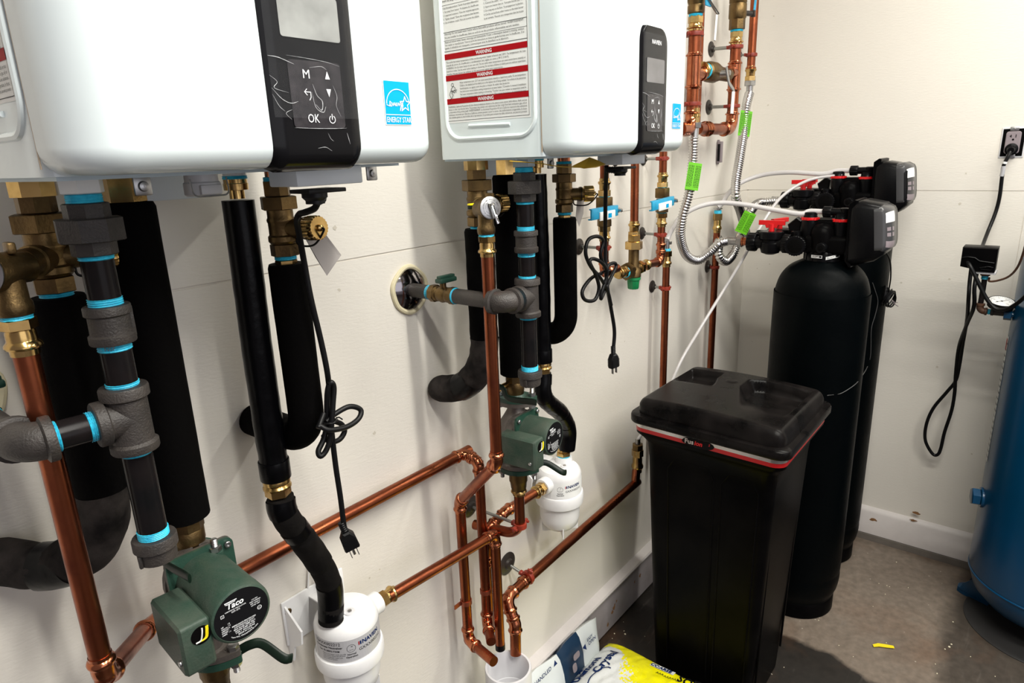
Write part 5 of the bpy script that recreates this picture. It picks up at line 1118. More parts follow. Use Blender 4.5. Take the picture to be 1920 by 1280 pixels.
m = MB(); hp = [P(1325, -6, y=yT-.05), P(1334, 8, y=yT-.05), P(1346, 26, y=yT-.05)]; m.tube(smooth_path(hp, 5), .006, 8, oval=.4); m.build('lever_arm', 'steel', bv); m = MB(); m.tube([P(1344, 28, y=yT-.05), P(1340, 76, y=yT-.05)], .0065, 10, oval=.5); m.build('lever_grip', 'label_white', bv); m = MB(); m.box(P(1328, 2, y=yT-.045), (.04, .006, .03), bev=.002); m.build('blue_lever_top', 'blue_handle', bv)
clamp('', 'red clamp round the large copper pipe, upper one, beside the right heater', V(xR0, yT, zz(64, xR0, yT)), Z, V(xR0+.02, 0, zz(64, xR0, yT)), r=.021, baser=.02)
clamp('', 'red clamp round the large copper pipe, lower one, beside the right heater', V(xR0, yT, zz(195, xR0, yT)), Z, V(xR0+.02, 0, zz(195, xR0, yT)), r=.021, baser=.02)
t = thing('copper_pipe', 'large copper pipe with brass fitting, second from the corner, ending in a low bend', 'copper pipe', (xR1, yT, 1.8)); R = .0195
MB().cyl((xR1, yT, zz(215, xR1, yT)), (xR1, yT, zz(75, xR1, yT)), R, 26).build('pipe_length', 'copper', t)
ring_beads(t, xR1, yT, (119, 168, 214), R); m = MB(); m.lathe((xR1, yT, zz(168, xR1, yT)), Z, [(R*1.13, 0), (R*1.13, zz(119, xR1, yT)-zz(168, xR1, yT))], 26); zt1 = zz(137, xR1, yT); m.lathe((xR1, yT, zt1), -X_, [(R, 0), (R, .045), (R*1.15, .047), (R*1.15, .055), (R, .056)], 24); m.build('tee', 'copper_bright', t)
zb_ = 1.790; m = MB(); m.tube(fillet([V(xR1, yT, zz(215, xR1, yT)), V(xR1, yT, zb_), V(xR1-.07, yT, zb_)], .040, 10), R*1.12, 26); m.build('elbow', 'copper_bright', t)
MB().cyl((xR1-.06, yT, zb_), (2.25, yT, zb_), R, 24).build('pipe_length', 'copper', t); m = MB(); bead(m, V(xR1-.075, yT, zb_), -X_, R); m.build('socket_bead', 'copper_bright', t); m = MB(); bead(m, V(2.31, yT, zb_), X_, R); bead(m, V(2.335, yT, zb_), X_, R); m.build('coupling', 'copper_bright', t)
m = MB(); a_ = zz(57, xR1, yT); press(m, (xR1, yT, a_), (0, 0, -1), R*.92, a_-zz(84, xR1, yT), hexl=.5, hr=1.2); m.build('press_adapter', 'brass', t); seal_at(t, xR1, yT, 54, 60, .0215)
bv = thing('ball_valve', 'large dark bronze ball valve at the top edge, near the room corner', 'valve', (xR1, yT, zz(55, xR1, yT)))
m = MB(); zq = zz(56, xR1, yT); m.hexa((xR1, yT, zq), Z, .028, zz(36, xR1, yT)-zq, n=8); m.lathe((xR1, yT, zz(37, xR1, yT)), Z, [(.027, 0), (.031, .006), (.031, .05), (.029, .053), (.031, .056), (.031, .09), (.026, .1), (.026, .14)], 28); m.build('body', 'bronze', bv)
m = MB(); q = V(xR1, yT, zz(24, xR1, yT)); m.cyl(q, q+V(.055, -.03, 0), .009, 14); m.box(q+V(.062, -.034, 0), (.012, .016, .022), bev=.002); m.build('stem', 'rubber', bv)
m = MB(); m.tube([q+V(.066, -.036, .0), q+V(.072, -.036, .04), q+V(.080, -.036, .12)], .010, 8, oval=.3); m.build('lever', 'blue_handle', bv)
clamp('', 'red clamp with black round flange, upper one of the pair between the large pipes', V(xR1, yT, zz(88, xR1, yT)), Z, V(xR1, 0, 2.08), r=.020, rodr=.006, baser=.027)
clamp('', 'red clamp with black round flange, lower one of the pair between the large pipes', V(xR1, yT, zz(199, xR1, yT)), Z, V(xR1, 0, 1.875), r=.020, rodr=.006, baser=.027)
# cross valve between the two
zx = (zt+zt1)/2; t = thing('ball_valve', 'bronze ball valve lying between two large copper pipes, long white lever hanging down', 'valve', (2.38, yT, zx))
m = MB(); m.lathe((2.292, yT, zx), X_, [(.020, 0), (.030, .008), (.034, .03), (.034, .07), (.028, .085), (.028, .10), (.023, .104), (.023, .2)], 28); m.build('body', 'bronze', t)
m = MB(); press(m, (2.294, yT, zx), -X_, .0195, .034, hexl=.4, hr=1.25); m.build('press_adapter', 'brass', t); m = MB(); seal(m, (2.290, yT, zx), X_, .024, .008); m.build('thread_sealant', 'sealant', t)
m = MB(); c0 = P(1365, 137, y=yT-.055); m.cyl(c0+V(-.01, .04, 0), c0, .010, 14); m.hexa(c0, -Y_, .009, .008); m.build('stem', 'steel', t)
m = MB(); hp = [P(1362, 126, y=yT-.062), P(1364, 140, y=yT-.062), P(1367, 156, y=yT-.062), P(1375, 168, y=yT-.07), P(1376, 175, y=yT-.07)]; m.tube(hp, .0085, 10, oval=.35, up=(0, 1, 0)); m.build('lever_arm', 'steel', t)
m = MB(); m.tube([P(1375, 172, y=yT-.07), P(1372, 213, y=yT-.07)], .0098, 12, oval=.5, up=(0, 1, 0)); g = m.build('lever_grip', 'label_white', t)
t = thing('copper_pipe', 'dark copper pipe close to the wall, behind the large pipe beside the right heater', 'copper pipe', (2.35, -.03, 1.7)); MB().cyl((2.372, -.035, 1.80), (2.372, -.035, 2.95), .0145, 20).build('pipe_length', 'copper', t)
yG2 = -.055; xG2 = xat(1407, yG2, 2.0)
t = thing('copper_pipe', 'bright copper pipe in the room corner, ending in a brass fitting', 'copper pipe', (xG2, yG2, 1.9)); MB().cyl((xG2, yG2, zz(130, xG2, yG2)), (xG2, yG2, 2.95), .0160, 22).build('pipe_length', 'copper', t); ring_beads(t, xG2, yG2, (128,), .0155)
m = MB(); b_ = zz(152, xG2, yG2); press(m, (xG2, yG2, b_), Z, .0155, zz(125, xG2, yG2)-b_, hexl=.35); m.build('press_adapter', 'brass', t)
clamp('', 'red clamp with black flange on the copper pipe in the room corner', V(xG2, yG2, zz(103, xG2, yG2)), Z, V(xG2-.0, 0, 2.083), r=.0165, baser=.024)
# corrugated hoses
def corrugated(m, path, r=.0145, pitch=.0092, mi=0):
    p = resample(path, pitch/4); m.tube(p, [r*(1.16, 1.03, .82, .97)[i % 4] for i in range(len(p))], 18, mi)
def hose_tag(t, a, b, r=.019, fr=(-.75, -.6, .2)):
    m = MB(); m.cyl(a, b, r, 20); d = (b-a).normalized(); sd = d.cross(V(.75, .6, -.2)).normalized(); fr = V(*fr); fr = (fr-d*fr.dot(d)).normalized(); L = (b-a).length
    m.box((a+b)/2+fr*.0215, (L, r*2.7, .0015), Matrix((d, sd, fr)).transposed()); tg = m.build('hose_tag', 'green_tag', t, smooth=True)
    pf = plane_fn(a+fr*.0176-sd*r*1.1, d, sd) if False else (lambda u, v: a+fr*.0228+d*u+sd*v)
    m = MB()
    for i in range(9): 
        u0_ = L*.10; v0 = -r*1.15+i*r*.28
        if i == 4: continue
        x_ = u0_
        while x_ < L*.9:
            w = random.uniform(.003, .009); quad(m, pf, x_, v0, min(x_+w, L*.9), v0+r*.10); x_ += w+.0018
    m.build('tag_print', 'print_black', tg, smooth=False)
def end_fitting(t, p, d, r=.0175):
    m = MB(); m.hexa(p, d, .0215, .018); m.lathe(Vector(p)+Vector(d).normalized()*.018, d, [(.0150, 0), (.0155, .004), (.0150, .030), (.0160, .034), (.0150, .040)], 20); m.build('end_fitting', 'steel', t)
ty = -.11; h1 = thing('flexible_hose', 'silver corrugated hose with lime tag, looping from beside the right heater to the front softener', 'flexible hose', P(1300, 240, y=ty), 'corrugated water hoses')
pts = [P(1301, 258, y=ty), P(1299, 300, y=ty), P(1292, 360, y=ty), P(1280, 405, y=-.10), P(1276, 445, y=-.085), P(1287, 478, y=-.075), P(1308, 488, y=-.085), P(1330, 474, y=-.115), P(1348, 457, y=-.15), P(1362, 452, x=2.38)]
m = MB(); corrugated(m, smooth_path(pts, 12)); m.build('hose', 'flex', h1, sharp=180)
q = P(1303, 232, y=ty); m = MB(); m.cyl(P(1302, 262, y=ty), P(1304, 232, y=ty), .0125, 20); m.hexa(P(1303.5, 240, y=ty), Z, .0205, .018); m.build('end_fitting', 'steel', h1); m = MB(); m.lathe(P(1304, 232, y=ty), Z, [(.013, 0), (.013, .02), (.016, .022), (.016, .03), (.012, .034), (.012, .05)], 20); m.build('brass_fitting', 'brass', h1)
hose_tag(h1, P(1301, 308, y=ty-.002), P(1293, 358, y=ty-.002), .0165)
end_fitting(h1, V(2.38, -.225, 1.397), (0, 1, 0))
m = MB(); m.lathe((2.38, -.225, 1.397), (0, -1, 0), [(.017, 0), (.017, .004), (.0145, .005), (.0145, .014), (.0165, .016), (.0165, .024)], 22); m.build('copper_ferrule', 'copper_bright', h1); m = MB(); m.lathe((2.38, -.246, 1.397), (0, -1, 0), [(.019, 0), (.019, .012), (.016, .014), (.016, .02)], 22); m.build('brass_ferrule', 'brass', h1)
h2 = thing('flexible_hose', 'silver corrugated hose hanging from the corner pipe, with a lime tag near its top', 'flexible hose', (xG2, yG2, 1.9), 'corrugated water hoses')
pts = [V(xG2, yG2, zz(176, xG2, yG2)), P(1399, 200, y=-.06), P(1396, 235, y=-.065), P(1388, 290, y=-.08), P(1380, 340, y=-.09), P(1380, 372, y=-.10), P(1388, 395, y=-.075), P(1396, 425, y=-.05), P(1400, 442, y=-.022)]
pts = [Vector(p) for p in pts]
m = MB(); corrugated(m, smooth_path(pts, 12), .0160); m.build('hose', 'flex', h2, sharp=180)
m = MB(); m.cyl((xG2, yG2, zz(180, xG2, yG2)), (xG2, yG2, zz(160, xG2, yG2)), .0135, 20); m.hexa((xG2, yG2, zz(161, xG2, yG2)), Z, .0225, zz(151, xG2, yG2)-zz(161, xG2, yG2)); m.build('end_fitting', 'steel', h2)
hose_tag(h2, P(1400, 212, y=-.062), P(1394, 259, y=-.068), .0175, (-.95, -.32, .05))
h3 = thing('flexible_hose', 'silver corrugated hose with tilted lime tag, curving down from the rear softener', 'flexible hose', (2.79, -.2, 1.5), 'corrugated water hoses')
pts = [V(2.79, -.235, 1.51), P(1440, 378, x=2.77), P(1422, 381, x=2.74), P(1409, 394, y=-.165), P(1396, 422, y=-.145), P(1385, 450, y=-.12), P(1375, 476, y=-.105), P(1361, 490, y=-.095), P(1349, 480, y=-.085), P(1347, 460, y=-.07), P(1348, 448, y=-.025)]
m = MB(); corrugated(m, smooth_path(pts, 12), .0155); m.build('hose', 'flex', h3, sharp=180); hose_tag(h3, P(1407, 398, y=-.164), P(1388, 436, y=-.135), .018, (-.92, -.38, .1))
end_fitting(h3, V(2.79, -.245, 1.512), (0, 1, 0)); m = MB(); m.lathe((2.79, -.245, 1.512), (0, -1, 0), [(.017, 0), (.017, .010), (.0145, .011), (.0165, .02)], 22); m.build('copper_ferrule', 'copper_bright', h3)
# metal strip screwed on the wall
q0, q1 = P(1346, 262, y=-.001), P(1344, 308, y=-.001); t = thing('metal_strip', 'short dark grey slotted metal strip fixed upright on the wall left of the corner', 'metal strip', ((q0+q1)/2))
cmid = (q0+q1)/2; hh = (q0-q1).length
m = MB(); m.box(cmid+V(0, -.010, 0), (.022, .018, hh*.86), bev=.002); m.box(cmid+V(0, -.004, 0), (.012, .006, hh), bev=.001); m.build('strip', 'outlet_grey', t)
m = MB()
m.box(cmid+V(-.0115, -.010, -.002), (.001, .010, hh*.7)); m.build('slot', 'print_black', t)
# ------------------------------------------------------------------ water softeners
def blob(m, c, r, sc, n=16, mi=0): m.ball(c, r, n, mi, sc)
def gear(m, o, d, r, h, n=28, depth=.06, mi=0):
    o = Vector(o); a, b, d = frame(d); v = []; N = n*2
    rings = ((0, .95), (.08, 1), (.92, 1), (1, .95))
    for tt, k in rings:
        for i in range(N): w = 2*PI*i/N; q = r*k*(1 if i % 2 else 1-depth); v.append(o+d*h*tt+a*math.cos(w)*q+b*math.sin(w)*q)
    m.add(v, [(j*N+i, j*N+(i+1) % N, (j+1)*N+(i+1) % N, (j+1)*N+i) for j in range(3) for i in range(N)]+[tuple(range(N))[::-1], tuple(3*N+i for i in range(N))], mi)
def make_softener(cx, cy, z0, front):
    t = thing('water_softener', 'black resin tank with control head, %s' % ('front one, right behind the brine tank' if front else 'rear one, nearest the corner, its head higher up'), 'water softener', (cx, cy, 0), 'black water softener tanks')
    r = .155; H_ = z0
    pf = [(.128, 0), (.134, .004), (.138, .06), (.142, .075), (r*.97, .10), (r, .14), (r*.99, .17), (r, .20), (r*1.003, .5), (r, H_-.17), (r*.99, H_-.13), (r*.95, H_-.09), (r*.87, H_-.055), (r*.72, H_-.025), (r*.52, H_-.006), (r*.42, H_)]
    pf = [(q.x, q.y) for q in smooth_path([V(a, b, 0) for a, b in pf], 4)]; m = MB(); m.lathe((cx, cy, 0), Z, pf, 64); m.build('tank', 'tank', t, sharp=60)
    m = MB(); m.lathe((cx, cy, 0), Z, [(.130, .0), (.141, .004), (.141, .055), (.137, .062), (.12, .063)], 56); m.build('foot_ring', 'black_rough', t)
    m = MB(); m.lathe((cx, cy, H_-.012), Z, [(.074, 0), (.074, .006), (.064, .010), (.064, .040), (.060, .046)], 48)
    for i in range(14): w = 2*PI*i/14; m.box((cx+.064*math.cos(w), cy+.064*math.sin(w), H_+.016), (.004, .010, .03), rot=w)
    neck = m.build('neck_collar', 'black_plastic', t)
    if front:
        for (py0, tilt) in ((.010, 0), (-.037, .25)):
            ang = math.atan2(-.9*0+py0, -1); fnn = lambda u, v, py0=py0, tilt=tilt: V(cx-math.sqrt(max(.0001, .0668**2-(py0-u)**2)), cy+py0-u, H_+.012+v+tilt*u)
            m = MB(); v = [fnn(-.018+.036*i/6, a) for a in (0, .010) for i in range(7)]; m.add(v, [(i, i+1, i+8, i+7) for i in range(6)]); 
            q = m.build('neck_sticker', 'label_white', t, smooth=False)
            m = MB(); f2 = lambda u, v, f=fnn: f(u, v)+V(-.0006, 0, 0); quad(m, f2, .009, .002, .016, .008); line2d(m, f2, [(-.014, .0065), (.004, .0065)], .0012); line2d(m, f2, [(-.014, .0035), (.000, .0035)], .0010); m.build('sticker_print', 'print_black', q, smooth=False)
    zb = H_+.052                                  # port axis height
    # valve body
    m = MB(); m.box((cx-.005, cy-.018, zb+.002), (.11, .150, .062), bev=.014, seg=3); m.lathe((cx-.035, cy+.005, zb-.02), Z, [(.032, 0), (.037, .02), (.037, .060), (.033, .078), (.022, .090), (0, .094)], 28)
    m.box((cx+.01, cy-.02, zb+.06), (.085, .13, .05), bev=.012, seg=3); m.box((cx-.02, cy-.005, zb+.050), (.02, .135, .012), bev=.003)
    m.lathe((cx-.058, cy+.078, zb), (-.95, .0, .05), [(.028, -.03), (.030, 0), (.024, .010), (.024, .016)], 28); m.build('valve_body', 'black_rough', t)
    m = MB(); o = V(cx-.060, cy+.080, zb-.002); d = V(-1, -.10, .03); gear(m, o, d, .0345, .022, 26); k = m.build('port_nut', 'black_plastic', t); m = MB(); m.lathe(o+d*.0224, d, [(.024, 0), (.022, .0006), (0, .0007)], 24); m.build('port_opening', 'foam', k)
    m = MB(); o = V(cx-.055, cy-.010, zb-.002); m.lathe(o, (-1, .1, 0), [(.013, 0), (.013, .020), (.0165, .021), (.0165, .036), (.015, .038)], 22); k = m.build('small_cap', 'black_plastic', t); m = MB(); m.lathe(o+V(-1, .1, 0)*.0385, (-1, .1, 0), [(.009, 0), (.007, .0005), (0, .0006)], 16); m.build('cap_socket', 'foam', k)
    # two stacks with red retaining clips
    for dy, hgt in ((.052, .085), (-.047, .082)):
        m = MB(); m.lathe((cx-.02, cy+dy, zb-.01), Z, [(.018, 0), (.022, .03), (.025, .08), (.025, hgt+.012), (.021, hgt+.02), (.021, hgt+.032), (.015, hgt+.034)], 24); s_ = m.build('injector_stack', 'black_plastic', t)
        m = MB(); m.lathe((cx-.02, cy+dy, zb+hgt-.003), Z, [(.0265, 0), (.0275, .001), (.0275, .008), (.0265, .009)], 24)
        for i in range(8): w = 2*PI*i/8; m.box((cx-.02+.028*math.cos(w), cy+dy+.028*math.sin(w), zb+hgt+.0015), (.004, .006, .008), rot=w)
        m.build('red_clip', 'red_plastic', t)
    # drain elbow on top with its tube nut
    zd = zb+.110; m = MB(); m.lathe((cx-.02, cy-.055, zd-.03), Z, [(.014, 0), (.014, .03), (.016, .034), (.016, .042), (.012, .044)], 20); m.cyl((cx-.02, cy-.055, zd), (cx-.02, cy-.012, zd), .0125, 20); gear(m, (cx-.02, cy-.014, zd), (0, 1, 0), .0185, .026, 14, .08); m.build('drain_elbow', 'black_plastic', t)
    # bypass: two barrels with union nuts, cups and red handles
    for k, dx in enumerate((-.040, .046)):
        px = cx+dx; m = MB(); m.cyl((px, cy+.06, zb), (px, cy+.235, zb), .0215, 24); m.lathe((px, cy+.172, zb-.040), Z, [(.015, 0), (.030, .006), (.034, .020), (.035, .040), (.030, .046), (.030, .052), (.040, .056), (.0405, .078), (.037, .081)], 32); m.build('bypass_barrel', 'black_plastic', t)
        m = MB(); gear(m, (px, cy+.220, zb), (0, 1, 0), .033, .030, 16, .07); m.build('union_nut', 'black_plastic', t)
        m = MB(); gear(m, (px, cy+.105, zb), (0, 1, 0), .033, .024, 22, .07); m.build('union_nut', 'black_plastic', t)
        hz = zb+.044; m = MB(); m.cyl((px, cy+.172, hz-.005), (px, cy+.172, hz+.022), .010, 14)
        ang = (.05 if k == 0 else 1.25); c_, s_ = math.cos(ang), math.sin(ang); rt = Matrix.Rotation(ang, 3, 'Z')
        m.prism([(-.018, 0), (.018, 0), (.022, .010), (.044, .010), (.044, .026), (-.044, .026), (-.044, .010), (-.022, .010)], V(px, cy+.172, hz+.008)-rt @ V(.006, 0, 0), rt @ V(0, 1, 0), Z, rt @ V(1, 0, 0), .012, bev=.0015)
        m.build('bypass_handle', 'red_plastic', t)
    m = MB(); m.prism([(0, 0), (.03, -.005), (.035, .05), (.018, .062), (-.012, .036)], (cx+.0, cy+.12, zb+.025), (0, -1, 0), (0, 0, 1), (1, 0, 0), .03, bev=.004); m.build('black_lever', 'black_plastic', t)
    m = MB(); m.lathe((cx-.02, cy+.092, zb+.02), Z, [(.018, 0), (.018, .02), (.014, .024)], 20); m.box((cx+.005, cy+.06, zb), (.12, .05, .036), bev=.01); m.build('bypass_yoke', 'black_plastic', t)
    # control head: domed housing with grey bezel facing away from the wall
    hx0, hx1 = cx-.078, cx+.078; by = cy-.080; zc = H_+.095
    prof = [(0, -.095), (.018, -.103), (.082, -.082), (.108, -.060), (.112, -.045), (.098, .085), (.085, .098), (.030, .108), (.012, .104), (.0, .090)]
    if not front: prof = [(0, -.078), (.018, -.098), (.090, -.080), (.116, -.055), (.118, -.030), (.108, .070), (.090, .088), (.030, .100), (.012, .096), (.0, .085)]
    m = MB(); n = len(prof); rings = []
    for xx, k in ((hx0, .80), (hx0+.006, .92), (hx0+.020, 1), (hx1-.020, 1), (hx1-.006, .92), (hx1, .80)):
        cyy, czz = .055, 0; rings.append([V(xx, by-(cyy+(a-cyy)*k), zc+czz+(b-czz)*k) for a, b in prof])
    v = [p for rg in rings for p in rg]; f = [(j*n+i, j*n+(i+1) % n, (j+1)*n+(i+1) % n, (j+1)*n+i) for j in range(5) for i in range(n)]+[tuple(range(n))[::-1], tuple(5*n+i for i in range(n))]
    m.add(v, f); hs = m.build('head_housing', 'black_plastic', t, sharp=50)
    m = MB(); m.prism([(-.004, -.085), (.012, -.108), (.018, -.106), (.018, .108), (.010, .110), (-.006, .098)], (hx0+.006, by, zc), (0, -1, 0), (0, 0, 1), (1, 0, 0), hx1-hx0-.012, bev=.003); m.build('back_plate', 'black_rough', t)
    # bulging front: grey bezel near the edge, dark glass beyond
    a0, a1 = V(0, by-.100, zc-.055), V(0, by-.084, zc+.094); Wv = (a1-a0); Lz = Wv.length; Wv.normalize(); Nn = V(0, -Wv.z, Wv.y)
    if Nn.y > 0: Nn = -Nn
    def fr_(w, q, l=0): # w across 0..1, q up 0..1
        bul = .026*(1-(2*w-1)**4)*(1-(2*q-1)**6)**.6 if 0 < q < 1 else 0
        ins = .012*(abs(2*w-1)**8)
        return V(cx-.079+.158*w, 0, 0)+a0+Wv*(ins+(Lz-2*ins)*q)+Nn*(.006+bul+l)
    NX_, NZ_ = 22, 14; m = MB(); v = [fr_(i/NX_, j/NZ_) for j in range(NZ_+1) for i in range(NX_+1)]
    for j in range(NZ_):
        for i in range(NX_): m.f.append((j*(NX_+1)+i, j*(NX_+1)+i+1, (j+1)*(NX_+1)+i+1, (j+1)*(NX_+1)+i)); m.m.append(0 if i < 12 or i > 20 else 1)
    m.v = [tuple(p) for p in v]
    ed = [i for i in range(NX_+1)]+[j*(NX_+1)+NX_ for j in range(1, NZ_+1)]+[NZ_*(NX_+1)+i for i in range(NX_-1, -1, -1)]+[j*(NX_+1) for j in range(NZ_-1, 0, -1)]
    o_ = len(m.v); m.v += [tuple(Vector(m.v[i])-Nn*.022) for i in ed]; E2 = len(ed)
    for i in range(E2): m.f.append((ed[i], ed[(i+1) % E2], o_+(i+1) % E2, o_+i)); m.m.append(0)
    bz = m.build('grey_bezel', ['grey_bezel', 'black_plastic'], t, sharp=50)
    def patch(w0, w1, q0, q1, nm, mt_):
        m = MB(); k = 5; v = [fr_(w0+(w1-w0)*i/k, q0+(q1-q0)*j/k, .0009) for j in range(k+1) for i in range(k+1)]; m.add(v, [(j*(k+1)+i, j*(k+1)+i+1, (j+1)*(k+1)+i+1, (j+1)*(k+1)+i) for j in range(k) for i in range(k)]); m.build(nm, mt_, bz, smooth=False)
    patch(.05, .34, .64, .86, 'head_display', 'label_white'); patch(.05, .34, .10, .24, 'head_label', 'outlet_grey')
    for i in range(2):
        for j in range(2): patch(.07+i*.13, .16+i*.13, .34+j*.12, .42+j*.12, 'head_key', 'outlet_grey')
    return t, zb
s1, zb1 = make_softener(2.420, -.497, 1.345, True)
s2, zb2 = make_softener(2.830, -.477, 1.462, False)
# milky drain tubes
zd1, zd2 = zb1+.110, zb2+.110
t = cord('drain_tube', 'milky drain tube arching from the front softener head to the copper drain at left', [V(2.40, -.482, zd1), V(2.40, -.44, zd1), P(1500, 401, x=2.39), P(1450, 393, x=2.38), P(1400, 384, x=2.36), P(1350, 380, x=2.33), P(1310, 387, x=2.28), P(1278, 405, x=2.22), P(1260, 430, x=2.16), V(xL, yL, zz(452, xL, yL)+.004)], .0088, 'tube', 'milky softener tubes', 'tube')
t = cord('drain_tube', 'milky drain tube arching from the rear softener head to the corner drain', [V(2.81, -.462, zd2), V(2.81, -.42, zd2), P(1540, 326, x=2.80), P(1480, 323, x=2.79), P(1430, 328, x=2.78), P(1390, 342, x=2.74), P(1366, 362, x=2.68), P(1355, 380, x=2.63), V(xF, yF, zz(388, xF, yF))], .0092, 'tube', 'milky softener tubes', 'tube')
t = cord('brine_tube', 'thin straight milky tube slanting down behind the brine tank', [V(2.80, -.44, zb2+.095), P(1530, 334, x=2.78), P(1500, 345, x=2.72), P(1470, 365, x=2.66), P(1448, 390, x=2.60), P(1420, 435, x=2.52), P(1390, 490, x=2.44), P(1350, 555, x=2.34), P(1310, 620, x=2.24), P(1275, 680, x=2.14), P(1240, 760, x=2.05), V(1.915, yP, zz(824, xq, yP))], .0058, 'tube', 'milky softener tubes', 'tube')
# thin wires hanging at the tanks
c1_ = (2.42, -.497)
def PC(px, py, cx, cy, r):
    # where the sight line meets the upright cylinder's near side
    d = ray(px, py); a = d.x*d.x+d.y*d.y; oy = CAMY-cy; b = 2*(-d.x*cx+d.y*oy); c = cx*cx+oy*oy-r*r; D_ = b*b-4*a*c
    tt = (-b-math.sqrt(D_))/(2*a) if D_ > 0 else -b/(2*a)
    return V(d.x*tt, CAMY+d.y*tt, CAMZ+d.z*tt)
T1, T2 = (2.42, -.497, .159), (2.83, -.477, .159)
t = cord('thin_wire', 'thin grey wire trailing across the softener tanks down to the brine tank', [PC(1636, 530, *T2), PC(1641, 545, *T2), PC(1646, 565, *T2), PC(1641, 590, *T2), PC(1634, 615, *T2), PC(1633, 645, *T2), PC(1632, 668, *T2), PC(1626, 688, *T2), P(1618, 702, x=2.50), PC(1606, 718, *T1), PC(1590, 730, *T1), PC(1575, 738, *T1), PC(1562, 740, *T1), P(1552, 741, x=2.13)], .0014, 'wire', None, 'wire_dark')
t = cord('adapter_cable', 'dark cable hanging behind the rear tank, bundled in a small coil', [P(1660, 470, x=2.60), P(1669, 490, x=2.66), P(1670, 520, x=2.72), P(1666, 545, x=2.78), P(1662, 560, x=2.80)], .0026)
m = MB(); q = P(1664, 557, x=2.80)
for i in range(9):
    a = i/9*PI; m.torus(q+V(0, (i-4)*.004, (i-4)*.0025), (math.cos(a)*.3, .9, math.sin(a)*.5), .026+.003*(i % 3), .0030, 22, 6)
m.build('cable_coil', 'cord', t)
m = MB(); q2 = P(1672, 562, x=2.80); m.tube(smooth_path([q2, P(1678, 570, x=2.79), P(1684, 574, x=2.78)], 4), .0016, 6); m.tube(smooth_path([q2, P(1676, 566, x=2.79), P(1683, 567, x=2.78)], 4), .0014, 6); m.build('twist_tie', 'outlet_grey', t)
# ------------------------------------------------------------------ brine tank
BC = V(1.871, -.404, 0); bth = math.radians(-1.2); BX = V(math.cos(bth), math.sin(bth), 0); BU = V(math.sin(bth), -math.cos(bth), 0)   # back, right
def bl(u, v, z): u, v = u-.022*v, v-.022*u; return BC+BU*u+BX*v+Z*z
def sect(hu, hv, r, n=6): return rrect(2*hu, 2*hv, r, n)
t = thing('brine_tank', 'tall black square brine tank with dusty lid and a red and silver band', 'brine tank', tuple(BC))
def loft(m, secs, mi=0, cap=(True, True)):
    n = len(secs[0][0]); v = [bl(a, b, z) for s, z in secs for a, b in s]; f = [(j*n+i, j*n+(i+1) % n, (j+1)*n+(i+1) % n, (j+1)*n+i) for j in range(len(secs)-1) for i in range(n)]
    if cap[0]: f.append(tuple(range(n))[::-1])
    if cap[1]: f.append(tuple((len(secs)-1)*n+i for i in range(n)))
    m.add(v, f, mi)
m = MB(); loft(m, [(sect(.156, .152, .03), 0), (sect(.162, .158, .034), .01), (sect(.176, .170, .036), .3), (sect(.195, .183, .034), .81), (sect(.200, .187, .034), .865), (sect(.214, .202, .034), .887), (sect(.226, .212, .034), .900), (sect(.226, .212, .034), .937)])
body = m.build('body', 'black_rough', t, sharp=60)
# moulded panels raised on the faces
m = MB()
for (fu, sgn) in (('f', -1),):
    for (ua, ub) in ((-.118, .030), (.052, .160)):
        pts = []; 
        for (u, z) in ((ua, .10), (ua, .80), (ua+.02, .835), (ub-.02, .835), (ub, .80), (ub, .10)): pts.append((u, z))
        lo = [bl(u*(1-.10*(1-z/.85)), -.1815*(1-.10*(1-z/.85))-.0015, z) for u, z in pts]; m.tube(lo, .0028, 6)
for (va, vb) in ((-.13, .13),):
    pts = [(va, .10), (va, .80), (va+.02, .835), (vb-.02, .835), (vb, .80), (vb, .10)]
    m.tube([bl(.1900*(1-.11*(1-z/.85))+.0005, v*(1-.06*(1-z/.85)), z) for v, z in pts], .0035, 6)
m.build('moulded_ribs', 'black_rough', body)
def bandstrip(z0, z1, mname, nm, out=.0012):
    m = MB(); s = sect(.226+out, .212+out, .034+out, 8); n = len(s); v = [bl(a, b, z) for z in (z0, z1) for a, b in s]; m.add(v, [(i, (i+1) % n, n+(i+1) % n, n+i) for i in range(n)]); m.build(nm, mname, t, sharp=80)
bandstrip(.9205, .9325, 'band_silver', 'silver_band'); bandstrip(.9085, .9205, 'band_red', 'red_band')
m = MB(); bp = [(.032*math.cos(2*PI*i/28)*1.0, .0125*math.sin(2*PI*i/28)) for i in range(28)]
bo = bl(-.012, -.2140, .9200); pfb = lambda a, b, l=0: bo+BU*a+Z*b-BX*l
bp = [(x*1.5, z*1.12) for x, z in bp]
m.prism(bp, bo, BU, Z, -BX, .0022, bev=0); bd = m.build('badge', 'black_plastic', t)
m = MB(); m.text('Fus', lambda x, y: pfb(-.040+x, -.0055+y, .0026), .0195, 0, sx=1.05, bold=.03); vv, _ = text_geo('Fus', .0195, 'LEFT', 1.05, .03); w0 = max(p[0] for p in vv)
m.text('ion', lambda x, y: pfb(-.040+w0+.0018+x+y*.2, -.0055+y, .0026), .0190, 1, sx=1.0, bold=.03); m.text('2', lambda x, y: pfb(.0315+x+y*.2, .0015+y, .0026), .010, 1, bold=.02); m.build('badge_lettering', ['band_silver', 'red_plastic'], bd, smooth=False)
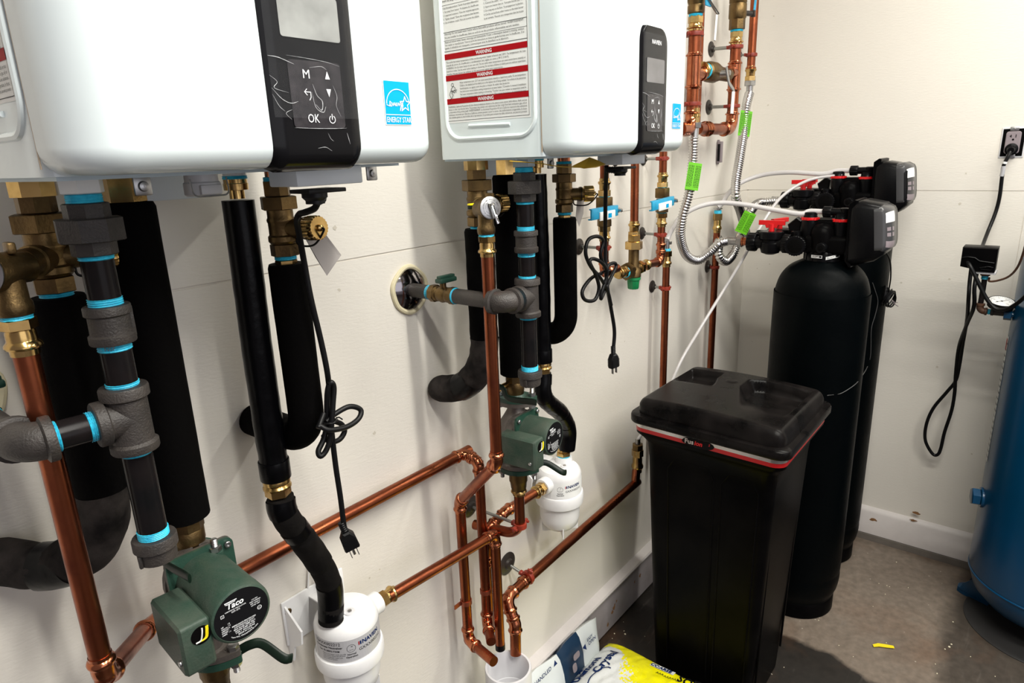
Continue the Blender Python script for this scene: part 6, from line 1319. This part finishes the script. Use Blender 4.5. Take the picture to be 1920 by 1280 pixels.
# lid: rolled rim and a domed top with two hand recesses
m = MB(); loft(m, [(sect(.230, .216, .036), .934), (sect(.239, .224, .038), .936), (sect(.241, .226, .039), .940), (sect(.241, .226, .039), .956), (sect(.239, .224, .038), .961), (sect(.222, .207, .034), .963)]); lid = m.build('lid_rim', 'dusty_lid', t, sharp=60)
def sst(a, b, x): k = min(1, max(0, (x-a)/(b-a))); return k*k*(3-2*k)
def lidz(u, v):
    hu, hv, rc = .224, .209, .034
    qx, qy = abs(u)-(hu-rc), abs(v)-(hv-rc); dd = rc-math.hypot(max(qx, 0), max(qy, 0))-0 if qx > 0 or qy > 0 else min(hu-abs(u), hv-abs(v)); dd = min(dd, hu-abs(u), hv-abs(v))
    base = 1.016-.004*sst(-.15, .25, v)-.008*(u/.2)**2; R = .024
    z = base if dd >= R else base-(R-math.sqrt(max(0, R*R-(R-dd)**2)))*1.9
    # right recess: steep at the ridge and the back, open towards the front right
    br = sst(.002, .024, u-max(0, .06-v)*.35)*(1-sst(.178, .190, u))*sst(-.12, .08, v)*(1-sst(.150, .160, v+max(0, .05-u)*.5)); z -= .040*br
    bL = (1-sst(-.104, -.086, u-max(0, .1-v)*.3))*sst(-.205, -.195, u)*sst(.00, .11, v)*(1-sst(.150, .160, v)); z -= .034*bL
    dc = math.hypot(u+.035, v-.088); z += .003*(1-sst(.014, .019, dc))
    return z
m = MB(); N = 116; v = []; f = []
us = [-.224+.448*i/N for i in range(N+1)]; vs = [-.209+.418*i/N for i in range(N+1)]
# map square grid to the rounded outline
def rmap(a, b):
    hu, hv = .224, .209; k = max(abs(a)/hu, abs(b)/hv)
    if k < 1e-6: return a, b
    ang = math.atan2(b/hv, a/hu); p = 11.0; rr_ = (abs(math.cos(ang))**p+abs(math.sin(ang))**p)**(-1/p)
    sc = k*rr_/math.hypot(a/hu, b/hv); w = k**6; return a*(1-w)+a*sc*w, b*(1-w)+b*sc*w
for b in vs:
    for a in us: q = rmap(a, b); v.append(bl(q[0], q[1], max(lidz(*q), .964)))
n = N+1; f = [(j*n+i, j*n+i+1, (j+1)*n+i+1, (j+1)*n+i) for j in range(N) for i in range(N)]
o0 = len(v); edge = [i for i in range(n)]+[j*n+N for j in range(1, n)]+[N*n+i for i in range(N-1, -1, -1)]+[j*n for j in range(N-1, 0, -1)]
v += [V(v[i].x, v[i].y, .957) for i in edge]; E_ = len(edge); f += [(edge[i], edge[(i+1) % E_], o0+(i+1) % E_, o0+i) for i in range(E_)]
m.add(v, f); top = m.build('lid', 'dusty_lid', t, sharp=75)
# ------------------------------------------------------------------ salt bags
def bag_edge(y): k = -.05-y; return 1.712-.21*k if k < .36 else 1.636
def bag_z(x, y):
    k = min(max(-.05-y, 0), .4); ze = .058+.19*k
    a = min(1, max(0, (bag_edge(y)-x)/.10)); b = min(1, max(0, (-.074-y)/.09)); c = min(1, max(0, (y+.66)/.1)); e = (a*b*c)**.5
    w = min(1, a*3+.15)
    h = min(1, max(.0, (x-1.175)/.07))**.5; e *= h; z = ze*(.74+.26*min(1, (b+.02)**.5))*(.4+.6*h)+(.135-ze)*e*.95
    return z+(.006*noise.noise((x*11, y*9, 1))+.0045*noise.noise((x*30, y*42, 4))+.003*noise.noise((x*22+y*50, y*20, 7)))*w
m = MB(); X0, Y0, Y1 = 1.175, -.66, -.074; NX, NY = 90, 84; v = []
for j in range(NY+1):
    y = Y0+(Y1-Y0)*j/NY; xe = bag_edge(y)-.010*(1-min(1, (Y1-y)/.03))**2
    for i in range(NX+1): x = X0+(xe-X0)*i/NX; v.append(V(x, y, bag_z(x, y)))
def PB(px, py):
    z = .12
    for i in range(8): q = P(px, py, z=z); z = bag_z(q.x, q.y)
    return q
n = NX+1; f = [(j*n+i, j*n+i+1, (j+1)*n+i+1, (j+1)*n+i) for j in range(NY) for i in range(NX)]
o0 = len(v); edge = [i for i in range(n)]+[j*n+NX for j in range(1, NY+1)]+[NY*n+i for i in range(NX-1, -1, -1)]+[j*n for j in range(NY-1, 0, -1)]
v += [V(v[i].x, v[i].y, .002) for i in edge]; E_ = len(edge); f += [(edge[i], edge[(i+1) % E_], o0+(i+1) % E_, o0+i) for i in range(E_)]; f.append(tuple(o0+i for i in range(E_)))
m.add(v, f)
def bag_material():
    mm = bpy.data.materials.new('printed_salt_bag'); mm.use_nodes = True; nt = mm.node_tree; b = nt.nodes['Principled BSDF']; L = nt.links.new; N_ = nt.nodes.new
    tc = N_('ShaderNodeTexCoord'); vd = N_('ShaderNodeVectorMath'); vd.operation = 'MULTIPLY'; vd.inputs[1].default_value = (1, 1, 0); L(tc.outputs['Object'], vd.inputs[0])
    ds = N_('ShaderNodeVectorMath'); ds.operation = 'DISTANCE'; ds.inputs[1].default_value = (1.30, -.02, 0); L(vd.outputs[0], ds.inputs[0])
    vo = N_('ShaderNodeTexVoronoi'); vo.inputs['Scale'].default_value = 150; L(tc.outputs['Object'], vo.inputs['Vector'])
    sp = N_('ShaderNodeSeparateXYZ'); L(tc.outputs['Object'], sp.inputs[0])
    fade = N_('ShaderNodeMapRange'); fade.inputs['From Min'].default_value = -.17; fade.inputs['From Max'].default_value = -.22; L(sp.outputs['Y'], fade.inputs['Value'])
    am = N_('ShaderNodeMath'); am.operation = 'MULTIPLY'; am.inputs[1].default_value = .085; L(fade.outputs['Result'], am.inputs[0])
    no = N_('ShaderNodeTexNoise'); no.inputs['Scale'].default_value = 110; no.inputs['Detail'].default_value = 2; L(tc.outputs['Object'], no.inputs['Vector'])
    nb = N_('ShaderNodeMapRange'); nb.inputs['From Min'].default_value = .3; nb.inputs['From Max'].default_value = .7; L(no.outputs['Fac'], nb.inputs['Value'])
    mu = N_('ShaderNodeMath'); mu.operation = 'MULTIPLY'; L(nb.outputs['Result'], mu.inputs[0]); L(am.outputs[0], mu.inputs[1])
    ad = N_('ShaderNodeMath'); ad.operation = 'ADD'; L(ds.outputs['Value'], ad.inputs[0]); L(mu.outputs[0], ad.inputs[1])
    st = N_('ShaderNodeMapRange'); st.inputs['From Min'].default_value = .364; st.inputs['From Max'].default_value = .367; L(ad.outputs[0], st.inputs['Value'])
    mx = N_('ShaderNodeMix'); mx.data_type = 'RGBA'; mx.inputs[6].default_value = (.70, .72, .71, 1); mx.inputs[7].default_value = (.86, .80, .005, 1); L(st.outputs['Result'], mx.inputs[0]); L(mx.outputs[2], b.inputs['Base Color']); b.inputs['Roughness'].default_value = .3
    n2 = N_('ShaderNodeTexNoise'); n2.inputs['Scale'].default_value = 26; n2.inputs['Detail'].default_value = 4; L(tc.outputs['Object'], n2.inputs['Vector']); bu = N_('ShaderNodeBump'); bu.inputs['Strength'].default_value = .6; bu.inputs['Distance'].default_value = .006; L(n2.outputs['Fac'], bu.inputs['Height']); L(bu.outputs['Normal'], b.inputs['Normal'])
    return mm
M['bag'] = bag_material()
bt = thing('salt_bag', 'white and yellow salt bag with navy lettering, lying on the floor at the bottom edge', 'salt bag', (0, 0, 0))
bag = m.build('bag', 'bag', bt, sharp=80)
def onbag(x0_, y0_, ang=0, lift=.0028):
    c_, s_ = math.cos(ang), math.sin(ang)
    def fn(u, w): x, y = x0_+u*c_-w*s_, y0_+u*s_+w*c_; return V(x, y, bag_z(x, y)+lift)
    return fn
m = MB(); a0_ = PB(1122, 1263); a1_ = PB(1160, 1224); L_ = (a1_-a0_).length; an = math.atan2((a1_-a0_).y, (a1_-a0_).x)
vv, _ = text_geo('Crystal', .042, 'LEFT', 1, .03); m.text('Crystal', onbag(a0_.x, a0_.y, an), .042, 0, sx=L_/max(p[0] for p in vv), bold=.03)
d0_ = PB(1083, 1279); d1_ = PB(1128, 1233); vv, _ = text_geo('Diamond', .042, 'LEFT', 1, .03); m.text('Diamond', onbag(d0_.x, d0_.y, math.atan2((d1_-d0_).y, (d1_-d0_).x)), .042, 0, sx=(d1_-d0_).length/max(p[0] for p in vv), bold=.03)
sc_ = PB(1086, 1261); fn = onbag(sc_.x, sc_.y)
st = [(.021*math.cos(2*PI*i/16) if i % 2 == 0 else .007*math.cos(2*PI*i/16), .021*math.sin(2*PI*i/16) if i % 2 == 0 else .007*math.sin(2*PI*i/16)) for i in range(16)]
m.add([fn(0, 0)]+[fn(a, b) for a, b in st], [(0, i+1, (i+1) % 16+1) for i in range(16)])
a_ = PB(1112, 1268); fn = onbag(a_.x, a_.y); line2d(m, fn, [(.06*math.cos(q), -.03+.035*math.sin(q)) for q in [2.4-i*.18 for i in range(14)]], .004)
s0_ = PB(1219, 1247); fn = onbag(s0_.x, s0_.y, -PI/2+.02); quad(m, fn, 0, -.003, .080, .020, 2)
m.text('COARSE', onbag(s0_.x+.0, s0_.y, -PI/2+.02, .0036), .023, 0, sx=.82, bold=.04)
g0 = PB(1230, 1262); fn = onbag(g0.x, g0.y, -PI/2+.02)
for i in range(9): line2d(m, fn, [(i*.0085, 0), (i*.0085+.003, .008), (i*.0085+.006, .001)], .0016, 3)
g1 = PB(1268, 1276); m.text('SOFTENER', onbag(g1.x, g1.y, -PI/2), .045, 3, sx=.8, bold=.03); m.build('bag_print', ['print_navy', 'print_navy', 'label_white', 'print_black'], bag, smooth=False)
# second bag stood between the first and the wall
t2 = thing('salt_bag', 'white and navy salt bag squeezed upright between the yellow bag and the wall', 'salt bag', (0, 0, 0))
top_ = [P(1118, 1157, y=-.058), P(1100, 1168, y=-.052), P(1084, 1180, y=-.050), P(1060, 1203, y=-.048), P(1043, 1226, y=-.048), P(1020, 1243, y=-.048), P(1002, 1256, y=-.048), V(1.25, -.048, .19), V(1.18, -.048, .15)]
top_ = smooth_path(top_, 5); v = []; k = 11
for i, p in enumerate(top_):
    wv = .006*noise.noise((p.x*16, 0, 2)); prf = [(-.026, .004), (-.026, p.z*.6), (-.032, p.z*.93), (p.y, p.z), (-.062+wv*.5, p.z*.92), (-.070+wv*.5, p.z*.80), (-.077+wv, p.z*.66), (-.082-wv*.5, p.z*.50), (-.085, p.z*.34), (-.085, p.z*.2), (-.080, .004)]
    e = 1 if i > 2 else (.35, .75, .93)[i]; yc_ = -.055
    v += [V(p.x, yc_+(a-yc_)*e if i < 3 else a, b) for a, b in prf]
n = len(top_); f = []; mi = []
mm_ = MB(); xs_ = [p.x for p in top_]
for i in range(n-1):
    xm = (xs_[i]+xs_[i+1])/2; c_ = 1 if P(1043, 1226, y=-.048).x-.0 < xm < P(1080, 1186, y=-.05).x else 0
    mm_.add([v[i*k+j] for j in range(k)]+[v[(i+1)*k+j] for j in range(k)], [(j, j+1, k+j+1, k+j) for j in range(k-1)], c_)
mm_.add(v[:k], [tuple(range(k))]); mm_.add(v[-k:], [tuple(range(k))])
b2 = mm_.build('bag', ['bag_white', 'bag_navy'], t2, sharp=80)
def ptat(px, py, y=-.095): return P(px, py, y=y)
m = MB()
o = P(1098, 1209, y=-.080); U2, W2_ = V(1, 0, 0), V(0, .2, .95).normalized(); fn = plane_fn(o+V(0, -.010, 0), U2, W2_)
m.text('EASY', lambda a, b: fn(a, b+.016), .015, bold=.02); m.text('OPEN', lambda a, b: fn(a+.004, b), .017, bold=.02); m.add([fn(-.030, .012), fn(-.012, .018), fn(-.010, -.006)], [(0, 1, 2)]); m.build('opening_print', 'print_navy', b2, smooth=False); m = MB()
o = P(1006, 1276, y=-.080); fn = plane_fn(o+V(0, -.010, 0), U2, W2_); m.text('HANDLED', lambda a, b: fn(a-.02, b), .018, bold=.02); m.add([fn(.075, .0), (fn(.095, .0)), fn(.085, .018)], [(0, 1, 2)]); m.build('bag_print', 'print_navy', b2, smooth=False)
m = MB(); o = P(1076, 1226, y=-.080); fn = plane_fn(o+V(0, -.011, 0), U2, W2_); m.add([fn(a, b) for a, b in rrect(.035, .022, .008, 3)], [tuple(range(16))]); m.add([fn(a-.02, b-.03) for a, b in rrect(.022, .030, .008, 3)], [tuple(range(16))]); m.build('bag_picture', 'outlet_grey', b2, smooth=False)
# ------------------------------------------------------------------ floor drain cup
cc = V(1.098, -.128, .42); t = thing('drain_pipe', 'white plastic floor drain pipe with open top below the copper pipe ends', 'drain pipe', (cc.x, cc.y, 0))
m = MB(); m.lathe((cc.x, cc.y, 0), Z, [(.056, 0), (.056, .30), (.062, .302), (.062, .418), (.061, .42), (.056, .42), (.055, .418), (.055, .335), (.0, .333)], 48); m.build('standpipe', 'pvc', t)
m = MB(); m.lathe((cc.x, cc.y, .334), Z, [(.050, 0), (.050, .003), (.030, .0045), (.022, .0), (0, .0005)], 40); m.build('drain_insert', 'silver', t)
m = MB(); m.lathe((cc.x+.012, cc.y-.012, .336), Z, [(.020, 0), (.020, .002), (0, .0025)], 24); m.build('primer_stain', 'primer', t) if 'primer' in M else None
# ------------------------------------------------------------------ blue air tank
TX, TY, TR = 2.745, -1.275, .250
t = thing('pressure_tank', 'large blue upright metal tank standing at the right edge', 'pressure tank', (TX, TY, 0))
m = MB(); prof = [(0, .055), (.07, .058), (.14, .072), (.195, .100), (.232, .142), (.248, .195), (TR, .22), (TR, 1.35), (.24, 1.42), (.20, 1.48), (.12, 1.52), (0, 1.535)]; m.lathe((TX, TY, 0), Z, prof, 96); m.build('shell', 'blue_tank', t, sharp=60)
m = MB(); m.torus((TX, TY, .205), Z, TR-.0005, .0035, 96, 8); m.build('weld_bead', 'blue_tank', t); m = MB(); m.torus((TX, TY, 1.345), Z, TR-.0005, .0035, 96, 8); m.build('weld_bead', 'blue_tank', t)
fp = P(1812, 1100, z=.02); fd = V(fp.x-TX, fp.y-TY, 0).normalized(); a0f = math.atan2(fd.y, fd.x)
for k in range(3):
    a = a0f+k*2*PI/3; d = V(math.cos(a), math.sin(a), 0); s_ = V(-d.y, d.x, 0); R_ = V(fp.x-TX, fp.y-TY, 0).length
    m = MB(); poly = [(.17, -.030), (R_, -.030), (R_+.022, -.022), (R_+.030, 0), (R_+.022, .022), (R_, .030), (.17, .030)]
    m.prism(poly, (TX, TY, .012), d, s_, Z, .010, bev=.002); m.prism(poly, (TX, TY, 0), d, s_, Z, .013)
    m.prism([(.17, 0), (R_+.01, 0), (R_+.0, .030), (.20, .10), (.16, .10)], V(TX, TY, .02)+s_*.026, d, Z, s_, .006); m.prism([(.17, 0), (R_+.01, 0), (R_+.0, .030), (.20, .10), (.16, .10)], V(TX, TY, .02)-s_*.032, d, Z, s_, .006)
    ft = m.build('foot', 'blue_tank', t)
    m = MB(); m.cyl(V(TX, TY, .0225)+d*(R_+.004), V(TX, TY, .0235)+d*(R_+.004), .008, 16); m.build('bolt_hole', 'foam', ft)
pg = P(1833, 930, x=TX-.1); ad = math.atan2(P(1836, 930, x=TX).y-TY, -.12)
w = math.radians(180-62); best = None
# threaded boss on the left side of the shell
for i in range(100, 200):
    a = math.radians(i); q = (TX+TR*math.cos(a), TY+TR*math.sin(a), zat(930, TX+TR*math.cos(a), TY+TR*math.sin(a))); e = abs(pr(q)[0]-1850)
    if best is None or e < best[0]: best = (e, a, q)
a, q = best[1], best[2]; a = math.radians(104); qz = zat(932, TX+TR*math.cos(a), TY+TR*math.sin(a)); q = V(TX+TR*math.cos(a), TY+TR*math.sin(a), qz); d = V(math.cos(a), math.sin(a), 0)
m = MB(); m.lathe(q-d*.01, d, [(.036, 0), (.036, .014), (.034, .016), (.030, .016)], 28); m.hexa(q+d*.006, d, .031, .026, ch=.1); m.build('threaded_plug', 'blue_tank', t)
# rating plate seen edge on
m = MB(); v = []
for i in range(7):
    aa = math.radians(94+i*1.3); 
    for zq in (.62, 1.08): v.append((TX+(TR+.0008)*math.cos(aa), TY+(TR+.0008)*math.sin(aa), zq))
m.add(v, [(2*i, 2*i+2, 2*i+3, 2*i+1) for i in range(6)]); pt = m.build('data_label', 'label_white', t, smooth=False)
m = MB()
for i in range(6):
    aa0 = math.radians(94.2+i*1.3); 
    for j in range(20):
        z0_ = .635+j*.022; aa1 = aa0+math.radians(random.uniform(.4, 1.1)); m.add([(TX+(TR+.0014)*math.cos(b), TY+(TR+.0014)*math.sin(b), zq) for b, zq in ((aa0, z0_), (aa1, z0_), (aa1, z0_+.006), (aa0, z0_+.006))], [(0, 1, 2, 3)])
m.build('label_print', 'print_black', pt, smooth=False)
m = MB(); v = []
for i in range(4):
    aa = math.radians(94.5+i*1.6)
    for zq in (1.03, 1.07): v.append((TX+(TR+.0018)*math.cos(aa), TY+(TR+.0018)*math.sin(aa), zq))
m.add(v, [(2*i, 2*i+2, 2*i+3, 2*i+1) for i in range(3)]); m.build('label_red_bar', 'print_red', pt, smooth=False)
# round pad under it
R_ = ((P(1850, 1200, z=0)-V(TX, TY, 0)).length+(P(1920, 1245, z=0)-V(TX, TY, 0)).length)/2
m = MB(); m.lathe((TX, TY, 0), Z, [(R_, .0), (R_, .003), (R_-.004, .005), (0, .005)], 80); tag(m.build('floor_pad', 'blue_base', None, loc=(TX, TY, 0)), 'thin dark round pad on the concrete under the blue tank', 'pad')
# piping with gauge and pressure switch
sx = 2.70
s0 = P(1900, 590, x=sx); tee = P(1875, 586, x=sx); el = P(1838, 588, x=sx); up = P(1853, 505, x=sx)
zc_ = tee.z; ytee = tee.y; yel = P(1836, 585, x=sx).y
t = thing('switch_piping', 'rusty iron elbow and tee with blue sealant, screwed into the blue tank', 'pipework', (sx, ytee, zc_))
pth = V(sx, ytee-.03, zc_)
m = MB(); m.cyl((sx, TY+TR*.93, zc_-.004), (sx, ytee-.018, zc_-.002), .0095, 16); m.hexa((sx, TY+TR-.002, zc_-.004), Y_, .019, .022); m.build('tank_nipple', 'blue_tank', t)
m = MB(); m.lathe((sx, ytee-.026, zc_), Y_, [(.0095, 0), (.0125, .001), (.0125, .008), (.0108, .009), (.0108, .043), (.0125, .044), (.0125, .051), (.0095, .052)], 20); m.lathe((sx, ytee, zc_), Z, [(.010, 0), (.010, .016), (.012, .017), (.012, .022)], 18); m.build('tee', 'iron', t)
m = MB(); seal(m, (sx, ytee+.026, zc_), Y_, .0092, .008); m.build('thread_sealant', 'sealant', t)
m = MB(); m.cyl((sx, ytee+.03, zc_), (sx, yel-.012, zc_+.001), .0082, 14); m.build('nipple', 'orange_iron', t)
m = MB(); m.tube(fillet([V(sx, yel-.018, zc_), V(sx, yel, zc_), V(sx, yel, zc_+.022)], .014, 8), .0108, 18); m.lathe((sx, yel-.022, zc_), Y_, [(.010, 0), (.0132, .001), (.0132, .007), (.011, .008)], 18); m.lathe((sx, yel, zc_+.018), Z, [(.011, 0), (.0135, .001), (.0135, .008), (.010, .009)], 18); m.build('elbow', 'orange_iron', t)
zsw = P(1835, 508, x=sx).z; m = MB(); m.cyl((sx, yel, zc_+.022), (sx, yel, zsw-.012), .0082, 16); m.build('riser', 'iron_pipe', t)
m = MB(); seal(m, (sx, yel, zsw-.026), Z, .0098, .014); m.build('thread_sealant', 'sealant', t)
gc = P(1878, 566, x=sx-.012); t = thing('pressure_gauge', 'round white-faced pressure gauge with black rim beside the blue tank', 'gauge', tuple(gc)); gd = V(-.25, -.12, .96).normalized()
m = MB(); m.cyl((sx, ytee, zc_+.02), gc-gd*.014, .007, 12); m.lathe(gc-gd*.022, gd, [(.012, 0), (.034, .003), (.0375, .006), (.0375, .020), (.0395, .021), (.0395, .025), (.036, .0262), (.0355, .024)], 40); m.build('case', 'black_plastic', t)
m = MB(); m.lathe(gc+gd*.0024, gd, [(.036, 0), (.036, .0008), (0, .0009)], 40); dl = m.build('dial', 'label_white', t)
a_, b_, _ = frame(gd); uu = V(0, -1, 0)-gd*V(0, -1, 0).dot(gd); uu.normalize(); ww = gd.cross(uu).normalized(); 
pf = plane_fn(gc+gd*.0038, uu, ww); m = MB()
for i in range(25): an_ = math.radians(225-i*11.25); line2d(m, pf, [(.028*math.cos(an_), .028*math.sin(an_)), (.032*math.cos(an_), .032*math.sin(an_))], .0008)
for i, tx in enumerate(('0', '20', '40', '60', '80', '100')): an_ = math.radians(225-i*54); m.text(tx, lambda x, y, an_=an_: pf(.022*math.cos(an_)+x, .022*math.sin(an_)-.002+y), .006, align='CENTER')
line2d(m, pf, [(-.012, -.010), (.020, .018)], .0014); m.add([pf(-.012+a, -.010+b) for a, b in rrect(.006, .006, .0025, 2)], [tuple(range(12))]); ring2d(m, pf, (0, 0), .002, .003, n=12); m.build('dial_print', 'print_black', dl, smooth=False)
sw = [P(1806, 464, x=sx-.05), P(1871, 467, x=sx-.05), P(1864, 512, x=sx-.05), P(1799, 503, x=sx-.05)]
t = thing('pressure_switch', 'black boxy pressure switch on an iron riser, with three cables, left of the blue tank', 'pressure switch', (sx, yel, zsw))
c_ = sum(sw, Vector())/4; w_ = abs(sw[0].y-sw[1].y); h_ = abs(sw[1].z-sw[2].z); zt_ = max(p.z for p in sw)
yl_, yr_ = max(p.y for p in sw), min(p.y for p in sw)
zb_l = sw[3].z; zb_r = sw[2].z
m = MB(); m.prism([(0, zb_l+.006), (.0, zt_), (-(yl_-yr_), zt_), (-(yl_-yr_), zb_r), (-.035, zb_r), (-.030, zb_l)], (sx-.045, yl_, 0), (0, 1, 0), (0, 0, 1), (1, 0, 0), .085, bev=.003); sb = m.build('cover', 'black_rough', t)
m = MB(); m.tube([V(sx-.047, yl_-.004, zb_l+.036), V(sx-.048, yl_-.018, zb_l+.040), V(sx-.048, yl_-.038, zb_l+.038), V(sx-.047, yl_-.052, zb_l+.028), V(sx-.047, yr_+.004, zb_l+.024)], .0025, 8); m.tube([V(sx-.047, yl_-.055, zb_r+.014), V(sx-.048, yr_+.018, zb_r+.020), V(sx-.048, yr_+.006, zb_r+.018), V(sx-.047, yr_+.012, zb_r+.008), V(sx-.047, yl_-.058, zb_r+.010)], .002, 8); m.build('cover_moulding', 'black_plastic', sb)
m = MB(); m.box((sx-.003, (yl_-.04+yr_)/2, zb_r-.004), (.07, .065, .008), bev=.001); m.build('base_plate', 'silver', t)
m = MB(); m.hexa((sx, yel, zsw-.014), Z, .014, .016); m.build('mount_nut', 'orange_iron', t)
# wall outlet and cords
o0, o1 = P(1881, 240, x=XB), P(1914, 293, x=XB); oc = P(1899, 267, x=XB)
t = thing('wall_outlet', 'mauve grey duplex outlet in an open wall box, with a plug in it', 'outlet', tuple(oc))
hw, hh = .029, .050
m = MB(); m.box(oc+V(-.0015, 0, 0), (.003, .072, .104), bev=.001); m.build('box_rim', 'pvc', t); m = MB(); m.box(oc+V(-.0032, 0, 0), (.0016, .064, .094)); m.build('box_opening', 'foam', t, smooth=False)
m = MB(); m.prism(rrect(.044, .076, .008, 4), oc+V(-.004, 0, 0), (0, 1, 0), (0, 0, 1), (-1, 0, 0), .010, bev=.002); rec = m.build('receptacle', 'outlet_grey', t)
m = MB(); f0 = oc+V(-.0143, 0, .018); m.box(f0+V(0, .007, .004), (.001, .0024, .009)); m.box(f0+V(0, .0085, .004), (.001, .005, .0022)); m.build('slot', 'foam', rec, smooth=False)
m = MB(); m.box(f0+V(0, -.007, .004), (.001, .0022, .010)); m.build('slot', 'foam', rec, smooth=False); m = MB(); m.cyl(f0+V(.0004, 0, -.008), f0+V(-.0005, 0, -.008), .0032, 12); m.build('slot', 'foam', rec, smooth=False)
for s_ in (1, -1): m = MB(); m.box(oc+V(-.006, 0, s_*.047), (.003, .026, .014), bev=.001); m.lathe(oc+V(-.0075, 0, s_*.047), (-1, 0, 0), [(.004, 0), (.003, .0015), (0, .002)], 10); m.build('mounting_ear', 'steel', t)
t = thing('power_cord', 'thick black cord running from the wall outlet down to the pressure switch', 'cord', tuple(oc))
p0_ = oc+V(-.014, 0, -.022); m = MB(); m.lathe(p0_, (-1, 0, -.15), [(.020, 0), (.020, .010), (.014, .014), (.010, .03)], 20); m.build('plug', 'black_plastic', t)
pts = [p0_+V(-.020, 0, -.002), P(1891, 292, x=XB-.045), P(1882, 310, x=XB-.045), P(1879, 330, x=XB-.04), P(1874, 370, x=XB-.03), P(1866, 400, x=XB-.03), P(1852, 435, x=XB-.06), P(1842, 462, x=XB-.16), V(sx+.01, P(1842, 470, x=sx).y, zt_-.01)]
m = MB(); m.tube(smooth_path(pts, 8), .0062, 12); cb = m.build('cable', 'cord', t)
m = MB(); m.tube([P(1882, 311, x=XB-.045), P(1880, 322, x=XB-.043), P(1878, 330, x=XB-.041)], .0068, 12); m.build('cord_label', 'silver', cb); m = MB(); m.tube([P(1885, 303, x=XB-.046), P(1883.5, 307, x=XB-.046)], .0068, 12); m.build('cord_label', 'label_white', cb)
xx = sx-.02
cord('power_cord', 'long black cable hanging in a narrow loop on the back wall below the pressure switch', [V(sx-.01, P(1822, 500, x=sx).y, P(1822, 500, x=sx).z), P(1818, 530, x=xx), P(1816, 560, x=xx), P(1813, 600, x=xx+.1), P(1806, 640, x=xx+.2), P(1798, 690, x=xx+.25), P(1791, 715, x=xx+.27), P(1775, 735, x=xx+.28), P(1750, 765, x=xx+.29), P(1737, 795, x=xx+.29), P(1735, 825, x=xx+.29), P(1748, 850, x=xx+.29), P(1758, 852, x=xx+.29), P(1764, 840, x=xx+.29), P(1771, 810, x=xx+.285), P(1784, 770, x=xx+.28), P(1790, 735, x=xx+.27), P(1792, 700, x=xx+.26), P(1798, 650, x=xx+.22), P(1812, 610, x=xx+.12), P(1826, 575, x=xx+.02), P(1827, 540, x=xx), V(sx+.01, P(1832, 505, x=sx).y, zb_r)], .0062)
cord('power_cord', 'black cable drooping from the switch face past the gauge to the blue tank', [P(1814, 492, x=sx-.05), P(1818, 497, x=sx-.07), P(1826, 512, x=sx-.075), P(1837, 535, x=sx-.075), P(1850, 560, x=sx-.075), P(1866, 578, x=sx-.08), P(1885, 580, x=sx-.09), P(1905, 570, x=sx-.11), P(1925, 553, x=sx-.14), P(1950, 530, x=sx-.18)], .0062)
cord('air_line', 'thin brown tube curving from the riser up to the right edge', [V(sx, yel-.012, zsw-.020), P(1855, 527, x=sx-.01), P(1870, 526, x=sx-.02), P(1890, 519, x=sx-.04), P(1905, 505, x=sx-.07), P(1915, 485, x=sx-.10), P(1924, 455, x=sx-.14)], .0034, 'tube', None, 'orange_iron')
# ------------------------------------------------------------------ bits on the floor
q = P(1656, 1211, z=.004); m = MB(); c_, s_ = V(.45, -.89, 0), V(.89, .45, 0)
path = [q+c_*(-.034)-s_*.004, q+c_*(-.015)+s_*.002+Z*.001, q+c_*.012+s_*.002, q+c_*.034-s_*.002+Z*.002]; v = []
for i, p in enumerate(path): w_ = (.006, .008, .008, .006)[i]; v += [p-s_*w_, p+s_*w_, p-s_*w_+Z*.0015, p+s_*w_+Z*.0015]
f = []
for i in range(3): a = i*4; f += [(a, a+1, a+5, a+4), (a+2, a+6, a+7, a+3), (a, a+4, a+6, a+2), (a+1, a+3, a+7, a+5)]
f += [(0, 2, 3, 1), (12, 13, 15, 14)]; m.add(v, f); tag(m.build('plastic_strip', 'yellow', None, loc=tuple(q)), 'small yellow plastic strip lying on the concrete floor', 'plastic strip')
m = MB(); random.seed(3)
spots = [(1152, 1187, .005), (1172, 1188, .006), (1170, 1182, .004), (1148, 1196, .003), (1209, 1192, .003), (1169, 1165, .002), (1681, 1053, .004), (1663, 1097, .004), (1668, 1099, .003), (1648, 1093, .003), (1703, 1101, .004), (1660, 1113, .003), (1637, 1136, .003), (1573, 1209, .003), (1787, 1165, .004), (1780, 1212, .006), (1784, 1207, .005), (1772, 1216, .004), (1757, 1262, .005), (1754, 1244, .004), (1866, 1267, .003), (1447, 1243, .003), (1470, 1250, .003), (1552, 1114, .004), (1535, 1126, .004), (1662, 1204, .003), (1535, 1162, .003), (1600, 1230, .003), (1900, 1210, .003), (1820, 1230, .003)]
for px, py, r_ in spots:
    q = P(px, py, z=.002); m.ball((q.x, q.y, r_*.25), r_*.6, 6, 0, (random.uniform(.7, 1.3), random.uniform(.7, 1.3), .6))
tag(m.build('salt_crumbs', 'crumb'), 'pale salt crumbs and grit scattered over the concrete floor', 'crumbs', kind='stuff')
